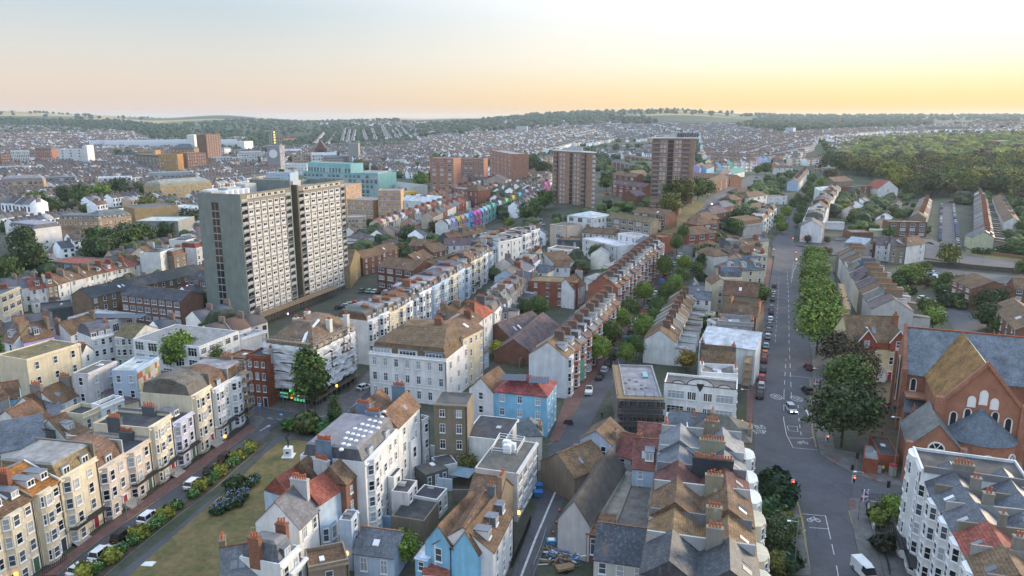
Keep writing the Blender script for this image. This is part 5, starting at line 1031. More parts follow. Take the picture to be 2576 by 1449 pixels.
NB3=[('eC',(550,590),(810,600),None,7,dict(D=11,roof='h',wall='W',rc='t',fl=2,nc=3,win='w',rh=3,chim=1,pots=3,label='white two-storey house with hipped brown roof and balcony')),('eC',(810,610),(1085,625),None,6,dict(D=9,roof='f',wall='W',rc='t',fl=2,nc=3,chim=1,pots=8,label='low white range right of the hipped white house')),('eC',(575,705),(720,715),(1000,700),7,dict(D=9,roof='f',wall='T',rc='l',fl=2,nc=0,chim=0,label='brown and white flat block below the hipped white house')),('eC',(940,210),(1165,215),None,8,dict(D=9,roof='h',wall='W',rc='t',fl=2,nc=3,rh=2.5,chim=1,pots=2,label='white detached house with brown hipped roof by the far junction')),('eC',(1770,400),(2030,400),None,7,dict(D=14,roof='g',wall='T',rc='t',fl=2,nc=0,rh=4,chim=1,pots=5,label='grey-brown gabled block beside the stone archway')),('eC',(1560,520),(1850,510),None,9,dict(D=5,roof='s',wall='W',rc='w',fl=2,nc=0,rh=2,chim=0,label='white hipped end of the far terrace')),('eC',(2010,460),(2400,470),None,9,dict(D=10,roof='f',wall='b',rc='k',fl=3,nc=5,chim=0,label='brown brick school block with white windows by the park')),('eC',(1800,585),(1995,590),None,5,dict(D=5,roof='f',wall='U',rc='l',fl=1,nc=0,chim=0,label='sky blue single-storey block before the brick school')),('t3',(1110,860),(1310,870),None,9,dict(D=16,roof='x',wall='W',rc='r',fl=2,nc=1,rh=7,chim=0,label='white gabled house with steep red roof against the park trees',door=False)),('eC',(-60,430),(255,350),None,8,dict(D=9,roof='g',wall='b',rc='t',fl=3,nc=4,rh=2.2,chim=0,win='w',label='brown brick flats left of the gabled brick block on the hill')),('eC',(270,345),(440,360),(550,270),8,dict(D=10,roof='x',wall='b',rc='t',fl=3,nc=0,rh=3,chim=0,label='dark brick gabled block on the hill',door=False)),('eC',(30,270),(480,265),None,5.5,dict(D=9,roof='g',wall='W',rc='q',fl=2,nc=5,rh=4,chim=0,label='mock-tudor building with long teal roof')),('eC',(370,520),(560,560),None,5.5,dict(D=9,roof='h',wall='b',rc='t',fl=2,nc=2,rh=3,chim=1,label='upper brick semi with hipped roof down the hill road')),('eC',(290,640),(450,660),None,5.5,dict(D=9,roof='h',wall='b',rc='t',fl=2,nc=2,rh=3,chim=1,label='middle brick semi with hipped roof down the hill road')),('eC',(160,740),(340,750),None,5.5,dict(D=9,roof='h',wall='b',rc='s',fl=2,nc=2,rh=3,chim=1,label='slate hipped brick semi down the hill road')),('eC',(0,830),(260,840),None,5.5,dict(D=9,roof='h',wall='b',rc='p',fl=2,nc=2,rh=3.5,chim=1,label='purple hipped brick semi with roof windows down the hill road')),('eC',(-130,930),(130,940),None,6,dict(D=9,roof='h',wall='b',rc='t',fl=2,nc=2,rh=3.5,chim=0,label='lowest brick semi with two long rooflights')),('m2',(145,635),(535,650),None,9.5,dict(D=9,roof='f',wall='r',rc='m',fl=3,nc=4,win='c',chim=0,parapet=.2,label='red brick flat roofed office with sparse windows',cornice=False,door=False)),('m2',(505,700),(600,640),None,7.5,dict(D=7,roof='g',wall='W',rc='t',fl=2,nc=1,rh=3.5,chim=1,label='white gabled cottage with roof windows beside the brick office',door=False)),('m2',(0,1110),(290,1000),None,3.5,dict(D=12,roof='g',wall='b',rc='p',fl=1,nc=0,rh=4,chim=0,label='left range of the low purple-tiled hall',door=False)),('m2',(0,1190),(185,1235),None,3.5,dict(D=20,roof='h',wall='b',rc='p',fl=1,nc=2,rh=4.5,chim=0,label='low hall with large purple-grey tiled roof and a lit lamp',door=False)),('m2',(180,1235),(400,1000),None,3.5,dict(D=12,roof='g',wall='b',rc='p',fl=1,nc=0,rh=4,chim=0,label='right range of the low purple-tiled hall',door=False)),('m2',(590,605),(740,640),None,5,dict(D=14,roof='g',wall='W',rc='l',fl=1,nc=0,rh=1,chim=0,label='pale metal roofed shed behind the red terrace',door=False,rcol=(.34,.30,.28))),('m2',(745,500),(880,520),None,5.5,dict(D=16,roof='g',wall='W',rc='l',fl=1,nc=0,rh=1,chim=0,label='long pale metal roofed hall behind the red terrace',door=False,rcol=(.34,.30,.28))),('m2',(175,440),(345,490),None,8,dict(D=10,roof='x',wall='W',rc='t',fl=3,nc=0,rh=3.4,chim=0,label='white blank gable with brown roof uphill of the mews',door=False)),('m2',(290,370),(475,385),None,9,dict(D=9,roof='f',wall='W',rc='t',fl=3,nc=3,chim=0,label='white flats with timber clad penthouse',door=False)),('m2',(340,515),(470,515),None,7,dict(D=6,roof='g',wall='W',rc='t',fl=2,nc=2,rh=2,chim=0,label='white house with plain brown roof and deck',door=False)),('m2',(70,545),(290,560),None,7,dict(D=8,roof='b',wall='n',rc='s',fl=2,nc=2,rh=2,chim=0,label='white curved-wall house with slate roof',door=False)),('m2',(-40,600),(140,640),None,8,dict(D=8,roof='g',wall='W',rc='s',fl=3,nc=2,rh=2.4,chim=1,label='white house with slate roof left of the brick office',door=False)),('m2',(575,290),(860,330),None,9,dict(D=10,roof='f',wall='W',rc='w',fl=3,nc=4,chim=0,label='flats in white debris netting below the white block',door=False)),('m2',(865,250),(1015,265),None,10,dict(D=9,roof='f',wall='W',rc='l',fl=3,nc=3,chim=0,label='scaffolded white flats next to the netted flats',door=False)),('m2',(1005,310),(1110,330),None,8,dict(D=9,roof='g',wall='W',rc='s',fl=3,nc=2,rh=2,chim=0,label='white house with slate roof and skylights by the top of the street',door=False)),('m2',(1115,270),(1220,280),None,8,dict(D=9,roof='f',wall='r',rc='t',fl=3,nc=2,win='w',chim=0,label='red tile-hung house at the top of the street',door=False)),('m2',(370,300),(560,310),None,7,dict(D=12,roof='f',wall='D',rc='t',fl=2,nc=2,chim=1,label='dark clad terrace below the beige offices',door=False)),('m2',(570,235),(820,240),None,6.5,dict(D=9,roof='b',wall='n',rc='t',fl=2,nc=5,rh=2,chim=2,label='row of small brown gables below the white block',door=False)),('m2',(310,170),(450,190),None,11,dict(D=12,roof='f',wall='P',rc='f',fl=3,nc=1,win='w',chim=0,parapet=.2,label='beige rendered offices joined to the white block',door=False,gwin=True)),('m2',(450,85),(665,120),(830,45),12,dict(roof='h',wall='W',rc='w',fl=3,nc=3,win='w',rh=2.2,chim=0,side='R',sidecols=5,label='white glazed hall with shallow white hipped metal roof',door=False,name='building')),('m2',(765,115),(1130,125),None,9,dict(D=9,roof='g',wall='S',rc='m',fl=3,nc=6,win='w',rh=2.2,chim=0,label='sandy brick flats with lichened roof',door=False)),('m2',(985,70),(1255,80),None,9,dict(D=10,roof='g',wall='b',rc='t',fl=3,nc=4,win='w',rh=2.2,chim=0,label='brown brick flats behind the sandy flats',door=False)),('t2',(1385,1010),(1680,1010),None,8,dict(D=9,roof='g',wall='b',rc='t',fl=3,nc=4,win='w',rh=2.2,chim=0,label='brown brick flats at the foot of the right tower',door=False)),('t2',(1105,935),(1245,940),(1310,900),8,dict(D=9,roof='x',wall='b',rc='p',fl=3,nc=0,rh=2.6,chim=0,label='dark brick block with purple roof between the towers',door=False)),('t2',(1005,825),(1330,835),None,8,dict(D=9,roof='g',wall='b',rc='p',fl=3,nc=5,win='w',rh=2.2,chim=0,label='lower brick flats between the two towers',door=False)),('t2',(1005,730),(1240,745),None,7,dict(D=9,roof='g',wall='b',rc='t',fl=2,nc=4,win='w',rh=2.2,chim=0,label='two-storey brick flats between the two towers',door=False)),('t2',(1230,730),(1360,700),None,7,dict(D=9,roof='g',wall='b',rc='t',fl=2,nc=3,win='w',rh=2.2,chim=0,label='angled brick flats between the two towers',door=False)),('t2',(995,600),(1400,605),None,9,dict(D=10,roof='g',wall='b',rc='p',fl=3,nc=9,win='w',rh=2,chim=0,label='long brick flats behind the gap between the towers',door=False)),('t2',(1135,540),(1405,545),None,7,dict(D=10,roof='g',wall='b',rc='t',fl=2,nc=6,win='w',rh=2,chim=0,label='uppermost brick flats behind the gap between the towers',door=False)),('t2',(1015,530),(1130,535),None,6,dict(D=10,roof='h',wall='U',rc='s',fl=2,nc=2,rh=3,chim=0,label='pale blue villa left of the uppermost brick flats',door=False)),('m1',(985,510),(1275,548),(1325,480),9.5,dict(roof='g',wall='r',rc='t',fl=3,nc=4,win='w',rh=2.8,chim=0,label='red-brown brick flats with steep brown roof beyond the car park',door=False,wcol=(.17,.075,.05))),('m1',(1325,480),(1450,430),None,9,dict(D=10,roof='g',wall='r',rc='t',fl=3,nc=3,rh=2.8,chim=0,label='second brick block stepping up behind the brick flats',door=False,wcol=(.19,.09,.06))),('m1',(1440,400),(1570,370),None,9,dict(D=11,roof='g',wall='r',rc='t',fl=3,nc=3,rh=2.8,chim=0,label='third brick block stepping up behind the brick flats',door=False,wcol=(.19,.09,.06))),('m1',(870,450),(1030,415),None,8,dict(D=9,roof='g',wall='r',rc='t',fl=3,nc=3,rh=2.6,chim=0,label='brick flats beside the mustard church hall',door=False,wcol=(.19,.09,.06))),('m1',(1020,405),(1165,365),None,8,dict(D=9,roof='g',wall='r',rc='t',fl=3,nc=3,rh=2.6,chim=0,label='upper brick flats beside the mustard church hall',door=False,wcol=(.19,.09,.06))),('m1',(1245,340),(1405,345),None,7,dict(D=9,roof='g',wall='r',rc='t',fl=2,nc=4,rh=2.6,chim=0,label='farthest low brick flats of the brown estate',door=False,wcol=(.19,.09,.06))),('m1',(765,520),(860,420),None,9,dict(D=10,roof='x',wall='Y',rc='t',fl=2,nc=1,rh=5,chim=0,label='mustard church hall with rose window and scaffolding',door=False,wcol=(.30,.225,.11))),('m1',(845,290),(970,270),None,7,dict(D=11,roof='h',wall='W',rc='p',fl=2,nc=3,rh=2.4,chim=0,label='white house with hipped purple-brown roof beside the tower',door=False)),('m1',(765,340),(850,320),None,6,dict(D=8,roof='f',wall='b',rc='l',fl=2,nc=2,chim=0,label='brick block with grey flat roof touching the tower',door=False)),('m1',(1430,560),(1700,460),None,6,dict(D=10,roof='g',wall='b',rc='t',fl=2,nc=3,rh=3.4,chim=0,label='brown roofed hall behind the long cream terrace',door=False)),('m1',(1535,340),(1805,330),None,7,dict(D=9,roof='g',wall='W',rc='p',fl=2,nc=5,rh=2.6,chim=1,label='pair of dark and white houses with brown roof',door=False)),('m1',(1870,290),(1990,300),None,7,dict(D=9,roof='g',wall='L',rc='t',fl=2,nc=2,rh=2.6,chim=0,label='pale blue house with brown roof near the bright terraces',door=False)),('m1',(1975,240),(2090,270),None,8,dict(D=9,roof='x',wall='W',rc='t',fl=2,nc=1,rh=2.6,chim=0,label='white gabled house near the bright terraces',door=False)),('m1',(1735,250),(2060,260),None,6,dict(D=20,roof='f',wall='b',rc='f',fl=1,nc=0,chim=0,label='long grey warehouse roof with pale vents',door=False)),('m1',(1660,400),(1790,405),None,3.5,dict(D=5,roof='f',wall='W',rc='l',fl=1,nc=1,chim=0,label='white single-storey annexe below the dark and white houses',door=False)),('m0',(985,745),(1470,800),(1640,745),9,dict(roof='g',wall='r',rc='k',fl=3,nc=8,win='w',rh=2.4,chim=0,label='red-brown brick flats with black roof left of the tower',door=False,wcol=(.21,.11,.08))),('m0',(737,770),(1660,560),None,9,dict(D=10,roof='g',wall='S',rc='k',fl=3,nc=14,rh=2.6,chim=0,label='longest tan brick flats running behind the red-brown flats',door=False,wcol=(.20,.14,.09))),('m0',(1530,612),(1700,635),None,9,dict(D=12,roof='g',wall='r',rc='k',fl=3,nc=3,win='w',rh=2.2,chim=0,label='short brick wing tucked against the tower',door=False,wcol=(.21,.13,.09))),('m0',(65,195),(280,218),(495,190),12,dict(roof='M',wall='W',rc='s',fl=4,nc=8,dorm=8,chim=0,label='white office block with row of grey arched dormers',door=False)),('m0',(470,137),(800,140),None,13,dict(D=13,roof='M',wall='y',rc='s',fl=4,nc=8,dorm=8,chim=0,label='tan brick block with arched dormers, left wing',door=False,rcol=(.13,.15,.15))),('m0',(800,140),(1075,108),None,13,dict(D=13,roof='M',wall='y',rc='s',fl=4,nc=7,dorm=7,chim=0,label='tan brick block with arched dormers, right wing',door=False,rcol=(.13,.15,.15))),('m0',(352,292),(840,243),None,6,dict(D=24,roof='h',wall='b',rc='t',fl=2,nc=9,rh=4,chim=0,label='low brick building with very long brown hipped roof',door=False)),('m0',(945,208),(1265,195),None,8,dict(D=22,roof='f',wall='N',rc='l',fl=2,nc=8,chim=0,label='concrete civic building with strip windows',door=False,wcol=(.33,.33,.31))),('m0',(1100,150),(1450,150),None,12,dict(D=22,roof='f',wall='N',rc='w',fl=2,nc=0,chim=0,label='upper concrete hall of the civic building',door=False,wcol=(.33,.33,.31))),('m0',(1430,165),(1650,165),None,8,dict(D=15,roof='f',wall='N',rc='l',fl=2,nc=3,chim=0,label='right concrete wing of the civic building',door=False,wcol=(.30,.30,.28))),('m0',(1075,60),(1370,15),None,12,dict(D=14,roof='f',wall='W',rc='w',fl=4,nc=10,win='w',chim=0,label='white curtain-walled college, left range',door=False)),('m0',(1370,30),(1640,50),None,12,dict(D=14,roof='f',wall='W',rc='w',fl=4,nc=10,win='w',chim=0,label='white curtain-walled college, right range',door=False)),('m0',(1420,110),(1640,90),None,6,dict(D=14,roof='f',wall='y',rc='w',fl=1,nc=3,win='w',chim=0,label='low brick college hall with white fascia',door=False)),('m0',(385,480),(640,500),None,6,dict(D=14,roof='f',wall='N',rc='r',fl=2,nc=4,win='w',chim=0,label='modern grey block with red solar deck',door=False)),('t0',(1610,855),(2130,815),None,14,dict(D=25,roof='M',wall='y',rc='l',fl=4,nc=12,win='x',dorm=0,chim=0,label='sandstone block with slanting roof windows',door=False,rcol=(.30,.30,.26),wcol=(.45,.33,.18))),('t0',(1240,1050),(1350,1080),None,17,dict(D=25,roof='f',wall='y',rc='s',fl=4,nc=0,chim=0,label='tan blank stair tower beside the college',door=False,wcol=(.36,.26,.14))),('t0',(2030,895),(2430,900),None,12,dict(D=20,roof='f',wall='W',rc='w',fl=3,nc=0,chim=0,label='white block with glazed green rooftop gables behind the tower',door=False)),]
for(c,a,b,c3,H,k)in NB3:
 k=dict(k);D=k.pop('D',8)
 bld(c,a,b,H,D,c3,**k)
ws=[('W','r'),('T','t'),('W','t'),('W','t'),('W','t'),('W','t'),('W','r'),('W','t'),('C','r'),('W','t')]
es=[(240,700),(385,682),(470,662),(572,630),(688,603),(768,580),(868,557),(950,537),(1040,520),(1120,498),(1215,476)]
for i in range(10):
 wl_,rc=ws[i]
 bld('m0',es[i],es[i+1],8.5,8.5,None,roof='g',wall=wl_,rc=rc,fl=3,nc=2,rh=3,chim=1,pots=6,dorm=R_(0,1,1),back=True,door=False,ext=R_(None,(2.2,3,4)),name='terraced_house',cat='house',label=f"{WALL[wl_][1]} house back, {ROOF[rc][1]} roof, {ORD[i]} from left above the black-roofed flats",group='houses above the black-roofed flats')
for(a,b,H,wl_,rf,rc,lab)in(((1215,418),(1300,395),12,'C','g','t','tall cream back with fire escape above the black-roofed flats'),((1305,410),(1415,372),13,'W','f','k','tall white back with flat roof above the black-roofed flats'),((1418,440),(1520,410),10.5,'T','m','t','brown brick back with two dormers above the black-roofed flats'),((1515,310),(1600,290),14,'W','f','k','tallest white house immediately left of the tower'),((1600,375),(1665,360),11,'W','m','r','white house with red mansard touching the tower view')):
 bld('m0',a,b,H,9,None,roof=rf,wall=wl_,rc=rc,fl=4,nc=2,chim=1,pots=6,back=True,door=False,label=lab,name='terraced_house',cat='house')
cl=['W','I','Y','O','U','B','K','K','U','L','M','M','W','g','Y','q','I','L','U','K','W','M','U','C']
row('v',[(1126,563),(1180,545),(1240,520),(1300,497),(1384,462)],20,8.6,8,'the brightly painted terrace',lambda i:dict(wall=cl[i],dorm=1,dfr=True,dw=3.4,roof='g',rc=R_('t','p','t'),fl=2,nc=1,bay='c2',chim=1,pots=5),lod=2,rh=2.6)
row('v',[(960,562),(1000,548),(1060,530),(1130,505),(1200,485),(1290,455)],24,8,8,'row behind the bright terrace',lambda i:dict(dorm=1,dfr=True,dw=3.2,wall=R_('b','r','W','b','C'),roof='g',rc=R_('t','r','p'),fl=2,nc=1,bay='c2',chim=1,pots=5),lod=2,rh=2.6)
row('v',[(1070,500),(1130,483),(1200,462),(1260,445)],14,7.5,8,'farthest row behind the bright terrace',lambda i:dict(dorm=1,dfr=True,dw=3.2,wall=R_('b','W','r','b'),roof='g',rc=R_('t','p'),fl=2,nc=1,bay='c2',chim=1,pots=5),lod=2,rh=2.6)
row('v',[(1130,600),(1180,590),(1225,580)],5,7.0,8,'short row by the warehouse',lambda i:dict(wall=R_('W','D','W'),roof='g',rc='t',fl=2,nc=1,chim=1),lod=2)
row('v',[(1090,545),(1150,515),(1230,485)],12,7.5,8,'red-roofed backs behind bright terrace',lambda i:dict(wall=R_('W','P','r'),roof='g',rc=R_('r','t','s'),fl=2,nc=1,back=True,door=False,chim=1,pots=4),lod=2,rh=2.8)
row('e5',[(1130,5),(1085,-90),(1050,-160)][::-1]and[(1080,20),(1110,-60),(1135,-150)],10,7,9,'terrace left of parked-car street',lambda i:dict(wall=R_('T','n'),roof='g',rc=R_('t','s'),fl=2,nc=1,chim=1,pots=6,chcol=(.28,.12,.07)),lod=2)
row('e5',[(1730,205),(1700,60),(1680,-60),(1660,-160)],20,6.5,9,'terrace right of parked-car street',lambda i:dict(wall='T',roof='g',rc=R_('t','s','s'),fl=2,nc=1,chim=1,pots=6,chcol=(.28,.12,.07),ext=(3,5,4.5)),lod=1)
row('v',[(2570,560),(2545,525),(2530,498)],6,7,9,'terrace at the right edge',lambda i:dict(wall='W',roof='g',rc='t',fl=2,nc=2,chim=1),lod=2)
def bows(i):
 return dict(wall=['C','C','C','W','W','W'][i],dH=[.4,-.3,.5,0,-.4,.2][i],roof='b',rcol=[(.05,.055,.065),(.20,.13,.07),(.15,.095,.06),(.12,.055,.05),(.10,.115,.14),(.13,.145,.165)][i],rc=['s','t','m','r','s','s'][i],fl=4,bay='bow',bowk=1.35,chl=[3,3,4,7,5,3][i],chim=1,pots=[4,4,5,14,9,5][i],nc=2,rh=2.6,chcol=[(.3,.28,.24),(.28,.24,.18),(.3,.28,.2),(.05,.055,.065),(.3,.28,.2),(.26,.21,.15)][i])
row('v',[(1912,1500),(1898,1350),(1890,1285),(1882,1225),(1876,1170),(1868,1115)],6,12,14.5,'the bow-fronted row',bows,lod=0)
def wr(i):return dict(wall='W',roof=['f','b','b','b','b','b'][i],rc=['k','s','s','s','r','t'][i],fl=5,bay=['bow','c','c','c','c','c'][i],nc=2,balc=i in(0,1,3),chim=1,pots=[6,0,0,1,0,0][i]or 2,rh=2.4,chcol=(.24,.23,.2),extra=R_('',''))
_A=[(2296,1130),(2318,1186),(2343,1245),(2372,1290),(2400,1340),(2432,1400),(2470,1475)]
for i in range(6):
 k=wr(i);k.pop('extra')
 wl_,rl_='white',ROOF[k['rc']][1]
 bld('v',_A[i],_A[i+1],15.5 if i else 17,14,None,lod=0,name='terraced_house',cat='house',group='houses of the white regency terrace',label=['white regency end house with corner bow and long dark flat roof','second white regency house with hipped slate roof','third white regency house with grey lead-lined roof valleys','fourth white regency house with slate roof and one orange pot','fifth white regency house with maroon roof and two rooflights','nearest white regency house with brown roof at the bottom edge'][i],**k)
print('rows',round(time.time()-_T0,1),len(bpy.data.objects))
# ------------------------------------------------------------------ the concrete tower
def frame_at(A,B):
 return atan2(B[1]-A[1],B[0]-A[0]),sqrt((B[0]-A[0])**2+(B[1]-A[1])**2)
def hexcol(n,f):return[f(k)for k in range(n)]
A=WC('e8',497,1325);B=WC('e8',1352,985)
rz,L2e=frame_at(A,B)
L1=(Vector(on_plane(A,B,'e8',908,1150)[:2])-Vector(A[:2])).length
TH=44.5;fh=2.52;NF=17
root=ob('tower_block',None,None,(A[0],A[1],0),rz,label='tall grey concrete tower block in two linked slabs with gridded windows',cat='tower block')
ex=Vector((cos(rz),sin(rz)));ey=Vector((-sin(rz),cos(rz)))
Lb=WC('e8',147,1285);DT=(Vector(Lb[:2])-Vector(A[:2])).dot(ey)
gapx=L1;c2a=L1+5.0;L2=22.0
foot(A,(A[0]+ex.x*L2e,A[1]+ex.y*L2e),DT)
cgrey=(.20,.235,.215);cwarm=(.25,.225,.17)
b=MB()
b.box(0,0,-.1,.35,DT,TH);b.box(.35,1.45,-.1,L1-.3,DT,TH-2.0);b.box(.35,DT-.3,TH-2.0,L1-.3,DT,TH);b.box(L1-.3,-.1,-.1,L1+.3,DT+.1,TH+2.5)
ob('wall',b.mesh('wall',['stucco']),root,col=cgrey)
b=MB();b.box(L1+.3,2.6,-.1,c2a-1.2,DT-1,TH+2.4);b.box(c2a-1.2,-.15,-.1,c2a-.2,DT,TH+.5)
ob('link_tower',b.mesh('link_tower',['stucco']),root,col=(.14,.13,.10))
b=MB();b.box(c2a-.2,1.45,-.1,L2e,DT,TH-2.0);b.box(L2e-.3,0,-.1,L2e,DT,TH);b.box(c2a-.2,DT-.3,TH-2,L2e,DT,TH)
ob('wall',b.mesh('wall_far',['stucco']),root,col=cgrey)
for(x0,x1)in((.35,L1-.3),(c2a-.2,L2e)):
 b=MB();b.box(x0,-.02,TH-3.0,x1,.30,TH);ob('parapet',b.mesh('parapet',['stucco']),root,col=cwarm)
 b=MB();b.box(x0,.3,TH-2.1,x1,DT-.3,TH-1.9);ob('roof',b.mesh('roof',['roof_felt']),root,col=(.25,.25,.25))
b=MB();b.box(-.06,DT*.52,1,-.002,DT*.68,TH-3.0);so=ob('stair_window_strip',b.mesh('stair_window_strip',['glass_dark']),root)
for k in range(16):
 b=MB();b.box(-.12,DT*.52,0,-.061,DT*.68,.35);b.box(-.11,DT*.60-.08,.35,-.062,DT*.60+.08,2.6)
 ob('spandrel',cached('spandrel',lambda:b.mesh('spandrel',['concrete'])),so,(0,0,1+k*2.5))
m_simple('panel',(.56,.55,.53),.6,nz=.15)
def tw_cell(w,kind):
 def mk():
  b=MB()
  if kind<10:
   b.box(-w/2,-.08,.0,w/2,.10,.32,2)
   b.box(-w/2,.0,.32,w/2,.12,2.3,0);b.box(-w/2,.05,2.3,w/2,.12,2.52,2)
   b.box(-w/2+.12,-.03,1.02,w/2-.12,.0,2.12,0)
   g={0:1,1:3,2:4}[kind%3]
   b.quad((-w*.30,-.04,1.2),(-.06,-.04,1.2),(-.06,-.04,2.0),(-w*.30,-.04,2.0),g)
   b.quad((.06,-.04,1.2),(w*.26,-.04,1.2),(w*.26,-.04,2.0),(.06,-.04,2.0),4)
  else:
   b.box(-w/2,-.15,0,w/2,1.44,.22,2)
   b.box(-w/2,.62,.22,w/2,.75,2.4,0)
   b.quad((-w/2+.2,.60,.3),(w/2-.9,.60,.3),(w/2-.9,.60,2.1),(-w/2+.2,.60,2.1),1)
   b.quad((w/2-.8,.60,1.1),(w/2-.2,.60,1.1),(w/2-.2,.60,2.1),(w/2-.8,.60,2.1),1)
   b.box(-w/2,-.16,.3,w/2,-.12,1.05,3 if kind==10 else 4);b.box(-w/2,-.18,1.05,w/2,-.10,1.12,2)
  return b.mesh('cell',['panel','glass_dark','concrete','glass_pale','glass_mid','glass_teal'])
 return cached(('tw',round(w,2),kind),mk)
def facade(x0,x1,xs_bal,nwin):
 wb=3.0;n=nwin;wx0=x0+wb;wx1=x1-wb;ww=(wx1-wx0)/n
 for f in range(NF):
  z=1.4+f*fh
  for xc in(x0+wb/2,x1-wb/2):
   ob('balcony',tw_cell(wb,10 if random.random()<.7 else 11),root,(xc,0,z))
  for k in range(n):
   ob('window',tw_cell(ww-.1,random.choice((0,0,1,2))),root,(wx0+ww*(k+.5),1.3 if False else 0,z))
 b=MB()
 for k in range(n+1):
  x=wx0+ww*k;t=.30 if 0<k<n else.36
  b.box(x-t/2,-.22,1.0,x+t/2,1.44,TH-2.9)
  ob('mullion',b.mesh('mullion',['concrete' if 0<k<n else 'lead']),root);b=MB()
 b.box(x0,-.1,-.1,x1,1.45,1.4);ob('plinth',b.mesh('plinth',['stucco']),root,col=(.10,.09,.08))
 b=MB();b.box(wx0,.13,1.4,wx1,1.44,TH-2.9);ob('wall',b.mesh('infill_wall',['stucco']),root,col=(.35,.34,.33))
facade(.35,L1-.3,None,6)
facade(c2a-.2,L2e-.3,None,6)
for f in range(16):
 ob('window',win_mesh(1.4,1.9,'c','glass_mid'),root,(L1+2.0,2.6,2+f*fh+.3))
for(x,y,w,d,h)in((2,DT-4,5,3,2.2),(9,DT-5,7,4,2.8),(17,DT-6,6,4,3.5),(c2a+3,DT-5,8,4,3.0),(c2a+14,DT-5,5,3,2.4)):
 b=MB();b.box(0,0,0,w,d,h);ob('plant_room',b.mesh('plant_room',['stucco']),root,(x,y,TH-1.9),col=(.5,.5,.49))
for k in range(5):
 b=MB();b.cyl(0,0,0,2.6,1.2,n=14);ob('water_tank',cached('tank',lambda:b.mesh('water_tank',['white_frame'])),root,(2+k*2.7,DT*.45,TH-1.9))
sc=MB()
for k in range(30):
 x=k*1.7
 for y in(-.6,-2.6,-4.4):sc.tube((x,y,0),(x,y,4.2),.05,4)
 sc.tube((x,-4.4,3.2),(x,-.6,3.2),.04,4)
for z in(1.5,3.2,4.2):
 for y in(-.6,-2.6,-4.4):sc.tube((0,y,z),(50,y,z),.045,4)
so=ob('scaffold_walkway',sc.mesh('poles',['galvanised']),None,(A[0],A[1],0),rz,label='scaffold walkway along the foot of the grey concrete tower',cat='scaffold')
for k in range(25):
 b=MB();b.box(0,0,0,1.95,4.2,.06);ob('board',cached('fanboard',lambda:b.mesh('board',['timber'])),so,(k*2.0,-4.6,3.3))
flat_poly('parking_deck',[(862,790),(905,745),(1010,738),(1010,760),(900,800)],.1,'asphalt',kerb=.05)
def brick_tower(c,a,b,c3,H,nf,label,stairx,wc):
 A=WC(c,*a,H);B=WC(c,*b,H)
 A,B,D=corners(c,a,b,c3,H,14)
 z0=min(A[2],B[2]);rz,L=frame_at(A,B);foot(A,B,D)
 root=ob('tower_block',None,None,(A[0],A[1],z0),rz,label=label,cat='tower block',group='brick tower blocks on the hill')
 b=MB();b.box(0,0,-10,L,D,H);ob('wall',b.mesh('wall',['brick']),root,col=wc)
 b=MB();b.box(-.6,-.6,H+.003,L+.6,D+.6,H+.6);ob('roof',b.mesh('roof',['white_frame']),root)
 b=MB();b.box(L*.42,D*.2,H+.6,L*.72,D*.75,H+3.2);b.box(L*.25,D*.3,H+.6,L*.42,D*.6,H+2.2);ob('plant_room',b.mesh('plant_room',['stucco']),root,col=(.5,.5,.5))
 b=MB();b.box(L*stairx-1.6,-.05,-5,L*stairx+1.6,-.003,H-1);st=ob('stair_glazing',b.mesh('stair_glazing',['glass_dark']),root)
 fh=(H-1)/nf
 for f in range(nf):
  z=f*fh+.5
  b=MB();b.box(-1.6,-.12,0,1.6,-.051,.3);ob('spandrel',cached('tsp',lambda:b.mesh('spandrel',['lead'])),st,(L*stairx,0,z))
  def bal():
   b=MB();b.box(-1.9,-1.0,0,1.9,-.003,.15,0);b.box(-1.9,-1.0,.15,1.9,-.92,1.05,1);b.box(-1.8,-.9,1.05,1.8,-.3,2.3,2)
   return b.mesh('balcony',['concrete','brick','glass_mid'])
  for x in(L*.10,L*.80):ob('balcony',cached('tbal',bal),root,(x,0,z),col=wc)
  for x in(L*.22,L*.30,L*.58,L*.66):window(root,x,0,z+.5,1.3,1.4,0,'c',1,random.choice(['glass_pale','glass_mid','glass_pale']))
  for x in(.2,.4,.6,.8):window(root,L,D*x,z+.5,1.1,1.4,pi/2,'c',1)
 for x in(L*.94,):
  pass
 return root,L,D,z0
tb1=brick_tower('t2',(412,490),(815,497),(910,502),34,12,'brown brick tower block, left and lower of the two on the hill',.48,(.33,.215,.155))
tb2=brick_tower('t2',(1415,365),(1845,370),(1893,372),38,14,'brown brick tower block with glass rooftop lounge, right of the two',.44,(.33,.215,.155))
for k in range(9):
 root,L,D,z0=tb2
 b=MB();b.box(0,0,0,1.2,3,2.4);ob('rooftop_glazing',cached('rtg',lambda:b.mesh('rooftop_glazing',['glass_mid'])),root,(L*.58+k*1.35,.2,38.7))
HX=WC('e7',880,165,24.0)
G1=on=None
rA=WC('e7',300,100,22);rB=WC('e7',1530,210,22)
rz,L=frame_at(rA,rB);L=L+26
root=ob('church',None,None,(rA[0],rA[1],0),rz,label='huge red brick church with slate roofs, lancet windows and rounded apse',cat='church')
cb=(.29,.135,.088);sl=(.13,.155,.185)
foot(rA,(rA[0]+cos(rz)*L,rA[1]+sin(rz)*L),16)
exx=Vector((cos(rz),sin(rz)));eyy=Vector((-sin(rz),cos(rz)))
def loc(c,x,y,h):
 w=WC(c,x,y,h);d=Vector((w[0]-rA[0],w[1]-rA[1]));return d.dot(exx),d.dot(eyy)
HN=13.5;RN=22.0;hw=7.0
b=MB();b.box(0,-hw,0,L,hw,HN)
b.add([(-.01,-hw,HN),(-.01,hw,HN),(-.01,0,RN)],[(0,2,1)])
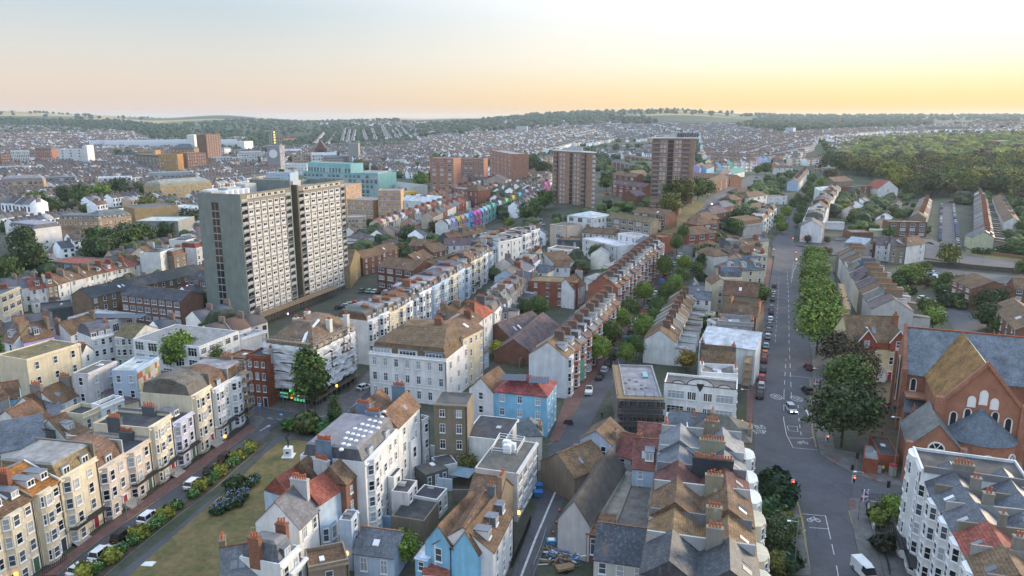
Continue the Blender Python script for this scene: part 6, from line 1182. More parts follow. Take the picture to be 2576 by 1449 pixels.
b.box(-.5,-hw-.6,0,.6,-hw+.6,HN+1);b.box(-.5,hw-.6,0,.6,hw+.6,HN+1)
b.hexa([(-.3,-hw,HN),(.4,-hw,HN),(.4,0,RN),(-.3,0,RN),(-.3,-hw,HN+.9),(.4,-hw,HN+.9),(.4,0,RN+.9),(-.3,0,RN+.9)])
ob('wall',b.mesh('wall',['brick']),root,col=cb)
b=MB();b.slab((.4,-hw-.3,HN-.3),(L,-hw-.3,HN-.3),(L,0,RN),(.4,0,RN),.2);b.slab((.4,0,RN),(L,0,RN),(L,hw+.3,HN-.3),(.4,hw+.3,HN-.3),.2)
ob('roof',b.mesh('roof',['slate']),root,col=sl)
b=MB();b.box(.4,-.15,RN+.003,L,.15,RN+.3);ob('ridge',b.mesh('ridge',['brick']),root,col=(.3,.09,.05))
b=MB();b.box(.3,-hw-4.5,0,L*.35,-hw-.003,6.0);b.box(.3,-hw-4.4,9,L*.3,-hw-.004,9.4);ob('aisle',b.mesh('aisle',['brick']),root,col=cb)
b=MB();b.slab((.3,-hw-4.7,5.9),(L*.35,-hw-4.7,5.9),(L*.35,-hw-.05,9.0),(.3,-hw-.05,9.0),.15);ob('aisle_roof',b.mesh('aisle_roof',['slate']),root,col=sl)
gx,gy=loc('e7',1170,465,RN+1.0)
gl=loc('e7',845,672,HN);gw=max(5.5,gx-gl[0])if False else 7.2
b=MB();y1=gy
b.box(gx-gw,y1,0,gx+gw,-hw+2,HN);b.tri((gx-gw,y1,HN),(gx+gw,y1,HN),(gx,y1,RN+.6))
b.hexa([(gx-gw-.3,y1-.4,HN-.5),(gx,y1-.4,RN+.3),(gx,y1+.5,RN+.3),(gx-gw-.3,y1+.5,HN-.5),(gx-gw-.3,y1-.4,HN+.5),(gx,y1-.4,RN+1.3),(gx,y1+.5,RN+1.3),(gx-gw-.3,y1+.5,HN+.5)])
b.hexa([(gx,y1-.4,RN+.3),(gx+gw+.3,y1-.4,HN-.5),(gx+gw+.3,y1+.5,HN-.5),(gx,y1+.5,RN+.3),(gx,y1-.4,RN+1.3),(gx+gw+.3,y1-.4,HN+.5),(gx+gw+.3,y1+.5,HN+.5),(gx,y1+.5,RN+1.3)])
b.box(gx-gw-.8,y1-.6,0,gx-gw+.9,y1+.9,HN+1.6);b.box(gx+gw-.9,y1-.6,0,gx+gw+.8,y1+.9,HN+1.6)
ob('wall',b.mesh('chancel_wall',['brick']),root,col=tuple(c*1.1 for c in cb))
b=MB();b.slab((gx-gw-.3,y1+.5,HN-.2),(gx,y1+.5,RN+.2),(gx,1,RN+.2),(gx-gw-.3,1,HN-.2),.2)
ob('roof',b.mesh('roof_chancel',['roof_tile']),root,col=(.24,.135,.05))
b=MB();b.slab((gx,y1+.5,RN+.2),(gx+gw+.3,y1+.5,HN-.2),(gx+gw+.3,1,HN-.2),(gx,1,RN+.2),.2)
ob('roof',b.mesh('roof_chancel_right',['slate']),root,col=sl)
def lancet(x,y,z,w,h,rz=0,frame='trim',glass='glass_dark',par=root):
 b=MB();n=6
 def pts(w,h):return[(-w/2,0),(w/2,0)]+[(w/2*cos(pi*k/n),h-w/2+w*.62*sin(pi*k/n))for k in range(n+1)]
 o=pts(w+.5,h+.25);i=pts(w,h)
 b.add([(p[0],-.14,p[1]-.2)for p in o]+[(p[0],0,p[1]-.2)for p in o],[tuple(range(len(o)))]+[(k,(k+1)%len(o),len(o)+(k+1)%len(o),len(o)+k)for k in range(len(o))])
 f=ob('lancet_window',b.mesh('lancet_window',[frame]),par,(x,y,z),rz)
 b=MB();b.add([(p[0],-.16,p[1])for p in i],[tuple(range(len(i)))]);ob('pane',b.mesh('pane',[glass]),f)
for k,(dx,z,h)in enumerate(((-4.6,9.2,3.0),(-2.3,9.6,3.6),(0,10.2,3.0),(2.3,9.6,3.6),(4.6,9.2,3.0))):lancet(gx+dx,y1-.02,z,.95,h)
for dx,z in((-1.9,13.9),(0,14.6),(1.9,13.9)):lancet(gx+dx,y1-.02,z,.95,1.9 if dx else 2.6,glass='white_frame')
lancet(-.3,0,5,2.0,10,-pi/2)
for k in range(4):lancet(2+k*3.2,-hw-.02,9.6,.9,2.6)
ax=gx;R=6.4;ay=y1+.3;n=12;HA=8.2
P=[(ax-R*cos(pi*k/n),ay-R*.95*sin(pi*k/n))for k in range(n+1)]
b=MB();b.poly(P,0,HA);ob('apse_wall',b.mesh('apse_wall',['brick']),root,col=tuple(c*1.15 for c in cb))
b=MB()
for k in range(n):
 p,q=P[k],P[k+1];b.tri((p[0]+(p[0]-ax)*.05,p[1]+(p[1]-ay)*.05,HA),(q[0]+(q[0]-ax)*.05,q[1]+(q[1]-ay)*.05,HA),(ax,ay-.2,HA+5.6))
ob('apse_roof',b.mesh('apse_roof',['slate']),root,col=(.085,.11,.14))
def rose(x,y,z,r,rzz):
 b=MB();n=14
 for k in range(n):
  a,a2=2*pi*k/n,2*pi*(k+1)/n
  b.hexa([(r*cos(a),-.25,r*sin(a)),(r*cos(a2),-.25,r*sin(a2)),(r*cos(a2),0,r*sin(a2)),(r*cos(a),0,r*sin(a)),(.82*r*cos(a),-.25,.82*r*sin(a)),(.82*r*cos(a2),-.25,.82*r*sin(a2)),(.82*r*cos(a2),0,.82*r*sin(a2)),(.82*r*cos(a),0,.82*r*sin(a))])
 for k in range(6):
  a=2*pi*k/6;b.tube((0,-.2,0),(.85*r*cos(a),-.2,.85*r*sin(a)),.10,4)
 f=ob('rose_window',b.mesh('rose_window',['trim']),root,(x,y,z),rzz)
 b=MB();b.add([(.82*r*cos(2*pi*k/12),-.12,.82*r*sin(2*pi*k/12))for k in range(12)],[tuple(range(12))]);ob('pane',b.mesh('pane',['glass_dark']),f)
for k in(2,5,8):
 p,q=P[k+1],P[k+2];mx_,my_=(p[0]+q[0])/2,(p[1]+q[1])/2;rr=atan2(q[1]-p[1],q[0]-p[0])
 rose(mx_,my_-.02,5.2,1.35,rr);lancet(mx_-.0,my_-.03,1.0,.9,2.6,rr)
sx,sy=loc('e7',525,872,12.5);lx,ly=loc('e7',235,1100,7.5);rx,ry=loc('e7',850,1350,7.5)
hw2=4.6;y2=min(sy-11,ay-9)
cx2=sx+.5
b=MB();b.box(cx2-hw2,y2,0,cx2+hw2,sy+.5,7.5);b.tri((cx2-hw2,y2,7.5),(cx2+hw2,y2,7.5),(cx2,y2,12.3));b.tri((cx2+hw2,sy+.5,7.5),(cx2-hw2,sy+.5,7.5),(cx2,sy+.5,12.3))
b.box(cx2-hw2-.5,y2-.5,0,cx2-hw2+.7,y2+.7,8.4);b.box(cx2+hw2-.7,y2-.5,0,cx2+hw2+.5,y2+.7,8.4)
ob('wall',b.mesh('chapel_wall',['brick']),root,col=tuple(c*1.1 for c in cb))
b=MB();b.slab((cx2-hw2-.3,y2-.2,7.2),(cx2,y2-.2,12.6),(cx2,sy+.5,12.6),(cx2-hw2-.3,sy+.5,7.2),.2);b.slab((cx2,y2-.2,12.6),(cx2+hw2+.3,y2-.2,7.2),(cx2+hw2+.3,sy+.5,7.2),(cx2,sy+.5,12.6),.2)
ob('roof',b.mesh('roof_chapel',['slate']),root,col=(.13,.13,.13))
rose(cx2,y2-.02,7.6,1.5,0)
b=MB();b.cyl(gx+gw+4.0,y1+1,0,15,1.5,n=10);b.cyl(gx+gw+4.0,y1+1,15,19.5,1.7,.05,n=10);ob('turret',b.mesh('turret',['brick']),root,col=cb)
for k in range(3):
 b=MB();b.box(0,0,0,.8,2.2,7-k);b.tri((0,0,7-k),(.8,0,7-k),(.4,1,9-k));ob('buttress',b.mesh('buttress',['brick']),root,(1.5+k*2.6,-hw-6.4,0),col=cb)
b=MB();b.box(0,0,0,.05,2.4,1.6);
A,B,D=corners('v',(2136,868),(2268,872),None,9.5,12)
cv=house(A,B,13,10.5,0,'g','Q','t',3,3,0,None,0,1,4,name='villa',label='cream villa with red tile-hung gables under a steep brown roof',cat='villa',rh=5.5,chcol=(.3,.12,.07),wf=(.36,.6),wcol=(.60,.53,.32),side='L',sidecols=2)
foot(A,B,13)
Lv=sqrt((B[0]-A[0])**2+(B[1]-A[1])**2)
b=MB();b.box(-.1,-.12,8.6,Lv+.1,-.004,10.6);ob('tile_band',b.mesh('tile_band',['brick']),cv,col=(.26,.075,.045))
for x in(Lv*.32,Lv*.92):
 b=MB();b.box(x-2,-.6,8.6,x+2,2,11.2);b.tri((x-2,-.6,11.2),(x+2,-.6,11.2),(x,-.6,14.0));g=ob('gable',b.mesh('gable',['brick']),cv,col=(.26,.075,.045))
 b=MB();b.slab((x-2.4,-.8,10.8),(x,-.8,14.2),(x,5,14.2),(x-2.4,5,10.8),.15);b.slab((x,-.8,14.2),(x+2.4,-.8,10.8),(x+2.4,5,10.8),(x,5,14.2),.15);ob('gable_roof',b.mesh('gable_roof',['roof_tile']),cv,col=(.15,.10,.06))
 b=MB()
 for s in(-1,1):b.hexa([(x+s*2.4,-.95,10.5),(x,-.95,13.9),(x,-.8,13.9),(x+s*2.4,-.8,10.5),(x+s*2.4,-.95,10.85),(x,-.95,14.25),(x,-.8,14.25),(x+s*2.4,-.8,10.85)])
 ob('bargeboard',b.mesh('bargeboard',['white_frame']),cv);window(cv,x,-.6,9.3,1.3,1.8,0,'s',0)
x=Lv*.62
b=MB();b.box(x-1.4,-1.6,0,x+1.4,0,2.6,0);b.tri((x-1.6,-1.65,2.6),(x+1.6,-1.65,2.6),(x,-1.65,4.6),0);b.slab((x-1.9,-1.9,2.3),(x,-1.9,4.8),(x,0,4.8),(x-1.9,0,2.3),.12,1);b.slab((x,-1.9,4.8),(x+1.9,-1.9,2.3),(x+1.9,0,2.3),(x,0,4.8),.12,1)
ob('porch',b.mesh('porch',['white_frame','slate']),cv)
def sheets(root,L,levels,z0,z1,y,rz=0,ox=0,oy=0,seed=1,gap=.18,tear=0.0):
 """one hanging sheet per lift, gathered and puckered"""
 r=random.Random(seed);dh=(z1-z0)/levels
 for k in range(levels):
  n=int(L/.7);m=5;b=MB();za=z0+k*dh+gap;zb=z0+(k+1)*dh
  ph=r.random()*9
  for i in range(n+1):
   x=L*i/n;sag=(.16*sin(x*.9+ph)+.10*sin(x*2.3+ph*2)+(r.random()-.5)*.1)*(1+tear*3)
   for j in range(m+1):
    t=j/m
    b.v.append((x,-.12*sin(pi*t*2+k)-.10*sin(x*1.7+j*1.3+ph)-.08*r.random(),za+(zb-za)*t+sag*(1-t)-(sag*.3 if j==m else 0)))
  for i in range(n):
   if r.random()<tear*.25:continue
   for j in range(m):
    a=i*(m+1)+j;b.f.append((a,a+m+1,a+m+2,a+1));b.m.append(0)
  s=ob('sheet',b.mesh('sheet',['sheeting']),root,(ox,oy,0),rz)
  b=MB();b.box(0,-.05,(za+zb)/2-.03,L,-.3+.2,(za+zb)/2+.06);b.box(0,-.04,zb-.22,L,-.02,zb-.12)
  ob('batten',b.mesh('batten',['white_frame']),s,(0,-.25,0))
def poles(root,L,H,rz=0,ox=0,oy=0,dy=1.3,lev=2.0,mat='galvanised',boards=True,base=0.0,bx=2.2):
 b=MB();n=int(L/bx)
 for k in range(n+1):
  x=L*k/n
  for y in(0,dy):b.tube((x,y,base),(x,y,H+1.2),.055,4)
 z=base+lev
 while z<H+1.3:
  for y in(0,dy):b.tube((-.4,y,z),(L+.4,y,z),.05,4)
  b.tube((-.4,0,z+1),(L+.4,0,z+1),.045,4)
  for k in range(n+1):b.tube((L*k/n,-.2,z),(L*k/n,dy+.2,z),.045,4)
  z+=lev
 o=ob('scaffold_poles',b.mesh('scaffold_poles',[mat]),root,(ox,oy,0),rz)
 if boards:
  z=base+lev
  while z<H+.6:
   b=MB();b.box(0,.1,z+.06,L,dy-.1,z+.12);ob('scaffold_boards',b.mesh('scaffold_boards',['timber']),root,(ox,oy,0),rz);z+=lev
 return o
s_=NT('sheeting');nn=s_.rng(s_.noise(s_.coord((.5,.5,.5)),1.0,5,.7),.3,.7,.82,1.05)
rg=s_.new('ShaderNodeRGB');rg.outputs[0].default_value=(.74,.76,.79,1);s_.fin(s_.mul(rg.outputs[0],nn),.55,.4)
s_.b.inputs['Alpha'].default_value=.86
A=WC('e9',195,1010);A=(A[0],A[1],0);K=WC('e9',900,1120);K=(K[0],K[1],0);E=WC('e9',1500,735)
HS=15.0
rz,L=frame_at(A,K);rz2,L2_=frame_at(K,E)
root=ob('scaffolded_building',None,None,A,rz,label='corner building wrapped in scaffold and white sheeting above a green shop sign',cat='building')
Kl=Vector((K[0]-A[0],K[1]-A[1]));El=Vector((E[0]-A[0],E[1]-A[1]));eX=Vector((cos(rz),sin(rz)));eY=Vector((-sin(rz),cos(rz)))
E2=(El.dot(eX),El.dot(eY));F2=(E2[0]-L*.95,E2[1]+.5)
foot(A,K,22)
P4=[(0,1.8),(L-1.2,1.8),(E2[0]-1.6,E2[1]+1.0),(F2[0],F2[1]+1)]
b=MB();b.poly(P4,3.4,HS);ob('wall',b.mesh('wall',['stucco']),root,col=(.60,.55,.43))
b=MB();b.poly([(p[0],p[1]+.05)for p in P4],0,3.4,top=False);ob('shopfront_wall',b.mesh('shopfront_wall',['black_paint']),root)
cxp=sum(p[0]for p in P4)/4;cyp=sum(p[1]for p in P4)/4
Q4=[(p[0]+(cxp-p[0])*.62,p[1]+(cyp-p[1])*.55)for p in P4];E4=[(p[0]+(p[0]-cxp)*.03,p[1]+(p[1]-cyp)*.03)for p in P4]
b=MB()
for k in range(4):
 a,c_,d,e=E4[k],E4[(k+1)%4],Q4[(k+1)%4],Q4[k]
 b.quad((a[0],a[1],HS),(c_[0],c_[1],HS),(d[0],d[1],HS+4.4),(e[0],e[1],HS+4.4))
b.quad(*[(q[0],q[1],HS+4.4)for q in Q4])
ob('roof',b.mesh('roof',['roof_tile']),root,col=(.16,.115,.085))
for(fx,fy)in((.2,.35),(.42,.3),(.12,.75),(.8,.45),(.9,.8)):
 chimney(root,L*fx,4+(E2[1]-4)*fy,HS+1.5,1.2,1.2,2.8,3,(.62,.60,.58),0,'stucco')
b=MB();b.tube((L*.66,4.5,HS+2.1),(L*.70,9,HS+4.6),.35,6);b.tube((L*.70,2.0,HS+.5),(L*.66,4.5,HS+2.1),.5,6);ob('tarpaulin',b.mesh('tarpaulin',['white_frame']),root)
for k in range(7):window(root,L*(k+.5)/7,1.78,HS-1.9,1.3,1.5,0,'c',0)
poles(root,L,HS+.8,dy=1.2)
sheets(root,L+.2,5,3.9,HS+.2,0,0,0,-.15,3,tear=.0)
poles(root,L2_,HS+.8,rz2-rz,L,0,1.2)
sheets(root,L2_*.95,5,3.6,HS-.6,0,rz2-rz,L+.1,-.15,8,tear=.35)
for f in range(5):
 for k in range(6):
  q=(L-1.2+(E2[0]-L-.4)*(k+.5)/6,1.8+(E2[1]-.8)*(k+.5)/6)
  window(root,q[0],q[1],4.0+f*2.4,1.1,1.6,rz2-rz,'s',1)
def text_obj(name,s,parent,loc,rot,size,mat,col=None,**k):
 cu=bpy.data.curves.new(name,'FONT');cu.body=s;cu.size=size;cu.extrude=.03;cu.align_x='CENTER'
 cu.materials.append(MATS[mat])
 o=ob(name,cu,parent,loc,**k);o.rotation_euler=rot
 if col:o.color=(*col,1)
 return o
m_simple('green_sign',(.10,.85,.12),.4,emit=1.2);m_simple('green_window',(.12,.55,.28),.4,emit=.55);m_simple('green_letters',(.02,.25,.14),.6)
b=MB();b.box(.2,-.25,2.5,L-.2,-.12,3.5);ob('fascia',b.mesh('fascia',['black_paint']),root,(0,1.8,0))
text_obj('sign_lettering','Bayleaf',root,(L*.50,1.5,2.65),(pi/2,0,0),1.25,'green_sign')
b=MB();b.add([(0,0,0),(.5,0,.15),(.95,0,.5),(.45,0,.55)],[(0,1,2,3)]);b.add([(0,0,0),(-.4,0,.1),(-.6,0,.4),(-.2,0,.4)],[(0,1,2,3)]);ob('sign_leaf',b.mesh('sign_leaf',['green_sign']),root,(L*.67,1.5,2.75))
b=MB();b.box(L*.14,-.2,.9,L*.34,-.1,2.3);ob('lit_window',b.mesh('lit_window',['green_window']),root,(0,1.8,0))
for k in range(4):
 b=MB();b.box(0,-.2,.5,.6,-.1,2.3);ob('lit_window',cached('gw',lambda:b.mesh('lit_window',['green_window'])),root,(L*.46+k*.85,1.8,0))
b=MB();b.box(L*.40,-.3,1.0,L*.43,-.1,1.9);ob('cash_machine',b.mesh('cash_machine',['amber_light']),root,(0,1.8,0))
A,B,D=corners('eB',(-60,770),(590,790),(100,300),10.5,14)
D=min(D,22)
rz,L=frame_at(A,B);foot(A,B,D)
root=ob('scaffolded_block',None,None,(A[0],A[1],0),rz,label='flat roofed grey block behind dark scaffolding and netting, boards round its roof',cat='building')
b=MB();b.box(1.4,1.4,0,L-.2,D,9.8);ob('wall',b.mesh('wall',['stucco']),root,col=(.30,.29,.28))
b=MB();b.box(1.4,1.4,9.8,L-.2,1.7,10.4);b.box(1.4,D-.3,9.8,L-.2,D,10.4);b.box(1.4,1.7,9.8,1.7,D-.3,10.4);b.box(L-.5,1.7,9.8,L-.2,D-.3,10.4);ob('parapet',b.mesh('parapet',['stucco']),root,col=(.35,.33,.33))
b=MB();b.box(1.72,1.72,9.8,L-.52,D-.32,10.0);ob('roof',b.mesh('roof',['roof_felt']),root,col=(.25,.24,.26))
b=MB();b.box(L*.68,D*.62,10.0,L*.80,D*.78,10.4);ob('rooflight',b.mesh('rooflight',['glass_teal']),root)
for(x,y)in((.35,.55),(.5,.5),(.3,.3),(.42,.28),(.6,.4),(.58,.3),(.25,.45),(.7,.33)):
 b=MB();b.cyl(0,0,0,.35,.45,.3,10);ob('roof_vent',cached('rvent',lambda:b.mesh('roof_vent',['lead'])),root,(L*x,D*y,10.0))
for f in range(3):
 for k in range(5):window(root,L*(k+.5)/5+.5,1.4,1.6+f*2.9,2.2,1.8,0,'c',1,'glass_dark')
poles(root,L,10.2,dy=1.3,bx=1.7);poles(root,D,10.2,pi/2,1.3,0,1.3)
m_simple('netting',(.06,.058,.06),.9)
MATS['netting'].node_tree.nodes['Principled BSDF'].inputs['Alpha'].default_value=.55
b=MB();b.quad((0,-.1,1),(L,-.1,1),(L,-.1,9.6),(0,-.1,9.6));ob('debris_netting',b.mesh('debris_netting',['netting']),root)
b=MB();b.box(-.2,-.2,10.2,L+.2,1.3,10.26);b.box(-.2,1.3,10.2,1.3,D,10.26);ob('scaffold_boards',b.mesh('scaffold_boards_top',['timber']),root)
def solo_scaffold(c,a,bb,H,label,dy=1.3,net=None,mat='galvanised',hz=None):
 A=WC(c,*a,hz or 0);B=WC(c,*bb,hz or 0);rz,L=frame_at(A,B)
 root=ob('scaffold',None,None,(A[0],A[1],A[2]),rz,label=label,cat='scaffold')
 poles(root,L,H,dy=dy)
 if net:
  b=MB();b.quad((0,-.1,1),(L,-.1,1),(L,-.1,H*.9),(0,-.1,H*.9));ob('debris_netting',b.mesh('debris_netting',[net]),root)
m_simple('green_netting',(.05,.26,.20),.9);MATS['green_netting'].node_tree.nodes['Principled BSDF'].inputs['Alpha'].default_value=.7
m_simple('cyan_netting',(.04,.36,.40),.9)
solo_scaffold('b0',(1645,450),(1675,425),13,'tall scaffold tower at the end of the garden terrace',2.2)
solo_scaffold('b1',(1555,790),(1560,600),1,'low',1)if False else None
solo_scaffold('e3',(815,1280),(1010,1180),7.5,'scaffold with green netting on the red brick terrace end',1.2,'green_netting')
solo_scaffold('b2',(965,1290),(1010,1000),8,'scaffold between the workshop roof and the bow-fronted houses',2.0)
solo_scaffold('eB',(1790,720),(1880,520),8.5,'scaffold beside the pavement under the white sheeted house',1.6)
solo_scaffold('e3',(1225,520),(1330,440),10,'scaffold with turquoise netting half way up the red brick terrace',1.2,'cyan_netting')
solo_scaffold('e5',(330,1180),(270,900),10,'rusty scaffold behind the largest bright green tree',2.0)
def mural(c,a,bb,zt,zb,cols,label,nx=9,nz=7,off=.06,hp=11):
 A=WC(c,*a,hp);B=WC(c,*bb,hp);rz,L=frame_at(A,B);b=MB()
 r=random.Random(3)
 root=ob('mural',None,None,(A[0],A[1],0),rz,label=label,cat='mural')
 mi=[];b=MB();fs=[]
 for i in range(nx):
  for j in range(nz):
   b.box(L*i/nx,-off,zb+(zt-zb)*j/nz,L*(i+1)/nx,-off+.02,zb+(zt-zb)*(j+1)/nz,len(mi));mi.append(cols(i/nx,j/nz,r))
 me=b.mesh('painted_wall',[]);
 ca=me.color_attributes.new('Col','FLOAT_COLOR','CORNER');me.materials.append(MATS['vary'])
 k=0
 for p in me.polygons:
  cc=mi[b.m[p.index]]
  for li in p.loop_indices:ca.data[li].color=(*cc,1)
 ob('painted_wall',me,root)
mural('e0',(1563,480),(1810,325),10.6,1,lambda u,w,r:r.choice([(.42,.38,.18),(.24,.34,.14),(.5,.48,.38),(.42,.13,.07),(.5,.42,.3),(.3,.30,.22),(.55,.52,.48)]),'faded multicoloured street mural on the side of the pale blue house')
def palm(u,w,r):
 if.2<u<.35 and w>.35 or.7<u<.8 and w>.3:return(.03,.02,.08)
 return(.16+.3*(1-w),.10+.12*w,.45)if w<.75 else(.35,.45,.62)
mural('m0',(190,1118),(425,1068),7.6,2.5,palm,'purple sunset mural with dark palm shapes above the villa roof',16,10,hp=7)
print('special',round(time.time()-_T0,1),len(bpy.data.objects))
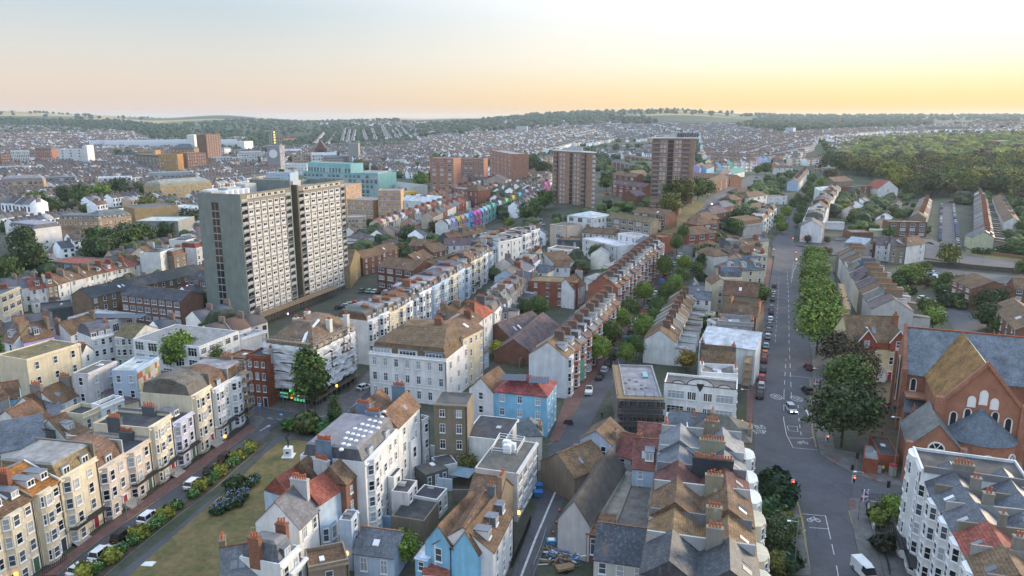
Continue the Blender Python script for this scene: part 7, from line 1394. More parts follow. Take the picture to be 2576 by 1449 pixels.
# ------------------------------------------------------------------ distant landmarks
def far(c,a,b,H,D,lab,**k):
 vb=k.pop('vb',None)
 if vb:
  w=WC(c,a[0],vb);w2=WC(c,b[0],vb);r=ray(*px(c,a[0],a[1]));H=CAMH+w[1]*r[2]/r[1]-w[2]
  k=dict(dict(door=False,chim=0,cornice=False,roof='f',rc='l',lod=2,win='w',wf=(.3,.5),name='building',cat='building'),**k);foot(w,w2,D)
  return house(w,w2,D,H,w[2],label=lab,**k)
 c3=k.pop('c3',None);k.setdefault('door',False);k.setdefault('chim',0);k.setdefault('cornice',False);k.setdefault('roof','f');k.setdefault('rc','l');k.setdefault('lod',2);k.setdefault('win','w');k.setdefault('wf',(.3,.5))
 return bld(c,a,b,H,D,c3,label=lab,**k)
for(c,a,b,H,D,lab,k)in[('t0',(2070,330),(2215,322),46,14,'tall brown tower block with orange right side on the left skyline',dict(wall='b',fl=18,nc=6,side='R',sidecols=4,name='tower_block',win='c',wcol=(.20,.12,.09))),('t0',(1950,335),(2070,325),34,14,'short white striped tower behind the tall brown one',dict(wall='W',fl=9,nc=8,win='c')),('t0',(2455,400),(2545,395),24,14,'cream and white mid-rise right of the tall brown tower',dict(wall='W',fl=7,nc=3)),('t0',(580,478),(835,478),24,20,'office block with white and blue horizontal bands by the station',dict(wall='W',fl=6,nc=3,wf=(.35,.5))),('t0',(835,440),(870,440),30,18,'slim white slab at the end of the banded office block',dict(wall='W',fl=6,nc=0)),('t0',(345,485),(515,485),22,20,'orange brick block with slate mansard left of the banded offices',dict(wall='r',roof='M',rc='s',fl=5,nc=8,win='c',wcol=(.34,.16,.10))),('t0',(105,495),(285,490),24,20,'white finned block with green roof on the left',dict(wall='W',roof='f',rc='q',fl=5,nc=10,win='c',wf=(.1,.8))),('t0',(0,525),(100,520),22,20,'dark red brick block at the left edge',dict(wall='b',fl=6,nc=6,win='c')),('t0',(390,575),(570,580),10,14,'sand coloured low offices below the orange brick block',dict(wall='y',fl=3,nc=8,win='c')),('t0',(1345,545),(1600,560),18,16,'grey-brown office range with lit windows',dict(wall='T',fl=5,nc=7,roof='M',rc='t')),('t0',(1590,530),(1780,530),26,16,'golden brick office block, left of the pair',dict(wall='y',fl=6,nc=7,win='c',wcol=(.42,.24,.09))),('t0',(1780,555),(1880,560),20,14,'dark red brick office block, lower',dict(wall='b',fl=5,nc=5,win='c')),('t0',(1880,520),(2070,510),26,20,'dark red and gold office block beside the tall tower',dict(wall='r',fl=6,nc=8,win='c',wcol=(.24,.13,.09))),('t0',(1725,470),(1950,470),30,16,'golden stone building with slate domed roof',dict(wall='y',roof='h',rc='s',fl=5,nc=6,win='c',rh=6,wcol=(.34,.22,.10))),('t0',(1390,490),(1560,490),22,20,'golden low office roof by the station',dict(wall='y',fl=4,nc=6,wcol=(.42,.26,.10))),('t0',(870,545),(1110,545),8,14,'long red brick wall of shops under the station roof',dict(wall='r',fl=2,nc=7)),('t1',(112,445),(235,445),34,20,'grey council tower with a white disc on its side',dict(wall='G',fl=8,nc=0,side='R',sidecols=5,name='tower_block',wcol=(.32,.31,.33))),('t1',(475,705),(1225,725),22,30,'wide teal glass office building',dict(wall='q',fl=5,nc=18,wcol=(.22,.46,.47),wf=(.12,.8))),('t1',(515,610),(950,625),30,16,'upper glazed storeys of the teal office building',dict(wall='q',fl=2,nc=14,wcol=(.28,.54,.54),gwin=True)),('t1',(955,628),(1050,622),29,14,'tan core rising beside the teal glass storeys',dict(wall='y',fl=2,nc=0,wcol=(.42,.30,.20))),('t1',(1225,720),(1355,690),22,20,'pale end of the teal office building',dict(wall='q',fl=4,nc=4,wcol=(.42,.50,.48))),('t1',(1230,820),(1540,850),10,20,'low white range below the teal office building',dict(wall='W',fl=2,nc=5)),('t1',(915,985),(1175,1000),17,20,'beige flats with punched windows, left wing',dict(wall='y',fl=5,nc=9,win='c',wcol=(.50,.34,.22),c3=None)),('t1',(1225,900),(1455,895),24,18,'beige flats with punched windows, upper block',dict(wall='y',fl=7,nc=9,win='c',wcol=(.50,.34,.22))),('t1',(1225,1010),(1490,1000),16,14,'beige flats with punched windows, lower front',dict(wall='y',fl=5,nc=10,win='c',wcol=(.52,.35,.22))),('t1',(920,1170),(1105,1165),11,12,'small beige annexe at the foot of the punched-window flats',dict(wall='y',fl=3,nc=5,win='c',wcol=(.48,.36,.24))),('t1',(900,850),(1060,820),24,14,'beige rear block behind the concrete tower',dict(wall='y',fl=7,nc=6,win='c',wcol=(.45,.30,.19))),('t1',(70,770),(340,770),13,18,'flats with grey and yellow fins',dict(wall='y',fl=4,nc=16,win='c',wf=(.05,.85),wcol=(.34,.32,.26))),('t1',(100,715),(340,720),18,14,'pale blue upper storey over the finned flats',dict(wall='L',fl=5,nc=8,win='c')),('t1',(290,625),(510,625),14,16,'white mid-rise behind the finned flats',dict(wall='W',fl=4,nc=7,win='c')),('t1',(1750,570),(1985,560),34,18,'salmon brick slab block with white balconies, left',dict(wall='r',fl=9,nc=3,name='tower_block',wcol=(.38,.20,.14))),('t1',(1985,570),(2290,570),26,14,'salmon brick slab block with white balconies, middle',dict(wall='r',fl=7,nc=6,name='tower_block',wcol=(.38,.20,.14))),('t1',(2352,490),(2570,495),34,16,'salmon brick slab block with white balconies, right',dict(wall='r',fl=9,nc=6,name='tower_block',wcol=(.38,.20,.14))),('t1',(1810,855),(2090,870),10,14,'red brick three-storey flats above the bright terraces',dict(wall='r',fl=3,nc=8,win='c',wcol=(.30,.13,.09))),('t1',(2095,890),(2235,900),14,14,'tall victorian brick school with steep brown roof',dict(wall='r',fl=3,nc=3,win='c',roof='h',rc='t',rh=5,wcol=(.25,.10,.08))),('t1',(2290,790),(2510,760),14,30,'pale classical chapel with round window and blind doors',dict(wall='P',fl=2,nc=2,win='c',roof='x',rc='p',rh=4,wcol=(.45,.38,.32))),('t1',(1465,990),(1790,1000),7,22,'white-grey shed roofs behind the terraces',dict(wall='W',fl=1,nc=3,roof='b',rc='w')),('t1',(1460,920),(1630,890),9,10,'bright yellow glazed box',dict(wall='Y',fl=2,nc=4)),('t1',(1050,600),(1310,600),10,14,'long brown brick range behind the glass building',dict(wall='b',fl=3,nc=8)),('t1',(1310,590),(1535,585),9,12,'white banded low offices',dict(wall='W',fl=3,nc=8)),('t1',(1580,665),(1745,670),9,14,'white building left of the salmon slabs',dict(wall='W',fl=3,nc=4)),('t1',(270,370),(400,365),14,12,'red-banded flats far behind the council tower',dict(wall='r',fl=4,nc=5)),('t1',(380,540),(540,545),9,16,'red brick block with two amber lights',dict(wall='r',fl=2,nc=4)),('t2',(40,247),(150,245),36,14,'lone white tower block on the far hillside',dict(vb=318,wall='n',fl=10,nc=4,win='c',name='tower_block')),('t3',(170,262),(248,255),60,30,'pale blue hospital tower on the far right',dict(vb=345,wall='L',fl=9,nc=4,name='tower_block')),('t3',(245,300),(380,305),34,30,'low banded wing of the far hospital',dict(vb=345,wall='L',fl=5,nc=5)),('t3',(100,310),(180,310),30,20,'white wing left of the far hospital',dict(vb=348,wall='W',fl=4,nc=3)),('t3',(1560,250),(1920,250),12,30,'wide dark shed among the far right rooftops',dict(vb=300,wall='T',fl=1,nc=0)),('t3',(2350,400),(2576,360),12,20,'flat brown college block above the park trees',dict(wall='b',fl=3,nc=6)),('t2',(2120,740),(2200,700),6,9,'small lilac house by the teal roof',dict(wall='I',fl=2,nc=1,roof='g',rc='p')),('t2',(1890,650),(1958,645),7,9,'lilac house in the lane below the far terrace',dict(wall='I',fl=2,nc=1,roof='g',rc='p')),('t2',(1958,655),(2035,650),7,9,'light blue house in the lane below the far terrace',dict(wall='U',fl=2,nc=1,roof='g',rc='p')),('t2',(1912,520),(1982,515),8,9,'white house with maroon roof before the far terrace',dict(wall='W',fl=2,nc=2,roof='g',rc='r')),('t2',(1982,525),(2040,520),8,9,'bright blue house before the far terrace',dict(wall='U',fl=2,nc=1,roof='g',rc='t')),('t2',(2042,535),(2115,530),7,9,'pale orange house before the far terrace',dict(wall='P',fl=2,nc=1,roof='g',rc='t')),]:
 far(c,a,b,H,D,lab,**k)
A=WC('t1',112,445,34);B=WC('t1',235,445,34);rz,L=frame_at(A,B)
b=MB();n=28;b.add([(L*.46+5.6*cos(2*pi*k/n),-.5,24+5.6*sin(2*pi*k/n))for k in range(n)],[tuple(range(n))])
ob('wall_disc',b.mesh('wall_disc',['white_frame']),None,(A[0],A[1],A[2]),rz,label='large white disc on the grey council tower',cat='disc')
b=MB()
for k in range(5):
 b.box(k*5-.35,0,0,k*5+.35,.7,46);b.box(k*5-.35,16,0,k*5+.35,16.7,46)
for z in(20,27,34,40,46):b.box(-.35,0,z,20.4,.7,z+.7);b.box(-.35,16,z,20.4,16.7,z+.7)
b.box(0,.8,0,20,15.9,20)
_p=WC('t1',105,430,20)
fr=ob('steel_frame_tower',b.mesh('steel_frame_tower',['concrete']),None,(_p[0],_p[1]+20,_p[2]),.1,label='open steel frame tower with glowing lights behind the council tower',cat='tower')
b=MB()
for k in range(5):b.box(9,-.3,22+k*5,11.5,-.1,24.5+k*5)
ob('lights',b.mesh('lights',['amber_light']),fr)
x,y,z=WC('t1',660,600)
ch=ob('church_tower',None,None,(x,y,z),.1,sc=.6,label='banded brick gothic church front with black round window',cat='church')
b=MB();b.box(-14,0,-5,14,24,34);b.add([(-14,0,34),(14,0,34),(0,0,56)],[(0,1,2)]);b.box(-16,-1,-5,-12,4,36);b.box(12,-1,-5,16,4,36);ob('wall',b.mesh('wall',['brick']),ch,col=(.20,.09,.075))
b=MB();b.slab((-14.5,-.3,33),(0,-.3,57),(0,24,57),(-14.5,24,33),.3);b.slab((0,-.3,57),(14.5,-.3,33),(14.5,24,33),(0,24,57),.3);ob('roof',b.mesh('roof',['slate']),ch,col=(.09,.06,.06))
b=MB();b.add([(8*cos(2*pi*k/20),-1.2,25+8*sin(2*pi*k/20))for k in range(20)],[tuple(range(20))]);ob('round_window',b.mesh('round_window',['black_paint']),ch)
x,y,z=WC('t1',985,610)
ct=ob('stone_church_tower',None,None,(x,y,z),0,label='grey stone church tower behind the teal glass building',cat='church')
b=MB();b.box(-8,0,-5,8,14,30);[b.box(sx*7-1,sy*6.5+6-.5,30,sx*7+1,sy*6.5+7.5,34)for sx in(-1,1)for sy in(-1,1)];ob('tower',b.mesh('tower',['concrete']),ct)
x,y,z=WC('t3',1535,345)
mt=ob('domed_tower',None,None,(x,y,z),0,label='pale domed tower among the houses above the park',cat='tower')
b=MB();b.cyl(0,0,-5,24,7,7,12);b.cyl(0,0,24,31,6.4,1,12);ob('shaft',b.mesh('shaft',['concrete']),mt)
st=None
for k,(uu,vv)in enumerate(((900,470),(1050,470),(1240,470))):
 x,y,z=WC('t0',uu,vv+15)
 r=22;Ls=230;n=10;b=MB()
 for i in range(n+1):
  a=pi*i/n
  b.v+=[(0-r*cos(a),0,4+r*.7*sin(a)),(-r*cos(a),Ls,4+r*.7*sin(a))]
 for i in range(n):b.f.append((2*i,2*i+1,2*i+3,2*i+2));b.m.append(0)
 b.add([(-r*cos(pi*i/n),.5,4+r*.7*sin(pi*i/n)-.6)for i in range(n+1)],[tuple(range(n+1))],1)
 ob('train_shed',b.mesh('train_shed',['galvanised','glass_dark']),None,(x,y,z),radians(-58),label=f"{['left', 'middle', 'right'][k]} vaulted roof of the railway station on the left skyline",cat='station roof')
x,y,z=WC('eC',1665,400)
aw=ob('archway',None,None,(x,y,z),radians(-8),label='stone park gateway arch with small dome by the trees',cat='archway')
b=MB();b.box(-5.5,0,-3,-2.4,4,9);b.box(2.4,0,-3,5.5,4,9);b.box(-6,-.3,9,6,4.3,12.2);b.box(-6.4,-.5,12.2,6.4,4.5,12.9)
for k in range(8):
 a,a2=pi*k/8,pi*(k+1)/8
 b.hexa([(2.4*cos(a2),0,6.3+2.4*sin(a2)),(2.4*cos(a),0,6.3+2.4*sin(a)),(2.4*cos(a),4,6.3+2.4*sin(a)),(2.4*cos(a2),4,6.3+2.4*sin(a2)),(2.4*cos(a2),0,9),(2.4*cos(a),0,9),(2.4*cos(a),4,9),(2.4*cos(a2),4,9)])
b.cyl(0,2,12.9,15.5,2.2,.3,10);b.cyl(0,2,15.5,16.6,.3,.05,6);ob('gateway',b.mesh('gateway',['concrete']),aw)
def proj(x,y,z):
 yc=y*_cp+(CAMH-z)*_sp;zc=y*_sp-(CAMH-z)*_cp
 return 1288+FPX*x/yc,724-FPX*zc/yc
TV,TF,TG=[],[],[]
def _tb(x0,y0,z0,x1,y1,z1,g,bot=(0,0)):
 o=len(TV)
 for(x,y,z)in((x0,y0,z0),(x1,y0,z0),(x1,y1,z0),(x0,y1,z0),(x0,y0,z1),(x1,y0,z1),(x1,y1,z1),(x0,y1,z1)):TV.append((x,y)+z)
 for(a,b_,c,d)in((0,1,5,4),(1,2,6,5),(2,3,7,6),(3,0,4,7),(4,5,6,7)):TF.append((o+a,o+b_,o+c));TF.append((o+a,o+c,o+d));TG.extend((g,g))
_tb(-.5,-.5,(0,0,-6),.5,.5,(1,0,0),0)
o=len(TV)
for(x,y,z)in((-.5,-.54,(1,0,0)),(.5,-.54,(1,0,0)),(.5,0,(1,1,0)),(-.5,0,(1,1,0)),(.5,.54,(1,0,0)),(-.5,.54,(1,0,0))):TV.append((x,y)+z)
TF+=[(o,o+1,o+2),(o,o+2,o+3),(o+3,o+2,o+4),(o+3,o+4,o+5)];TG+=[1]*4
TF+=[(o,o+3,o+5),(o+1,o+4,o+2)];TG+=[0,0]
_tb(.38,-.15,(1,.2,0),.5,.15,(1,1,1.3),3)
_NW0=len(TF)
for(x,zz)in((-.3,.12),(.2,.12),(-.3,.6),(.2,.6)):
 for y,s in((-.512,1),(.512,-1)):
  o=len(TV)
  for(px_,pz_)in((0,0),(.22,0),(.22,.26),(0,.26)):TV.append((x+px_,y,zz+pz_,0,0))
  TF+=[(o,o+1,o+2),(o,o+2,o+3)];TG+=[2,2]
TVa=np.array(TV,float);TFa=np.array(TF);TGa=np.array(TG)
HX_,HY_,HR_,HWd,HDp,HHt,HWc,HRc=[],[],[],[],[],[],[],[]
WCH=[(.70,.70,.70),(.62,.58,.50),(.70,.70,.70),(.58,.56,.52),(.30,.17,.12),(.38,.27,.19),(.62,.66,.70),(.45,.40,.34),(.66,.66,.66)]
RCH=[(.095,.08,.072),(.11,.10,.095),(.08,.09,.11),(.10,.095,.105),(.14,.085,.065),(.13,.13,.135),(.08,.085,.10),(.28,.29,.31)]
CCH=[(.3,.5,.65),(.6,.35,.4),(.3,.5,.42),(.65,.55,.3),(.62,.62,.64),(.62,.62,.64),(.45,.42,.6)]
def put_house(x,y,rz,w,d,h,wc,rc):
 HX_.append(x);HY_.append(y);HR_.append(rz);HWd.append(w);HDp.append(d);HHt.append(h);HWc.append(wc);HRc.append(rc)
def far_row(c,a,b,H=7,D=8,w=5.2,wcs=WCH,n=None):
 A=WC(c,*a,H);B=WC(c,*b,H);rz,L=frame_at(A,B);n=n or max(2,int(L/w));w=L/n
 for k in range(n):
  x=A[0]+(B[0]-A[0])*(k+.5)/n-sin(rz)*D/2;y=A[1]+(B[1]-A[1])*(k+.5)/n+cos(rz)*D/2
  if not free(x,y,2):continue
  put_house(x,y,rz,w,D,H*random.uniform(.94,1.06),random.choice(wcs),random.choice(RCH))
 foot(A,B,D)
def inpoly(u,v,P):
 r=False;j=len(P)-1
 for i in range(len(P)):
  if(P[i][1]>v)!=(P[j][1]>v)and u<(P[j][0]-P[i][0])*(v-P[i][1])/(P[j][1]-P[i][1])+P[i][0]:r=not r
  j=i
 return r
TREES=[]
def patch(poly,da,db,gap=27,dens=.8,H=7,w=6,tree=.5,wcs=WCH,run=12,tsz=(5,9)):
 P=[W(u,v)for u,v in poly]
 a=W(*da);b_=W(*db);an=atan2(b_[1]-a[1],b_[0]-a[0]);ca,sa=cos(an),sin(an)
 S=[p[0]*ca+p[1]*sa for p in P];R=[-p[0]*sa+p[1]*ca for p in P]
 r=min(R)
 while r<max(R):
  s=min(S)+random.uniform(0,30);k=0;hf=random.uniform(.9,1.15)
  while s<max(S):
   x,y=s*ca-r*sa,s*sa+r*ca
   if y>150:
    z=T(x,y);u,v=proj(x,y,z)
    if inpoly(u,v,poly)and free(x,y,w*.6+2):
     if random.random()<dens and k%(run+2)<run:
      put_house(x,y,an,w,random.uniform(7.5,9.5),H*hf,random.choice(wcs),random.choice(RCH))
     for _q in range(2 if random.random()<tree*.6 else 1 if random.random()<tree else 0):TREES.append((x-sa*gap*.5+random.uniform(-4,4),y+ca*gap*.5+random.uniform(-4,4),random.uniform(*tsz)))
   s+=w;k+=1
   if k%(run+2)==0:s+=random.uniform(5,14)
  r+=gap*random.uniform(.85,1.2)
_tt=sorted(((60,640,11,'d'),(80,700,12,'d'),(20,715,9,'m'),(250,640,11,'m'),(285,640,10,'d'),(330,630,11,'m'),(365,620,10,'m'),(420,610,9,'d'),(480,585,11,'d'),(440,600,8,'m'),(240,665,9,'d'),(265,660,9,'g'),(70,530,10,'d'),(100,535,12,'m'),(130,540,10,'d'),(165,515,12,'d'),(210,520,14,'m'),(260,515,13,'b'),(305,505,15,'d'),(352,500,11,'d'),(375,545,12,'o'),(15,545,9,'d'),(190,545,9,'d'),(300,400,12,'m'),(325,402,12,'m'),(440,490,9,'d'),(470,485,9,'d'),(1060,475,12,'b'),(1090,470,12,'d'),(1110,450,11,'m'),(1140,462,12,'m'),(1205,455,11,'m'),(1225,430,12,'m'),(1180,430,11,'m'),(1250,425,11,'m'),(1280,440,10,'d'),(1320,440,14,'d'),(1345,445,14,'d'),(1370,450,13,'d'),(1340,425,14,'m'),(1550,385,13,'d'),(1580,382,10,'d'),(1605,380,12,'d'),(1680,505,9,'m'),(1715,512,11,'o'),(1755,505,10,'m'),(1780,495,8,'m'),(1685,545,10,'o'),(1330,560,9,'m'),(1345,550,9,'m'),(1370,530,10,'m'),(1525,480,8,'m'),(1535,420,8,'m')))
for(u,v,H,cc)in _tt:
 w=W(u,v);FOOT.append((w[0],w[1]-H*.5,1,0,H*.6,H))
for a,b,H in(((110,400),(500,385),8),((500,385),(880,372),8),((395,655),(800,630),8),((800,630),(1190,612),8),((425,775),(740,745),7),((1160,742),(1360,735),7),((1360,738),(1570,722),7),((0,735),(95,730),7),((105,350),(650,330),8),((650,640+70),(900,690),7),((890,695),(1050,680),7),((1080,705),(1280,690),7)):
 far_row('t0',a,b,H,wcs=[(.68,.68,.68),(.66,.66,.62),(.6,.62,.66)]if H==8 or a[0]<500 else WCH)
far_row('t0',(0,1005),(300,1030),13,12,7,[(.7,.7,.7)])
for a,b in(((1895,400),(2100,385)),((2190,500),(2576,425)),((2050,440),(2576,385)),((2380,520),(2576,445)),((1900,430),(2190,410))):
 far_row('t2',a,b,9,9,5.5,CCH)
for a,b in(((0,450),(240,400)),((-60,500),(260,425)),((60,540),(470,445)),((0,570),(200,545)),((190,520),(320,485)),((280,385),(620,335)),((-20,400),(200,385)),((330,480),(470,440))):
 far_row('t3',a,b,8,9,5.5,CCH)
for a,b in(((90,640),(180,630)),((400,590),(600,570)),((640,590),(780,560)),((700,510),(860,490)),((960,440),(1040,430)),((470,640),(560,645))):
 far_row('t3',a,b,7,9,7,[(.3,.15,.1),(.35,.25,.18),(.6,.6,.6)])
far_row('t2',(360,480),(680,390),8,9,6,[(.7,.7,.72)]);far_row('t2',(560,365),(960,385),8,9,6,[(.65,.6,.5)]);far_row('t2',(450,440),(640,380),8)
for u0,u1,v0,v1 in((600,690,410,305),(730,815,415,305),(875,905,400,270),(980,1010,405,280),(1130,1090,385,280),(1225,1180,385,265),(1330,1280,365,240),(1440,1390,360,280),(1570,1480,345,250),(930,955,400,280),(1380,1300,370,250),(1500,1420,350,255)):
 far_row('t1',(u0,v0),(u1,v1),7,9,7,[(.60,.60,.60),(.45,.42,.4),(.6,.6,.6)])
LEFT=[(-40,600),(-40,385),(500,385),(640,420),(760,440),(620,470),(500,500),(480,560),(300,520),(200,560),(120,600)]
for k in range(46):
 u=random.uniform(0,900);v=random.uniform(388,500 if u<480 else 425);w=W(u,v)
 wd,dd=random.uniform(22,50),random.uniform(13,22)
 if u>480 and v>430 or not free(w[0],w[1]+dd/2,max(wd,dd)*.5):continue
 an=random.choice((.45,.45,-.2,.5));A=(w[0]-cos(an)*wd/2,w[1]-sin(an)*wd/2);B=(w[0]+cos(an)*wd/2,w[1]+sin(an)*wd/2);foot(A,B,dd);wk=random.choice('WWnyNbGW')
 house(A,B,dd,random.uniform(8,15),w[2],random.choice('fffMb'),wk,random.choice('llwkst'),3,int(wd/4),2,chim=0,door=False,win='w',cornice=False,name='building',cat='building',label=f"{WALL[wk][1]} mid-rise block among the distant terraces on the left",group=WALL[wk][1]+' blocks among the distant terraces')
patch(LEFT,(100,428),(297,410),24,.96,7,5.6,.22,run=16)
patch([(-40,388),(-40,318),(120,322),(330,335),(420,372),(330,380),(200,385)],(30,350),(220,343),34,.75,8,8,.9)
patch([(560,385),(700,372),(1080,360),(1090,455),(1000,450),(860,400),(640,410)],(700,400),(860,395),26,.75,7,7,.7)
patch([(150,372),(520,350),(640,352),(560,380),(400,385)],(200,365),(420,360),36,.6,8,10,.9)
patch([(1050,350),(1250,335),(1500,322),(1630,345),(1400,380),(1260,420),(1120,412)],(1080,385),(1250,365),30,.8,7,8,.7)
patch([(800,312),(1250,303),(1500,308),(1640,318),(1500,328),(1060,350),(1020,322)],(900,318),(1200,312),60,.6,8,12,.7)
patch([(1500,322),(1700,312),(1900,330),(1920,345),(1700,350),(1560,360)],(1560,340),(1750,335),38,.8,7,10,.8)
patch([(1640,318),(1850,312),(1960,330),(1900,335)],(1700,325),(1850,325),50,.7,7,12,.9)
patch([(1900,345),(2000,335),(2300,318),(2640,308),(2640,336),(2420,334),(2200,338),(2080,352),(1990,352)],(2050,342),(2400,322),30,.85,7,8,.7)
patch([(1760,350),(2040,342),(2060,352),(2000,420),(1930,412),(1880,430),(1790,440),(1770,400)],(1900,372),(2020,356),22,.9,8,5.6,.3,WCH+CCH)
patch([(2080,358),(2130,352),(2300,342),(2576,338),(2576,350),(2330,352),(2200,372),(2110,400)],(2150,362),(2400,345),30,.6,7,8,.9)
patch([(1230,520),(1250,470),(1380,430),(1385,520),(1320,560)],(1240,500),(1330,465),20,.7,6.5,6,.9)
patch([(1060,440),(1300,400),(1400,400),(1380,440),(1180,470)],(1100,430),(1250,410),26,.35,7,8,1.0)
patch([(1500,380),(1700,370),(1700,395),(1560,400),(1510,400)],(1540,385),(1680,380),26,.6,7,8,1.0)
patch([(1760,560),(1850,500),(1960,470),(1930,560),(1860,620),(1800,600)],(1780,560),(1830,520),26,.35,6,8,.9)
patch([(560,1010),(0,1100),(-40,760),(150,620),(520,520),(500,700),(640,850)],(100,800),(300,760),17,.75,5.5,6.5,.25)
patch([(870,600),(960,560),(1250,600),(1240,680),(1000,700),(890,640)],(900,640),(1000,600),20,.4,5,7,.4)
patch([(1240,720),(1300,620),(1400,560),(1640,600),(1560,700),(1420,760)],(1300,700),(1340,660),18,.55,5.5,6.5,.3)
patch([(1790,880),(1700,760),(1760,640),(1930,640),(1900,760),(1870,900)],(1820,760),(1840,720),15,.6,6.5,6.5,.5)
patch([(2120,600),(2140,500),(2350,520),(2340,600)],(2160,560),(2200,520),24,.3,4.5,8,.9)
patch([(2440,620),(2420,500),(2576,520),(2600,640)],(2470,600),(2460,540),26,.4,6,7,1.0)
N_=len(HX_)
hx,hy=np.array(HX_),np.array(HY_);hz=terrain_np(hx,hy);hr=np.array(HR_);hw_,hd_,hh_=np.array(HWd),np.array(HDp),np.array(HHt)
hR=hd_*.36
V=np.empty((N_,len(TVa),3));lx=TVa[None,:,0]*hw_[:,None];ly=TVa[None,:,1]*hd_[:,None]
V[:,:,0]=hx[:,None]+lx*np.cos(hr)[:,None]-ly*np.sin(hr)[:,None];V[:,:,1]=hy[:,None]+lx*np.sin(hr)[:,None]+ly*np.cos(hr)[:,None]
V[:,:,2]=hz[:,None]+TVa[None,:,2]*hh_[:,None]+TVa[None,:,3]*hR[:,None]+TVa[None,:,4]
F=TFa[None]+(np.arange(N_)*len(TVa))[:,None,None]
wc=np.array(HWc)*rng.uniform(.85,1.1,(N_,1));rc=np.array(HRc)*rng.uniform(.75,1.3,(N_,1))
pal=np.stack([wc,rc,np.tile([[.04,.045,.06]],(N_,1)),np.tile([[.17,.12,.10]],(N_,1))],1)
cols=pal[:,TGa,:]
keep=np.ones((N_,len(TFa)),bool);keep[:,_NW0:]=(hy<1700)[:,None]
F=F[keep];cols=cols[keep]
ob('distant_houses',np_mesh('distant_houses',V.reshape(-1,3),F,['vary'],None,cols),kind='stuff')
print('far houses',N_,len(F),round(time.time()-_T0,1))
def ico(sub=2):
 import bmesh
 bm=bmesh.new();bmesh.ops.create_icosphere(bm,subdivisions=sub,radius=1)
 v=np.array([p.co[:]for p in bm.verts]);f=np.array([[q.index for q in p.verts]for p in bm.faces]);bm.free()
 return v,f
I2,I3=ico(2),ico(3)
def crown(seed,nq,shape='round',leaf=.42,H=10.0,R=4.0,base=.28,ncl=70):
 """crown of small leaf clumps spread in many tufts, with a dim inner mass; height H, radius R"""
 g=np.random.default_rng(seed)
 d=g.normal(size=(ncl,3));d/=np.linalg.norm(d,axis=1)[:,None];d[:,2]=np.where(d[:,2]<-.55,-d[:,2],d[:,2])
 rad=g.uniform(.62,1.0,ncl)[:,None]
 c=d*rad
 zc=H*(base+1)/2;hz_=H*(1-base)/2
 if shape=='cone':t=(c[:,2:3]+1)/2;c[:,:2]*=(1.15-t)*1.1
 if shape=='column':c[:,:2]*=.95
 S=np.array([R,R,hz_])
 lob=1+.18*np.sin(d[:,0]*3.1+seed)*np.cos(d[:,1]*2.7+seed*2)
 C=c*S*lob[:,None]+np.array([0,0,zc])
 k=g.integers(0,ncl,nq);tuft=R*.20
 p=C[k]+g.normal(size=(nq,3))*tuft*np.array([1,1,.75])
 n=(p-np.array([0,0,zc]));n/=np.linalg.norm(n,axis=1)[:,None]+1e-6
 n=n+g.normal(size=(nq,3))*.55;n/=np.linalg.norm(n,axis=1)[:,None]
 t=np.cross(n,g.normal(size=(nq,3)));t/=np.linalg.norm(t,axis=1)[:,None];b_=np.cross(n,t)
 s=leaf*g.uniform(.6,1.35,nq)[:,None]
 V=np.stack([p-t*s*.5-b_*s*.35,p+t*s*.5-b_*s*.35,p+t*s*.35+b_*s*.5,p-t*s*.5+b_*s*.4],1).reshape(-1,3)
 F=np.arange(nq*4).reshape(-1,4)
 tone=g.uniform(.55,1.5,ncl)[k]*g.uniform(.7,1.3,nq)
 hue=g.uniform(-.12,.18,ncl)[k]
 col=np.stack([tone*(1+hue),tone,tone*(1-hue)],1)
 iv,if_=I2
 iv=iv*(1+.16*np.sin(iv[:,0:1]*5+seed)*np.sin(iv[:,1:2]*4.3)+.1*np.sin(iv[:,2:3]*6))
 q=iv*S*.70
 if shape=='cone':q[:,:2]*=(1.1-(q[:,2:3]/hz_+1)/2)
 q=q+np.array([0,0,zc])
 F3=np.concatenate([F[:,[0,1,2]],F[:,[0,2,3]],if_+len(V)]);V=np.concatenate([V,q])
 col3=np.concatenate([col,col,np.tile([[.7,.7,.7]],(len(if_),1))])  # inner mass added to block light through the crown, coloured darker than the leaves
 return np_mesh('crown',V,F3,['foliage'],None,col3)
def trunk(seed,H=10.0,r=.22,top=.62):
 r_=random.Random(seed);b=MB()
 b.cyl(0,0,-.5,H*top*.5,r,r*.75,8,cap=False);b.cyl(0,0,H*top*.5,H*top,r*.75,r*.3,8)
 for k in range(6):
  a=r_.uniform(0,6.28);z=H*r_.uniform(.22,.5);L=H*r_.uniform(.2,.32)
  b.tube((0,0,z),(L*cos(a)*.8,L*sin(a)*.8,z+L*.8),r*.3,5)
 return b.mesh('trunk',['bark'])
NEAR=[crown(10+k,5200,'round',.40,ncl=95)for k in range(4)]
MID=[crown(30+k,1500,'round',.62,R=4.6,base=.12,ncl=60)for k in range(5)]
COLM=[crown(50,5200,'column',.36,H=10,R=1.9,base=.10,ncl=110)]
CONE=[crown(60+k,2600,'cone',.30,H=10,R=2.6,base=.05,ncl=70)for k in range(2)]
TRK=[trunk(k)for k in range(3)]
GREEN={'b':(.125,.19,.035),'d':(.045,.072,.024),'m':(.072,.115,.030),'o':(.12,.13,.035),'y':(.26,.28,.03),'a':(.22,.16,.03),'p':(.075,.060,.038),'g':(.09,.125,.06)}
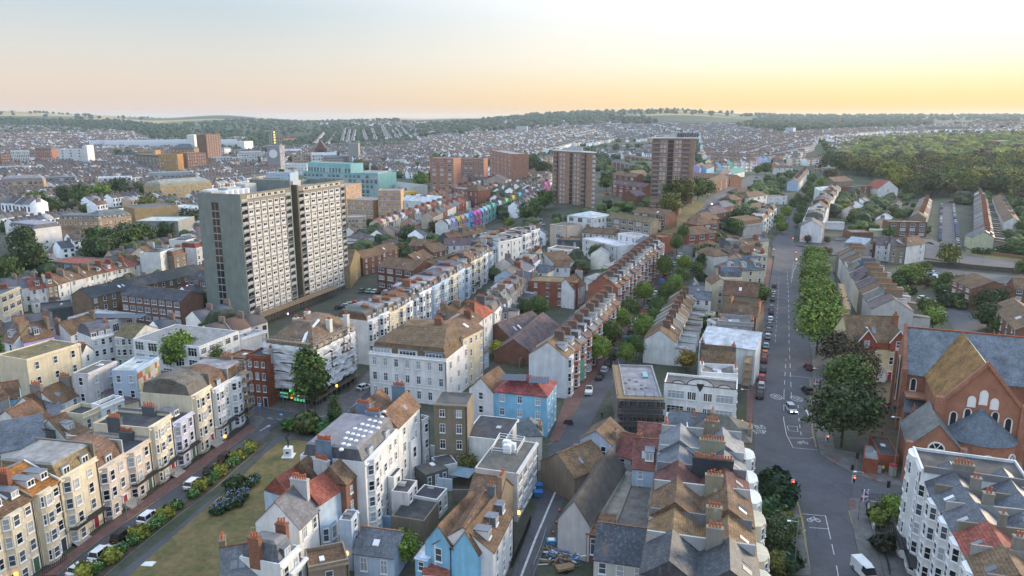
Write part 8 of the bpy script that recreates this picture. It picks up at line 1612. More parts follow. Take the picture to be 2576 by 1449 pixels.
def tree(x,y,H,label,tpl=NEAR,col='m',Rs=1.0,group=None,name='tree',z=None):
 z=T(x,y)if z is None else z
 root=ob(name,None,None,(x,y,z),random.uniform(0,6.28),label=label,cat=name.replace('_',' ').split()[-1]if name!='tree' else 'tree',group=group)
 s=H/10
 ob('crown',random.choice(tpl),root,sc=(s*Rs,s*Rs,s),col=jit(GREEN[col]if isinstance(col,str)else col,.12));ob('trunk',random.choice(TRK),root,sc=s)
 return root
def tpx(c,x,y,H,label,**k):
 w=WC(c,x,y);return tree(w[0],w[1],H,label,**k)
for i,(x,y,H,R)in enumerate(((395,1240,15.5,1.02),(390,1020,13.5,1.1),(382,855,12.5,1.12),(376,715,12,1.15),(368,612,11,1.15),(362,540,10.5,1.1))):
 tpx('m3',x,y,H,f"bright green round tree, {ORD[i]} nearest of the row beside the wide road",col=(.12,.185,.034),Rs=R,group='bright trees along the wide road')
tpx('b3',480,600,13.5,'large dark green tree nearest the crossroads',col='d',Rs=1.15);tpx('b3',520,330,12,'dark green tree between the largest tree and the brownish one',col='m',Rs=1.0)
tpx('b3',500,130,11.5,'brownish dark tree behind the green one beside the wide road',col='p',Rs=1.15);tpx('b3',610,200,9,'dark brownish tree beside the cream villa',col='p',Rs=1.1)
tpx('e9',830,1165,15.5,'tall columnar dark tree before the sheeted building',tpl=COLM,col='m',Rs=1.15);tpx('e9',1160,1400,7.5,'small dark conical tree at the garden corner',tpl=CONE,col='d',Rs=1.1)
tpx('m0',1480,1420,12,'bright green tree before the white modern flats',col='b');tpx('m0',1730,1400,8.5,'smaller tree right of the bright green one',col='m');tpx('m0',1640,900,8,'dark tree between the brick flats and the tower',col='d')
tpx('m0',40,1290,8,'light green tree at the left edge behind the villa',col='b')
for i,(x,y,H)in enumerate(((690,1345,9.5),(795,1235,10),(880,1090,9.5),(955,985,9),(1075,850,9.5),(1235,640,10))):
 tpx('m2',x,y,H,f"street tree, {ORD[i]} nearest on the red terrace side of the middle street",col=random.choice('mb'),Rs=.82,group='street trees before the red brick terrace')
for i,(x,y,H)in enumerate(((930,1345,7),(1010,1290,7.5),(1065,1170,10),(1140,1060,8),(1200,980,9),(1255,860,9.5),(1320,780,9),(1370,700,8.5),(1400,610,9),(1340,430,9),(1395,330,8.5))):
 tpx('m2',x,y,H,f"street tree, {ORD[i]} nearest on the right side of the middle street",col=random.choice('mbm'),Rs=.78,group='street trees on the right of the middle street')
_misc=[('m2',110,970,7.5,'d','left dark tree in the courtyard below the brick office'),('m2',215,950,8,'m','right dark tree in the courtyard below the brick office'),('m2',1420,1370,6,'a','orange-leaved small tree in the back garden'),('m2',690,500,9,'m','tree before the netted flats'),('m2',540,620,6.5,'p','purple-leaved shrub tree by the metal sheds'),('m2',750,630,5,'b','small tree between the two metal sheds'),('m2',1560,560,8,'d','dark conifer by the villa wall'),('m2',1590,460,7,'d','dark conifer beside the slate clad house'),('m2',1510,600,6,'m','garden tree below the conifers'),('m2',2030,820,7,'m','small tree on the pavement of the wide road'),('m1',1160,440,7,'o','olive tree among the brown brick flats'),('m1',1250,300,9,'g','grey-green tree below the brick terrace'),('m1',1465,270,9,'p','brown-leaved tree below the bright terrace'),('m1',940,220,7,'d','dark conifer beside the white gable by the beige flats'),('m1',1000,160,7,'m','tree in front of the beige flats'),('m1',2060,210,7,'b','tree above the warehouse'),('m1',1870,400,6,'m','small tree beside the pale blue house'),('m1',1970,1260,5,'y','yellow-green tree by the lane to the hall'),('m3',1470,520,11,'o','leaning tree on the corner by the street of cars'),('m3',1130,660,8,'b','large light green garden tree behind the terrace, left'),('m3',1200,640,7.5,'b','light green garden tree behind the terrace, middle'),('m3',1270,590,6,'m','small round garden tree behind the terrace, right'),('m3',1290,690,5,'p','purple shrub tree behind the terrace'),('m3',1440,690,6.5,'m','dark round tree by the access road'),('m3',1570,690,5.5,'b','light round tree by the access road'),('m3',1340,1030,8,'b','bright tree beside the cream villa roof'),('m3',1770,900,9,'d','dark tree between the brown brick flats, left'),('m3',1860,860,8,'d','dark tree between the brown brick flats, right'),('m3',1780,1040,9,'d','dark conifer before the lower brick flats'),('m3',1890,1090,7,'m','tree at the end of the lower brick flats'),('m3',470,440,5,'p','dark shrub tree by the crossing'),('m3',320,330,4.5,'p','brownish shrub before the blue-grey end wall'),('m3',480,330,4,'d','dark shrub right of the brownish one'),('m3',1580,820,4,'m','round bush at the bend of the access road'),('m3',2050,250,8,'m','tree at the right edge beside the pale yellow gable'),('m3',1960,320,7,'g','garden tree right of the pale yellow gable'),('m3',2080,590,7,'m','tree at the right edge of the lower road'),('m3',110,250,7,'b','street tree before the bay-fronted terrace'),('b1',1385,690,5.5,'g','small grey-green tree beside the white restaurant wall'),('b1',1390,775,4,'o','young yellow-green tree in the back yard'),('b1',975,1380,5.5,'b','bright green bush tree beside the blue cottage'),('b1',900,1400,3,'a','small reddish cordyline by the blue cottage'),('b3',90,1240,5.5,'g','small spreading tree in the front garden'),('b3',60,1330,5,'d','dark shrub tree at the bottom of the front gardens'),('b3',40,1449,4,'o','yellow-green shrub at the bottom edge'),('b3',820,1080,4.5,'b','light shrub in the terrace front garden'),('b3',880,1150,3.5,'m','green shrub beside the white regency terrace')]
for(c,x,y,H,cc,lab)in _misc:tpx(c,x,y,H,lab,tpl=MID if H<7.5 or c in('m1','m3')else NEAR,col=cc,Rs=1.0)
_cn={}
for(u,v,H,cc)in _tt:
 w=W(u,v);nm={'d':'dark','m':'mid green','b':'light green','o':'olive','g':'grey-green'}[cc];_cn[cc]=_cn.get(cc,-1)+1
 tree(w[0],w[1],H*1.3,f"{nm} tree, {ORD[_cn[cc]]} from the left of the {nm} trees in the town",tpl=MID,col=cc,group=nm+' town trees')
for i,(u,v,H)in enumerate(((965,1080,8.5),(1060,950,8.5),(1165,830,8.5),(1240,740,8),(1350,620,8),(1395,540,8),(1440,460,9),(1410,430,8),(1235,1060,8.5),(1270,900,7.5),(1295,830,7),(1350,750,7),(1390,690,7),(1430,650,7),(1480,590,7),(1560,520,10),(1640,440,9))):
 tpx('eC',u,v,H,f"street tree lining the narrow far street, {'left' if i < 8 else 'right'} side, {ORD[i % 8 if i < 8 else i - 8]} nearest",tpl=MID,col='b' if i in(0,1,15)else 'm',Rs=.85,group='street trees of the narrow far street')
for(u,v,H,cc)in((1900,560,9,'g'),(1870,555,8,'g'),(1850,590,8,'m'),(1855,565,9,'d'),(1830,580,7,'d'),(1925,440,13,'m'),(1905,440,9,'m'),(1985,410,9,'m'),(2148,560,9,'o'),(2185,555,9,'m'),(2130,545,9,'y'),(2260,560,8,'m'),(2245,540,8,'o'),(2265,570,5,'y'),(2235,600,7,'m')):
 w=W(u,v);_gn=globals().get('_gn',-1)+1;tree(w[0],w[1],H,f"{ {'g': 'grey-green', 'm': 'mid green', 'd': 'dark', 'o': 'olive', 'y': 'yellow-green'}[cc] } garden tree, {ORD[_gn]} counted across the gardens of the narrow far street",tpl=MID,col=cc,group='garden trees near the narrow far street')
PARK=[(2075,470),(2090,420),(2110,375),(2200,356),(2330,345),(2640,342),(2640,545),(2560,505),(2480,492),(2300,500),(2230,470),(2140,440)]
Pp=[W(u,v)for u,v in PARK];x0,x1=min(p[0]for p in Pp),max(p[0]for p in Pp);y0,y1=min(p[1]for p in Pp),max(p[1]for p in Pp)
cand=[]
yy=y0;stp=21.0
while yy<y1:
 xx=x0
 while xx<x1:
  x=xx+random.uniform(-5,5);y=yy+random.uniform(-5,5);z=T(x,y);u,v=proj(x,y,z)
  if inpoly(u,v,PARK)and free(x,y,5):cand.append((x,y))
  xx+=stp
 yy+=stp
cand.sort(key=lambda p:p[1])
STUFFT=[]
for i,(x,y)in enumerate(cand):
 H=random.uniform(12,23)
 cc=random.choice(((.115,.145,.026),(.14,.165,.028),(.085,.11,.026),(.15,.145,.03),(.06,.08,.025),(.09,.065,.035))if random.random()<.9 else((.20,.20,.03),))
 if i<135:tree(x,y,H,'broad leafy park tree in the wood on the right',tpl=MID,col=cc,Rs=random.uniform(1.05,1.4),group='trees of the park wood on the right')
 else:STUFFT.append((x,y,H*.68,cc))
for i in range(8):
 u,v=((2560,360),(2500,352),(2240,352),(2290,348),(2350,345),(2140,378),(2168,372),(2185,330))[i]
 w=W(u,v);STUFFT.append((w[0],w[1],11,(.05,.06,.022)))
for(x,y,s)in TREES:
 if free(x,y,1.5):STUFFT.append((x,y,s,random.choice(((.035,.055,.022),(.05,.07,.025),(.06,.085,.03),(.04,.05,.03)))))
def wood(poly,n,s=(8,14),cols=((.026,.050,.024),(.032,.058,.026),(.042,.066,.028))):
 P=[W(u,v)for u,v in poly];x0,x1=min(p[0]for p in P),max(p[0]for p in P);y0,y1=min(p[1]for p in P),max(p[1]for p in P);k=0;tries=0
 while k<n and tries<n*25:
  tries+=1;x=random.uniform(x0,x1);y=random.uniform(y0,y1);z=T(x,y);u,v=proj(x,y,z)
  if inpoly(u,v,poly)and free(x,y,4):STUFFT.append((x,y,random.uniform(*s),random.choice(cols)));k+=1
wood([(-40,345),(-40,300),(300,305),(420,318),(700,345),(760,375),(560,372),(420,372),(330,335)],1300,(9,16))
wood([(-40,300),(-40,281),(120,284),(260,293),(420,299),(380,312)],420,(14,22))
wood([(400,318),(620,300),(800,306),(1000,300),(1060,318),(1000,318),(800,330),(700,345)],600,(10,18))
wood([(560,400),(560,372),(780,345),(800,330),(1000,318),(1060,320),(1020,350),(850,368),(1030,352),(1030,372),(860,372)],700,(8,14))
wood([(850,372),(1030,350),(1040,362),(1000,372),(850,378)],220,(9,13))
wood([(1050,318),(1300,296),(1480,290),(1640,300),(1660,312),(1500,318),(1280,330),(1050,350)],900,(12,22))
wood([(1300,292),(1450,284),(1600,280),(1700,278),(1830,284),(1900,292),(1880,296),(1700,288),(1500,292)],500,(16,26))
wood([(1480,375),(1700,360),(1750,372),(1700,392),(1520,395),(1400,400),(1380,385)],420,(6,10))
wood([(1850,318),(1930,296),(2100,300),(2350,308),(2330,322),(2000,332),(1930,334)],900,(12,22))
wood([(1080,440),(1300,395),(1390,390),(1380,420),(1290,430),(1180,460)],130,(6,9))
wood([(2380,312),(2560,300),(2600,330),(2480,335)],80,(9,15),((.05,.045,.02),(.06,.06,.025)))
wood([(1900,302),(1900,289),(2100,291),(2640,290),(2640,304)],650,(12,24))
gc=((.05,.08,.028),(.07,.10,.03),(.09,.12,.035),(.04,.06,.025))
for P,n,sz in(([(2105,600),(2140,500),(2180,470),(2300,500),(2350,515),(2340,600)],110,(3,6)),([(2425,620),(2440,500),(2470,495),(2640,520),(2640,640)],150,(3,6)),([(1880,480),(1990,430),(2040,440),(1960,500)],40,(3,7)),([(1500,490),(1500,400),(1640,420),(1640,500)],60,(3,7)),([(1740,590),(1830,500),(1900,470),(1940,480),(1900,600)],60,(3,6)),([(1385,560),(1520,520),(1640,520),(1680,560),(1500,600)],40,(3,6)),([(880,640),(1000,600),(1250,600),(1100,680)],50,(2.5,5)),([(20,760),(300,620),(520,600),(500,780),(200,900)],60,(2.5,5))):wood(P,n,sz,gc)
M_=len(STUFFT)
ts=np.array([(p[0],p[1],p[2])for p in STUFFT]);tcol=np.array([p[3]for p in STUFFT])
iv,jf=I2;near_=ts[:,1]<1500
def blobs(sel,iv,jf,lump):
 t=ts[sel];n=len(t);tz=terrain_np(t[:,0],t[:,1])
 ph=rng.uniform(0,6,(n,3))
 q=iv[None]*(1+lump*np.sin(iv[None,:,0:1]*4+ph[:,None,0:1])*np.sin(iv[None,:,1:2]*4+ph[:,None,1:2])+lump*.6*np.sin(iv[None,:,2:3]*7+ph[:,None,2:3]))
 q=q+rng.normal(size=q.shape)*.05
 q=q*(t[:,2]*.62)[:,None,None]*np.array([1,1,.85]);q[:,:,0]+=t[:,0:1];q[:,:,1]+=t[:,1:2];q[:,:,2]+=(tz+t[:,2]*.5)[:,None]
 F=jf[None]+(np.arange(n)*len(iv))[:,None,None]
 C=tcol[sel][:,None,:]*rng.uniform(.6,1.45,(n,len(jf),1))
 return q.reshape(-1,3),F.reshape(-1,3),C.reshape(-1,3)
Va,Fa,Ca=blobs(near_,*I3,.2);Vb,Fb,Cb=blobs(~near_,*ico(1),.22)
ob('distant_trees',np_mesh('distant_trees',np.concatenate([Va,Vb]),np.concatenate([Fa,Fb+len(Va)]),['vary'],None,np.concatenate([Ca,Cb])),kind='stuff')
print('trees',M_,len(cand),round(time.time()-_T0,1))
# ------------------------------------------------------------------ vehicles
def car_parts(kind):
 L,Wc,h1,h2={'car':(4.2,1.78,.86,1.46),'suv':(4.5,1.85,.98,1.68),'van':(5.0,1.9,1.1,2.05),'pickup':(4.7,1.8,1.05,1.9)}[kind]
 w=Wc/2;b=MB()
 st=[(-L/2,.45,h1*.86,.86),(-L/2+.15,.28,h1,.96),(-L*.28,.22,h1,1.0),(L*.18,.22,h1*.98,1.0),(L/2-.35,.25,h1*.82,.95),(L/2,.40,h1*.62,.78)]
 for(x,z0,z1,k)in st:
  b.v+=[(x,-w*k,z0),(x,w*k,z0),(x,w*k*.94,z1),(x,-w*k*.94,z1)]
 for i in range(5):
  for j in range(4):b.f.append((4*i+j,4*i+4+j,4*i+4+(j+1)%4,4*i+(j+1)%4));b.m.append(0)
 b.f+=[(0,1,2,3),(23,22,21,20)];b.m+=[0,0]
 xr,xf={'car':(-L*.40,L*.26),'suv':(-L*.44,L*.27),'van':(-L*.47,L*.36),'pickup':(-L*.05,L*.24)}[kind]
 g=MB();i0,i1=.35 if kind!='van' else.12,.75 if kind!='van' else.5
 lo=[(xr,-w*.92),(xf,-w*.92),(xf,w*.92),(xr,w*.92)];hi=[(xr+i0,-w*.72),(xf-i1,-w*.72),(xf-i1,w*.72),(xr+i0,w*.72)]
 g.add([(p[0],p[1],h1-.04)for p in lo]+[(p[0],p[1],h2-.06)for p in hi],[(0,1,5,4),(1,2,6,5),(2,3,7,6),(3,0,4,7)])
 r=MB();r.box(xr+i0-.05,-w*.73,h2-.06,xf-i1+.05,w*.73,h2)
 for(x,s)in((xr+i0*.6,1),((xr+xf)/2,1)):
  for sy in(-1,1):r.box(x-.05,sy*w*.84-.05,h1-.02,x+.05,sy*w*.84+.05,h2-.05)
 if kind=='van':r.box(xr,-w*.93,h1-.02,xf-1.3,w*.93,h2+.002)
 if kind=='pickup':r.box(-L/2+.1,-w*.9,h1+.002,xr,w*.9,h1+.03)
 wh=MB();n=12;R=.33
 for k in range(n):
  a,a2=2*pi*k/n,2*pi*(k+1)/n
  wh.quad((R*cos(a),-.11,R*sin(a)),(R*cos(a2),-.11,R*sin(a2)),(R*cos(a2),.11,R*sin(a2)),(R*cos(a),.11,R*sin(a)),0)
  for y in(-.11,.11):wh.tri((0,y*1.05,0),(R*.6*cos(a),y*1.05,R*.6*sin(a)),(R*.6*cos(a2),y*1.05,R*.6*sin(a2)),1);wh.quad((R*.6*cos(a),y,R*.6*sin(a)),(R*.6*cos(a2),y,R*.6*sin(a2)),(R*cos(a2),y,R*sin(a2)),(R*cos(a),y,R*sin(a)),0)
 li=MB();li.box(-.05,-.2,-.07,.04,.2,.07)
 pl=MB();pl.box(-.02,-.26,-.06,.02,.26,.06)
 return dict(L=L,w=w,h1=h1,body=b.mesh('body',['paint']),glass=g.mesh('windows',['glass_dark']),roof=r.mesh('roof_panel',['paint']),wheel=wh.mesh('wheel',['tyre','galvanised']),lamp=li,plate=pl)
CARK={k:car_parts(k)for k in('car','suv','van','pickup')}
LAMPM={m:CARK['car']['lamp'].mesh('lamp',[m])for m in('white_frame','red_paint','white_light','red_light')if m in MATS or m_simple('red_paint',(.35,.01,.01),.3)}
PLATE=CARK['car']['plate'].mesh('plate',['yellow_paint'])
CC={'white':(.70,.71,.72),'black':(.012,.013,.016),'silver':(.42,.44,.46),'grey':(.14,.15,.16),'red':(.42,.02,.02),'blue':(.03,.12,.38),'dark blue':(.015,.03,.09),'teal':(.02,.16,.17),'dark green':(.02,.06,.04),'orange':(.55,.16,.03),'maroon':(.12,.012,.02),'pale blue':(.35,.48,.58),'light green':(.3,.5,.38)}
def car(x,y,rz,colr,label,kind='car',lights=False,lod=0,z=None,roofc=None,group=None):
 k=CARK[kind];z=(T(x,y)+(.03 if y<=250 else.38))if z is None else z
 root=ob({'car':'parked_car','suv':'parked_car','van':'van','pickup':'pickup_truck'}[kind],None,None,(x,y,z),rz,label=label,cat={'car':'car','suv':'car','van':'van','pickup':'pickup'}[kind],group=group)
 c=CC[colr];ob('body',k['body'],root,col=c);ob('windows',k['glass'],root);ob('roof_panel',k['roof'],root,col=CC[roofc]if roofc else c)
 if lod<2:
  for sx in(-.30,.31):
   for sy in(-1,1):ob('wheel',k['wheel'],root,(k['L']*sx,sy*(k['w']-.1),.33))
  for sy in(-1,1):
   ob('headlight',LAMPM['white_light' if lights else 'white_frame'],root,(k['L']/2-.03,sy*k['w']*.62,k['h1']*.66));ob('tail_light',LAMPM['red_paint'],root,(-k['L']/2-.02,sy*k['w']*.68,k['h1']*.8),pi)
  ob('number_plate',PLATE,root,(-k['L']/2-.01,0,.55))
 return root
def cars(c,pts,lab,group,lod=0,rev=False,ori=None):
 """pts: (x, y, colour[, kind]) along a kerb; direction follows the neighbours"""
 Wp=[WC(c,p[0],p[1])for p in pts]
 for i,p in enumerate(pts):
  a,b_=Wp[max(0,i-1)],Wp[min(len(pts)-1,i+1)]
  rz=ori if ori is not None else atan2(b_[1]-a[1],b_[0]-a[0])+(pi if rev else 0)
  kd=p[3]if len(p)>3 else random.choice(('car','car','suv'))
  car(Wp[i][0],Wp[i][1],rz,p[2],f"{p[2]} parked {'van' if kd == 'van' else 'car'}, {ORD[i] if i < 30 else 'far'} {lab}",kd,lod=lod,group=group)
cars('b0',[(530,1418,'white'),(672,1318,'white','suv'),(812,1200,'black','suv'),(982,1080,'white','suv'),(1275,858,'white','suv'),(1392,760,'black'),(1492,680,'black','suv')],'from the near end beside the garden beds','cars parked beside the garden beds')
cars('eB',[(1962,770,'black','suv'),(1982,640,'silver','suv'),(1992,530,'red','suv'),(2008,408,'black'),(2020,265,'maroon'),(2036,168,'orange'),(2050,60,'pale blue')],'from the near end of the wide road kerb','cars parked along the wide road')
cars('e4',[(1370,1395,'silver','suv'),(1380,1318,'grey'),(1392,1255,'grey'),(1400,1190,'white'),(1408,1122,'dark blue'),(1412,1068,'grey'),(1426,968,'grey','suv'),(1432,905,'silver'),(1445,818,'black')],'of the farther run on the wide road kerb','cars parked along the wide road')
cars('e3',[(1195,1130,'black'),(1248,1050,'silver'),(1290,985,'black','suv'),(1348,905,'black'),(1395,835,'blue'),(1448,768,'black'),(1495,700,'teal','suv'),(1545,620,'black'),(1578,560,'silver'),(1615,500,'white','suv'),(1660,445,'dark green','suv'),(1692,395,'red'),(1728,345,'grey'),(1762,278,'grey','suv'),(1800,220,'silver'),(1828,180,'white'),(1857,135,'dark blue'),(1905,60,'blue','van')],'from the near end of the middle street','cars parked along the middle street')
cars('e4',[(205,712,'red'),(242,662,'white','suv'),(276,618,'dark blue'),(305,572,'light green'),(332,530,'black'),(355,500,'white'),(375,466,'light green')],'of the upper run on the middle street','cars parked up the middle street')
cars('e4',[(505,622,'silver'),(530,565,'teal'),(548,520,'white'),(565,478,'black')],'on the right kerb at the top of the middle street','cars parked on the right of the middle street')
for(c,x,y,rz,col,kd,lab)in(('b2',505,245,1.35,'white','pickup','white pickup with open back at the foot of the tree-lined street'),('b2',412,760,1.35,'white','car','white car by the shed in the middle street'),('b2',372,892,1.3,'silver','car','silver car half hidden by the warehouse eave'),('e9',1575,835,.9,'white','car','white car on the street beside the large white block'),('m0',1585,955,.1,'white','car','white car below the grey end wall of the concrete tower'),('b3',262,85,1.5,'maroon','car','maroon car parked under the brownish tree'),('b3',630,1440,-1.45,'white','van','white van at the bottom edge of the wide road'),('m3',870,150,0.05,'white','van','white van beside the pale green gate'),('m3',835,185,.4,'white','van','white pickup-like van in the yard below the parked van'),('m3',1358,625,.9,'pale blue','van','pale blue van parked in the rear yard'),('m3',1345,582,.5,'white','car','white car behind the pale blue van'),('m3',1485,685,.2,'white','car','white car under the tree by the access road'),('m3',1562,700,-.4,'black','car','black car under the tree by the access road'),('m3',1262,790,.1,'white','car','white car among the back gardens'),('m1',1030,300,.4,'white','car','white car at the foot of the lower brick terrace'),('m1',1090,280,.4,'white','car','second white car uphill at the lower brick terrace'),('m1',1132,266,.4,'red','car','red car at the lower brick terrace'),('m1',1186,276,.4,'white','car','white car across the lane from the red one'),('m2',190,152,.1,'red','car','red car in the upper row behind the white houses'),('m2',172,182,.1,'red','car','red car left in the middle row behind the white houses'),('m2',222,140,-.2,'silver','car','silver car in the upper row behind the white houses'),('m2',240,184,.3,'white','car','white car in the middle row behind the white houses'),('m2',205,218,0,'red','car','lowest red car behind the white houses'),('m2',1342,262,.9,'pale blue','car','pale blue car at the top of the tree-lined street'),('m2',1292,148,0,'white','car','white car on the grass beside the brick flats'),('m2',1190,240,0,'maroon','car','maroon car beside the sandy flats'),('t2',1788,1245,.9,'black','car','black car on the hill road'),('t2',1885,1155,.9,'light green','car','light green car on the hill road'),('t2',1940,1108,.9,'white','car','white car on the hill road'),('t2',2000,1050,.9,'white','car','white car farther up the hill road'),('eC',630,395,-.2,'white','car','white car at the bend by the brick block'),('eC',650,375,-.2,'grey','car','grey car at the bend by the brick block'),('t2',958,945,.3,'red','car','red car beside the left brick tower'),('t3',1835,1020,1.5,'red','car','red car at the top of the parked-car street')):
 w=WC(c,x,y);car(w[0],w[1],rz,col,lab,kd,lod=0 if w[1]<300 else 1)
w=WC('b3',150,362);car(w[0],w[1],-1.62,'silver','silver car driving towards the crossroads with headlights on','suv',True)
w=WC('b3',255,240);car(w[0],w[1],1.55,'black','black taxi driving away beside the kerb','suv',roofc='black')
for i,(x,y,cc)in enumerate(((870,725,'grey'),(930,728,'light green'),(975,732,'white'),(1020,734,'black'),(1065,738,'white'),(1105,728,'blue'),(685,862,'black'),(742,852,'silver'),(772,838,'light green'),(802,825,'red'))):
 w=WC('m1',x,y);car(w[0],w[1],1.0 if i<6 else.1,cc,f"{cc} car, {ORD[i % 6]} from the left in the {'upper' if i < 6 else 'lower'} bay of the tower car park",lod=0,z=w[2]+.2,group='cars in the tower car park')
for s,(a,b_)in enumerate((((2364,606),(2369,514)),((2411,626),(2398,514)))):
 A=W(*a);B=W(*b_);n=24
 for k in range(n):
  x=A[0]+(B[0]-A[0])*k/n;y=A[1]+(B[1]-A[1])*k/n;cc=random.choice(('white','silver','black','grey','blue','white','dark blue'))
  car(x,y,atan2(B[1]-A[1],B[0]-A[0]),cc,f"{cc} parked car, {ORD[k]} from near, {'left' if s == 0 else 'right'} kerb of the terraced street",lod=1,group='cars in the terraced street on the right')
def lamp(c,x,y,H,lab,arm=1.2,rz=0):
 w=WC(c,x,y);root=ob('street_lamp',None,None,w,rz,label=lab,cat='street lamp',group='street lamps')
 b=MB();b.cyl(0,0,0,H,.09,.06,8);b.tube((0,0,H),(-arm,0,H+.15),.05,5);ob('post',b.mesh('post',['galvanised']),root)
 b=MB();b.box(-arm-.5,-.14,H+.08,-arm,.14,H+.22);ob('lamp_head',b.mesh('lamp_head',['white_frame']),root)
for i,(c,x,y,H,d)in enumerate((('b3',322,300,8.5,'by the bright artwork panel above the crossroads'),('b3',822,800,12.5,'tallest one beside the church corner'),('b3',592,1078,9,'at the traffic island railing'),('b3',168,1440,9,'on the near left pavement of the wide road'),('b2',1538,440,8,'in front of the art deco block'),('eC',910,1175,9,'at the foot of the narrow far street'),('eC',1565,1420,10,'before the blue-grey end wall'),('eC',150,1190,7,'beside the small hipped chapel-like house'),('e9',745,1290,6,'at the edge of the garden railing'),('b0',838,1080,4.5,'old style before the pinkish beige houses'),('b0',1483,605,4.5,'old style beside the orange-lit sign'),('e1',265,200,7,'by the white car under the tower'),('m3',1745,510,8,'beside the lower right road'),('m3',1455,840,6,'at the bend of the access road'))):
 lamp(c,x,y,H,'grey street lamp '+d)
def signal(c,x,y,H,lab,rz=0,col='red_light',back=False):
 w=WC(c,x,y);root=ob('traffic_light',None,None,w,rz,label=lab,cat='traffic light',group='traffic lights')
 b=MB();b.cyl(0,0,0,H,.06,n=6);ob('post',b.mesh('post',['galvanised']),root)
 b=MB();b.box(-.32,-.05,H-.2,.32,0,H+1.15,0);b.box(-.19,-.25,H-.1,.19,-.051,H+1.05,1);ob('signal_head',b.mesh('signal_head',['white_frame' if not back else 'black_paint','black_paint']),root)
 for k in range(3):
  b=MB();b.cyl(0,0,0,.05,.15,n=10);o=ob('lens',cached(('lens',k==2 and not back,col),lambda:b.mesh('lens',[col if k==2 and not back else 'black_paint'])),root,(0,-.252,H+.12+k*.35));o.rotation_euler=(pi/2,0,0)
for c,x,y,H,d,bk in(('b3',378,650,3.4,'at the kerb under the nearest dark tree',0),('b3',550,935,3.4,'on the railed island of the crossroads',0),('b3',150,962,3.4,'on the left corner of the crossroads',0),('b3',778,965,3.2,'seen from behind on the right side road',1),('b3',575,770,3.2,'seen from behind beside the waste bin',1),('m3',42,440,3.2,'on the left pavement at the far junction',0),('m3',222,462,3.2,'on the island of the far junction',0),('m3',275,340,3.0,'before the blue-grey wall at the far junction',0),('m3',198,340,3.0,'in the mouth of the narrow far street',0)):
 signal(c,x,y,H,'traffic light '+('showing red ' if not bk else '')+d,back=bool(bk))
def simple(name,c,x,y,lab,cat,parts,rz=0,group=None,z=0,h=0):
 w=WC(c,x,y,h);root=ob(name,None,None,(w[0],w[1],w[2]+z+h),rz,label=lab,cat=cat,group=group)
 for nm,mat,fn,*cl in parts:
  b=MB();fn(b);ob(nm,b.mesh(nm,[mat]),root,col=cl[0]if cl else None)
 return root
BL=(.02,.16,.42)
for i,(x,y,cl_,d)in enumerate(((172,880,BL,'upper'),(172,925,BL,'lower'))):simple('wheelie_bin','b2',x,y,f"{d} large blue bin beside the brick-sided office",'bin',[('tub','paint',lambda b:b.hexa([(-.6,-.5,.15),(.6,-.5,.15),(.6,.5,.15),(-.6,.5,.15),(-.8,-.6,1.15),(.8,-.6,1.15),(.8,.6,1.15),(-.8,.6,1.15)]),BL),('lid','paint',lambda b:b.hexa([(-.85,-.65,1.153),(.85,-.65,1.153),(.85,.65,1.153),(-.85,.65,1.153),(-.8,-.4,1.35),(.8,-.4,1.35),(.8,.4,1.35),(-.8,.4,1.35)]),BL)])
simple('site_toilet','b2',258,1262,'blue site box inside the builders fence','box',[('cabin','paint',lambda b:b.box(-.8,-.6,0,.8,.6,1.5),(.02,.2,.38)),('lid','white_frame',lambda b:b.box(-.5,-.4,1.503,.5,.4,1.6))])
for i,(x,y)in enumerate(((312,1022),(292,1100),(270,1168),(230,1220))):simple('traffic_cone','b2',x,y,f"red and white traffic cone, {ORD[i]} from the top beside the warehouse",'cone',[('cone','paint',lambda b:b.cyl(0,0,.05,.75,.2,.04,10),(.6,.04,.02)),('base','black_paint',lambda b:b.box(-.25,-.25,0,.25,.25,.05)),('band','white_frame',lambda b:b.cyl(0,0,.35,.5,.145,.105,10))],group='traffic cones')
simple('telephone_box','b3',815,790,'red-topped telephone kiosk against the church corner','kiosk',[('cabin','paint',lambda b:b.box(-.5,-.5,0,.5,.5,2.2),(.35,.38,.3)),('roof','paint',lambda b:b.box(-.55,-.55,2.2,.55,.55,2.5),(.5,.02,.03))])
simple('utility_cabinet','b3',720,770,'grey utility cabinet left of the telephone kiosk','cabinet',[('cabinet','paint',lambda b:b.box(-.55,-.3,0,.55,.3,1.5),(.3,.32,.34))])
simple('waste_bin','b3',553,752,'black street bin beside the traffic light','bin',[('bin','black_paint',lambda b:b.cyl(0,0,0,1.1,.3,n=10))])
simple('motorcycle','b2',370,450,'covered black motorcycle at the bend of the street','motorcycle',[('cover','black_paint',lambda b:b.hexa([(-1.1,-.4,.1),(1.1,-.4,.1),(1.1,.4,.1),(-1.1,.4,.1),(-.8,-.15,1.1),(.9,-.15,1.2),(.9,.15,1.2),(-.8,.15,1.1)])),('wheel','tyre',lambda b:(b.cyl(-1.0,0,0,.5,.12,n=6),b.cyl(1.0,0,0,.5,.12,n=6)))],rz=-.2)
simple('blue_sign','b3',843,425,'blue notice board on the church fence','sign',[('board','paint',lambda b:b.box(-1.1,-.05,2,1.1,.05,3.8),(.03,.25,.5)),('post','galvanised',lambda b:(b.box(-1,.051,0,-.9,.1,3.6),b.box(.9,.051,0,1,.1,3.6)))])
def art(b):
 for i in range(5):
  for j in range(8):b.box(-.6+i*.24,-.05,.8+j*.3,-.36+i*.24,.05,1.1+j*.3,(i*3+j*5+i*j)%6)
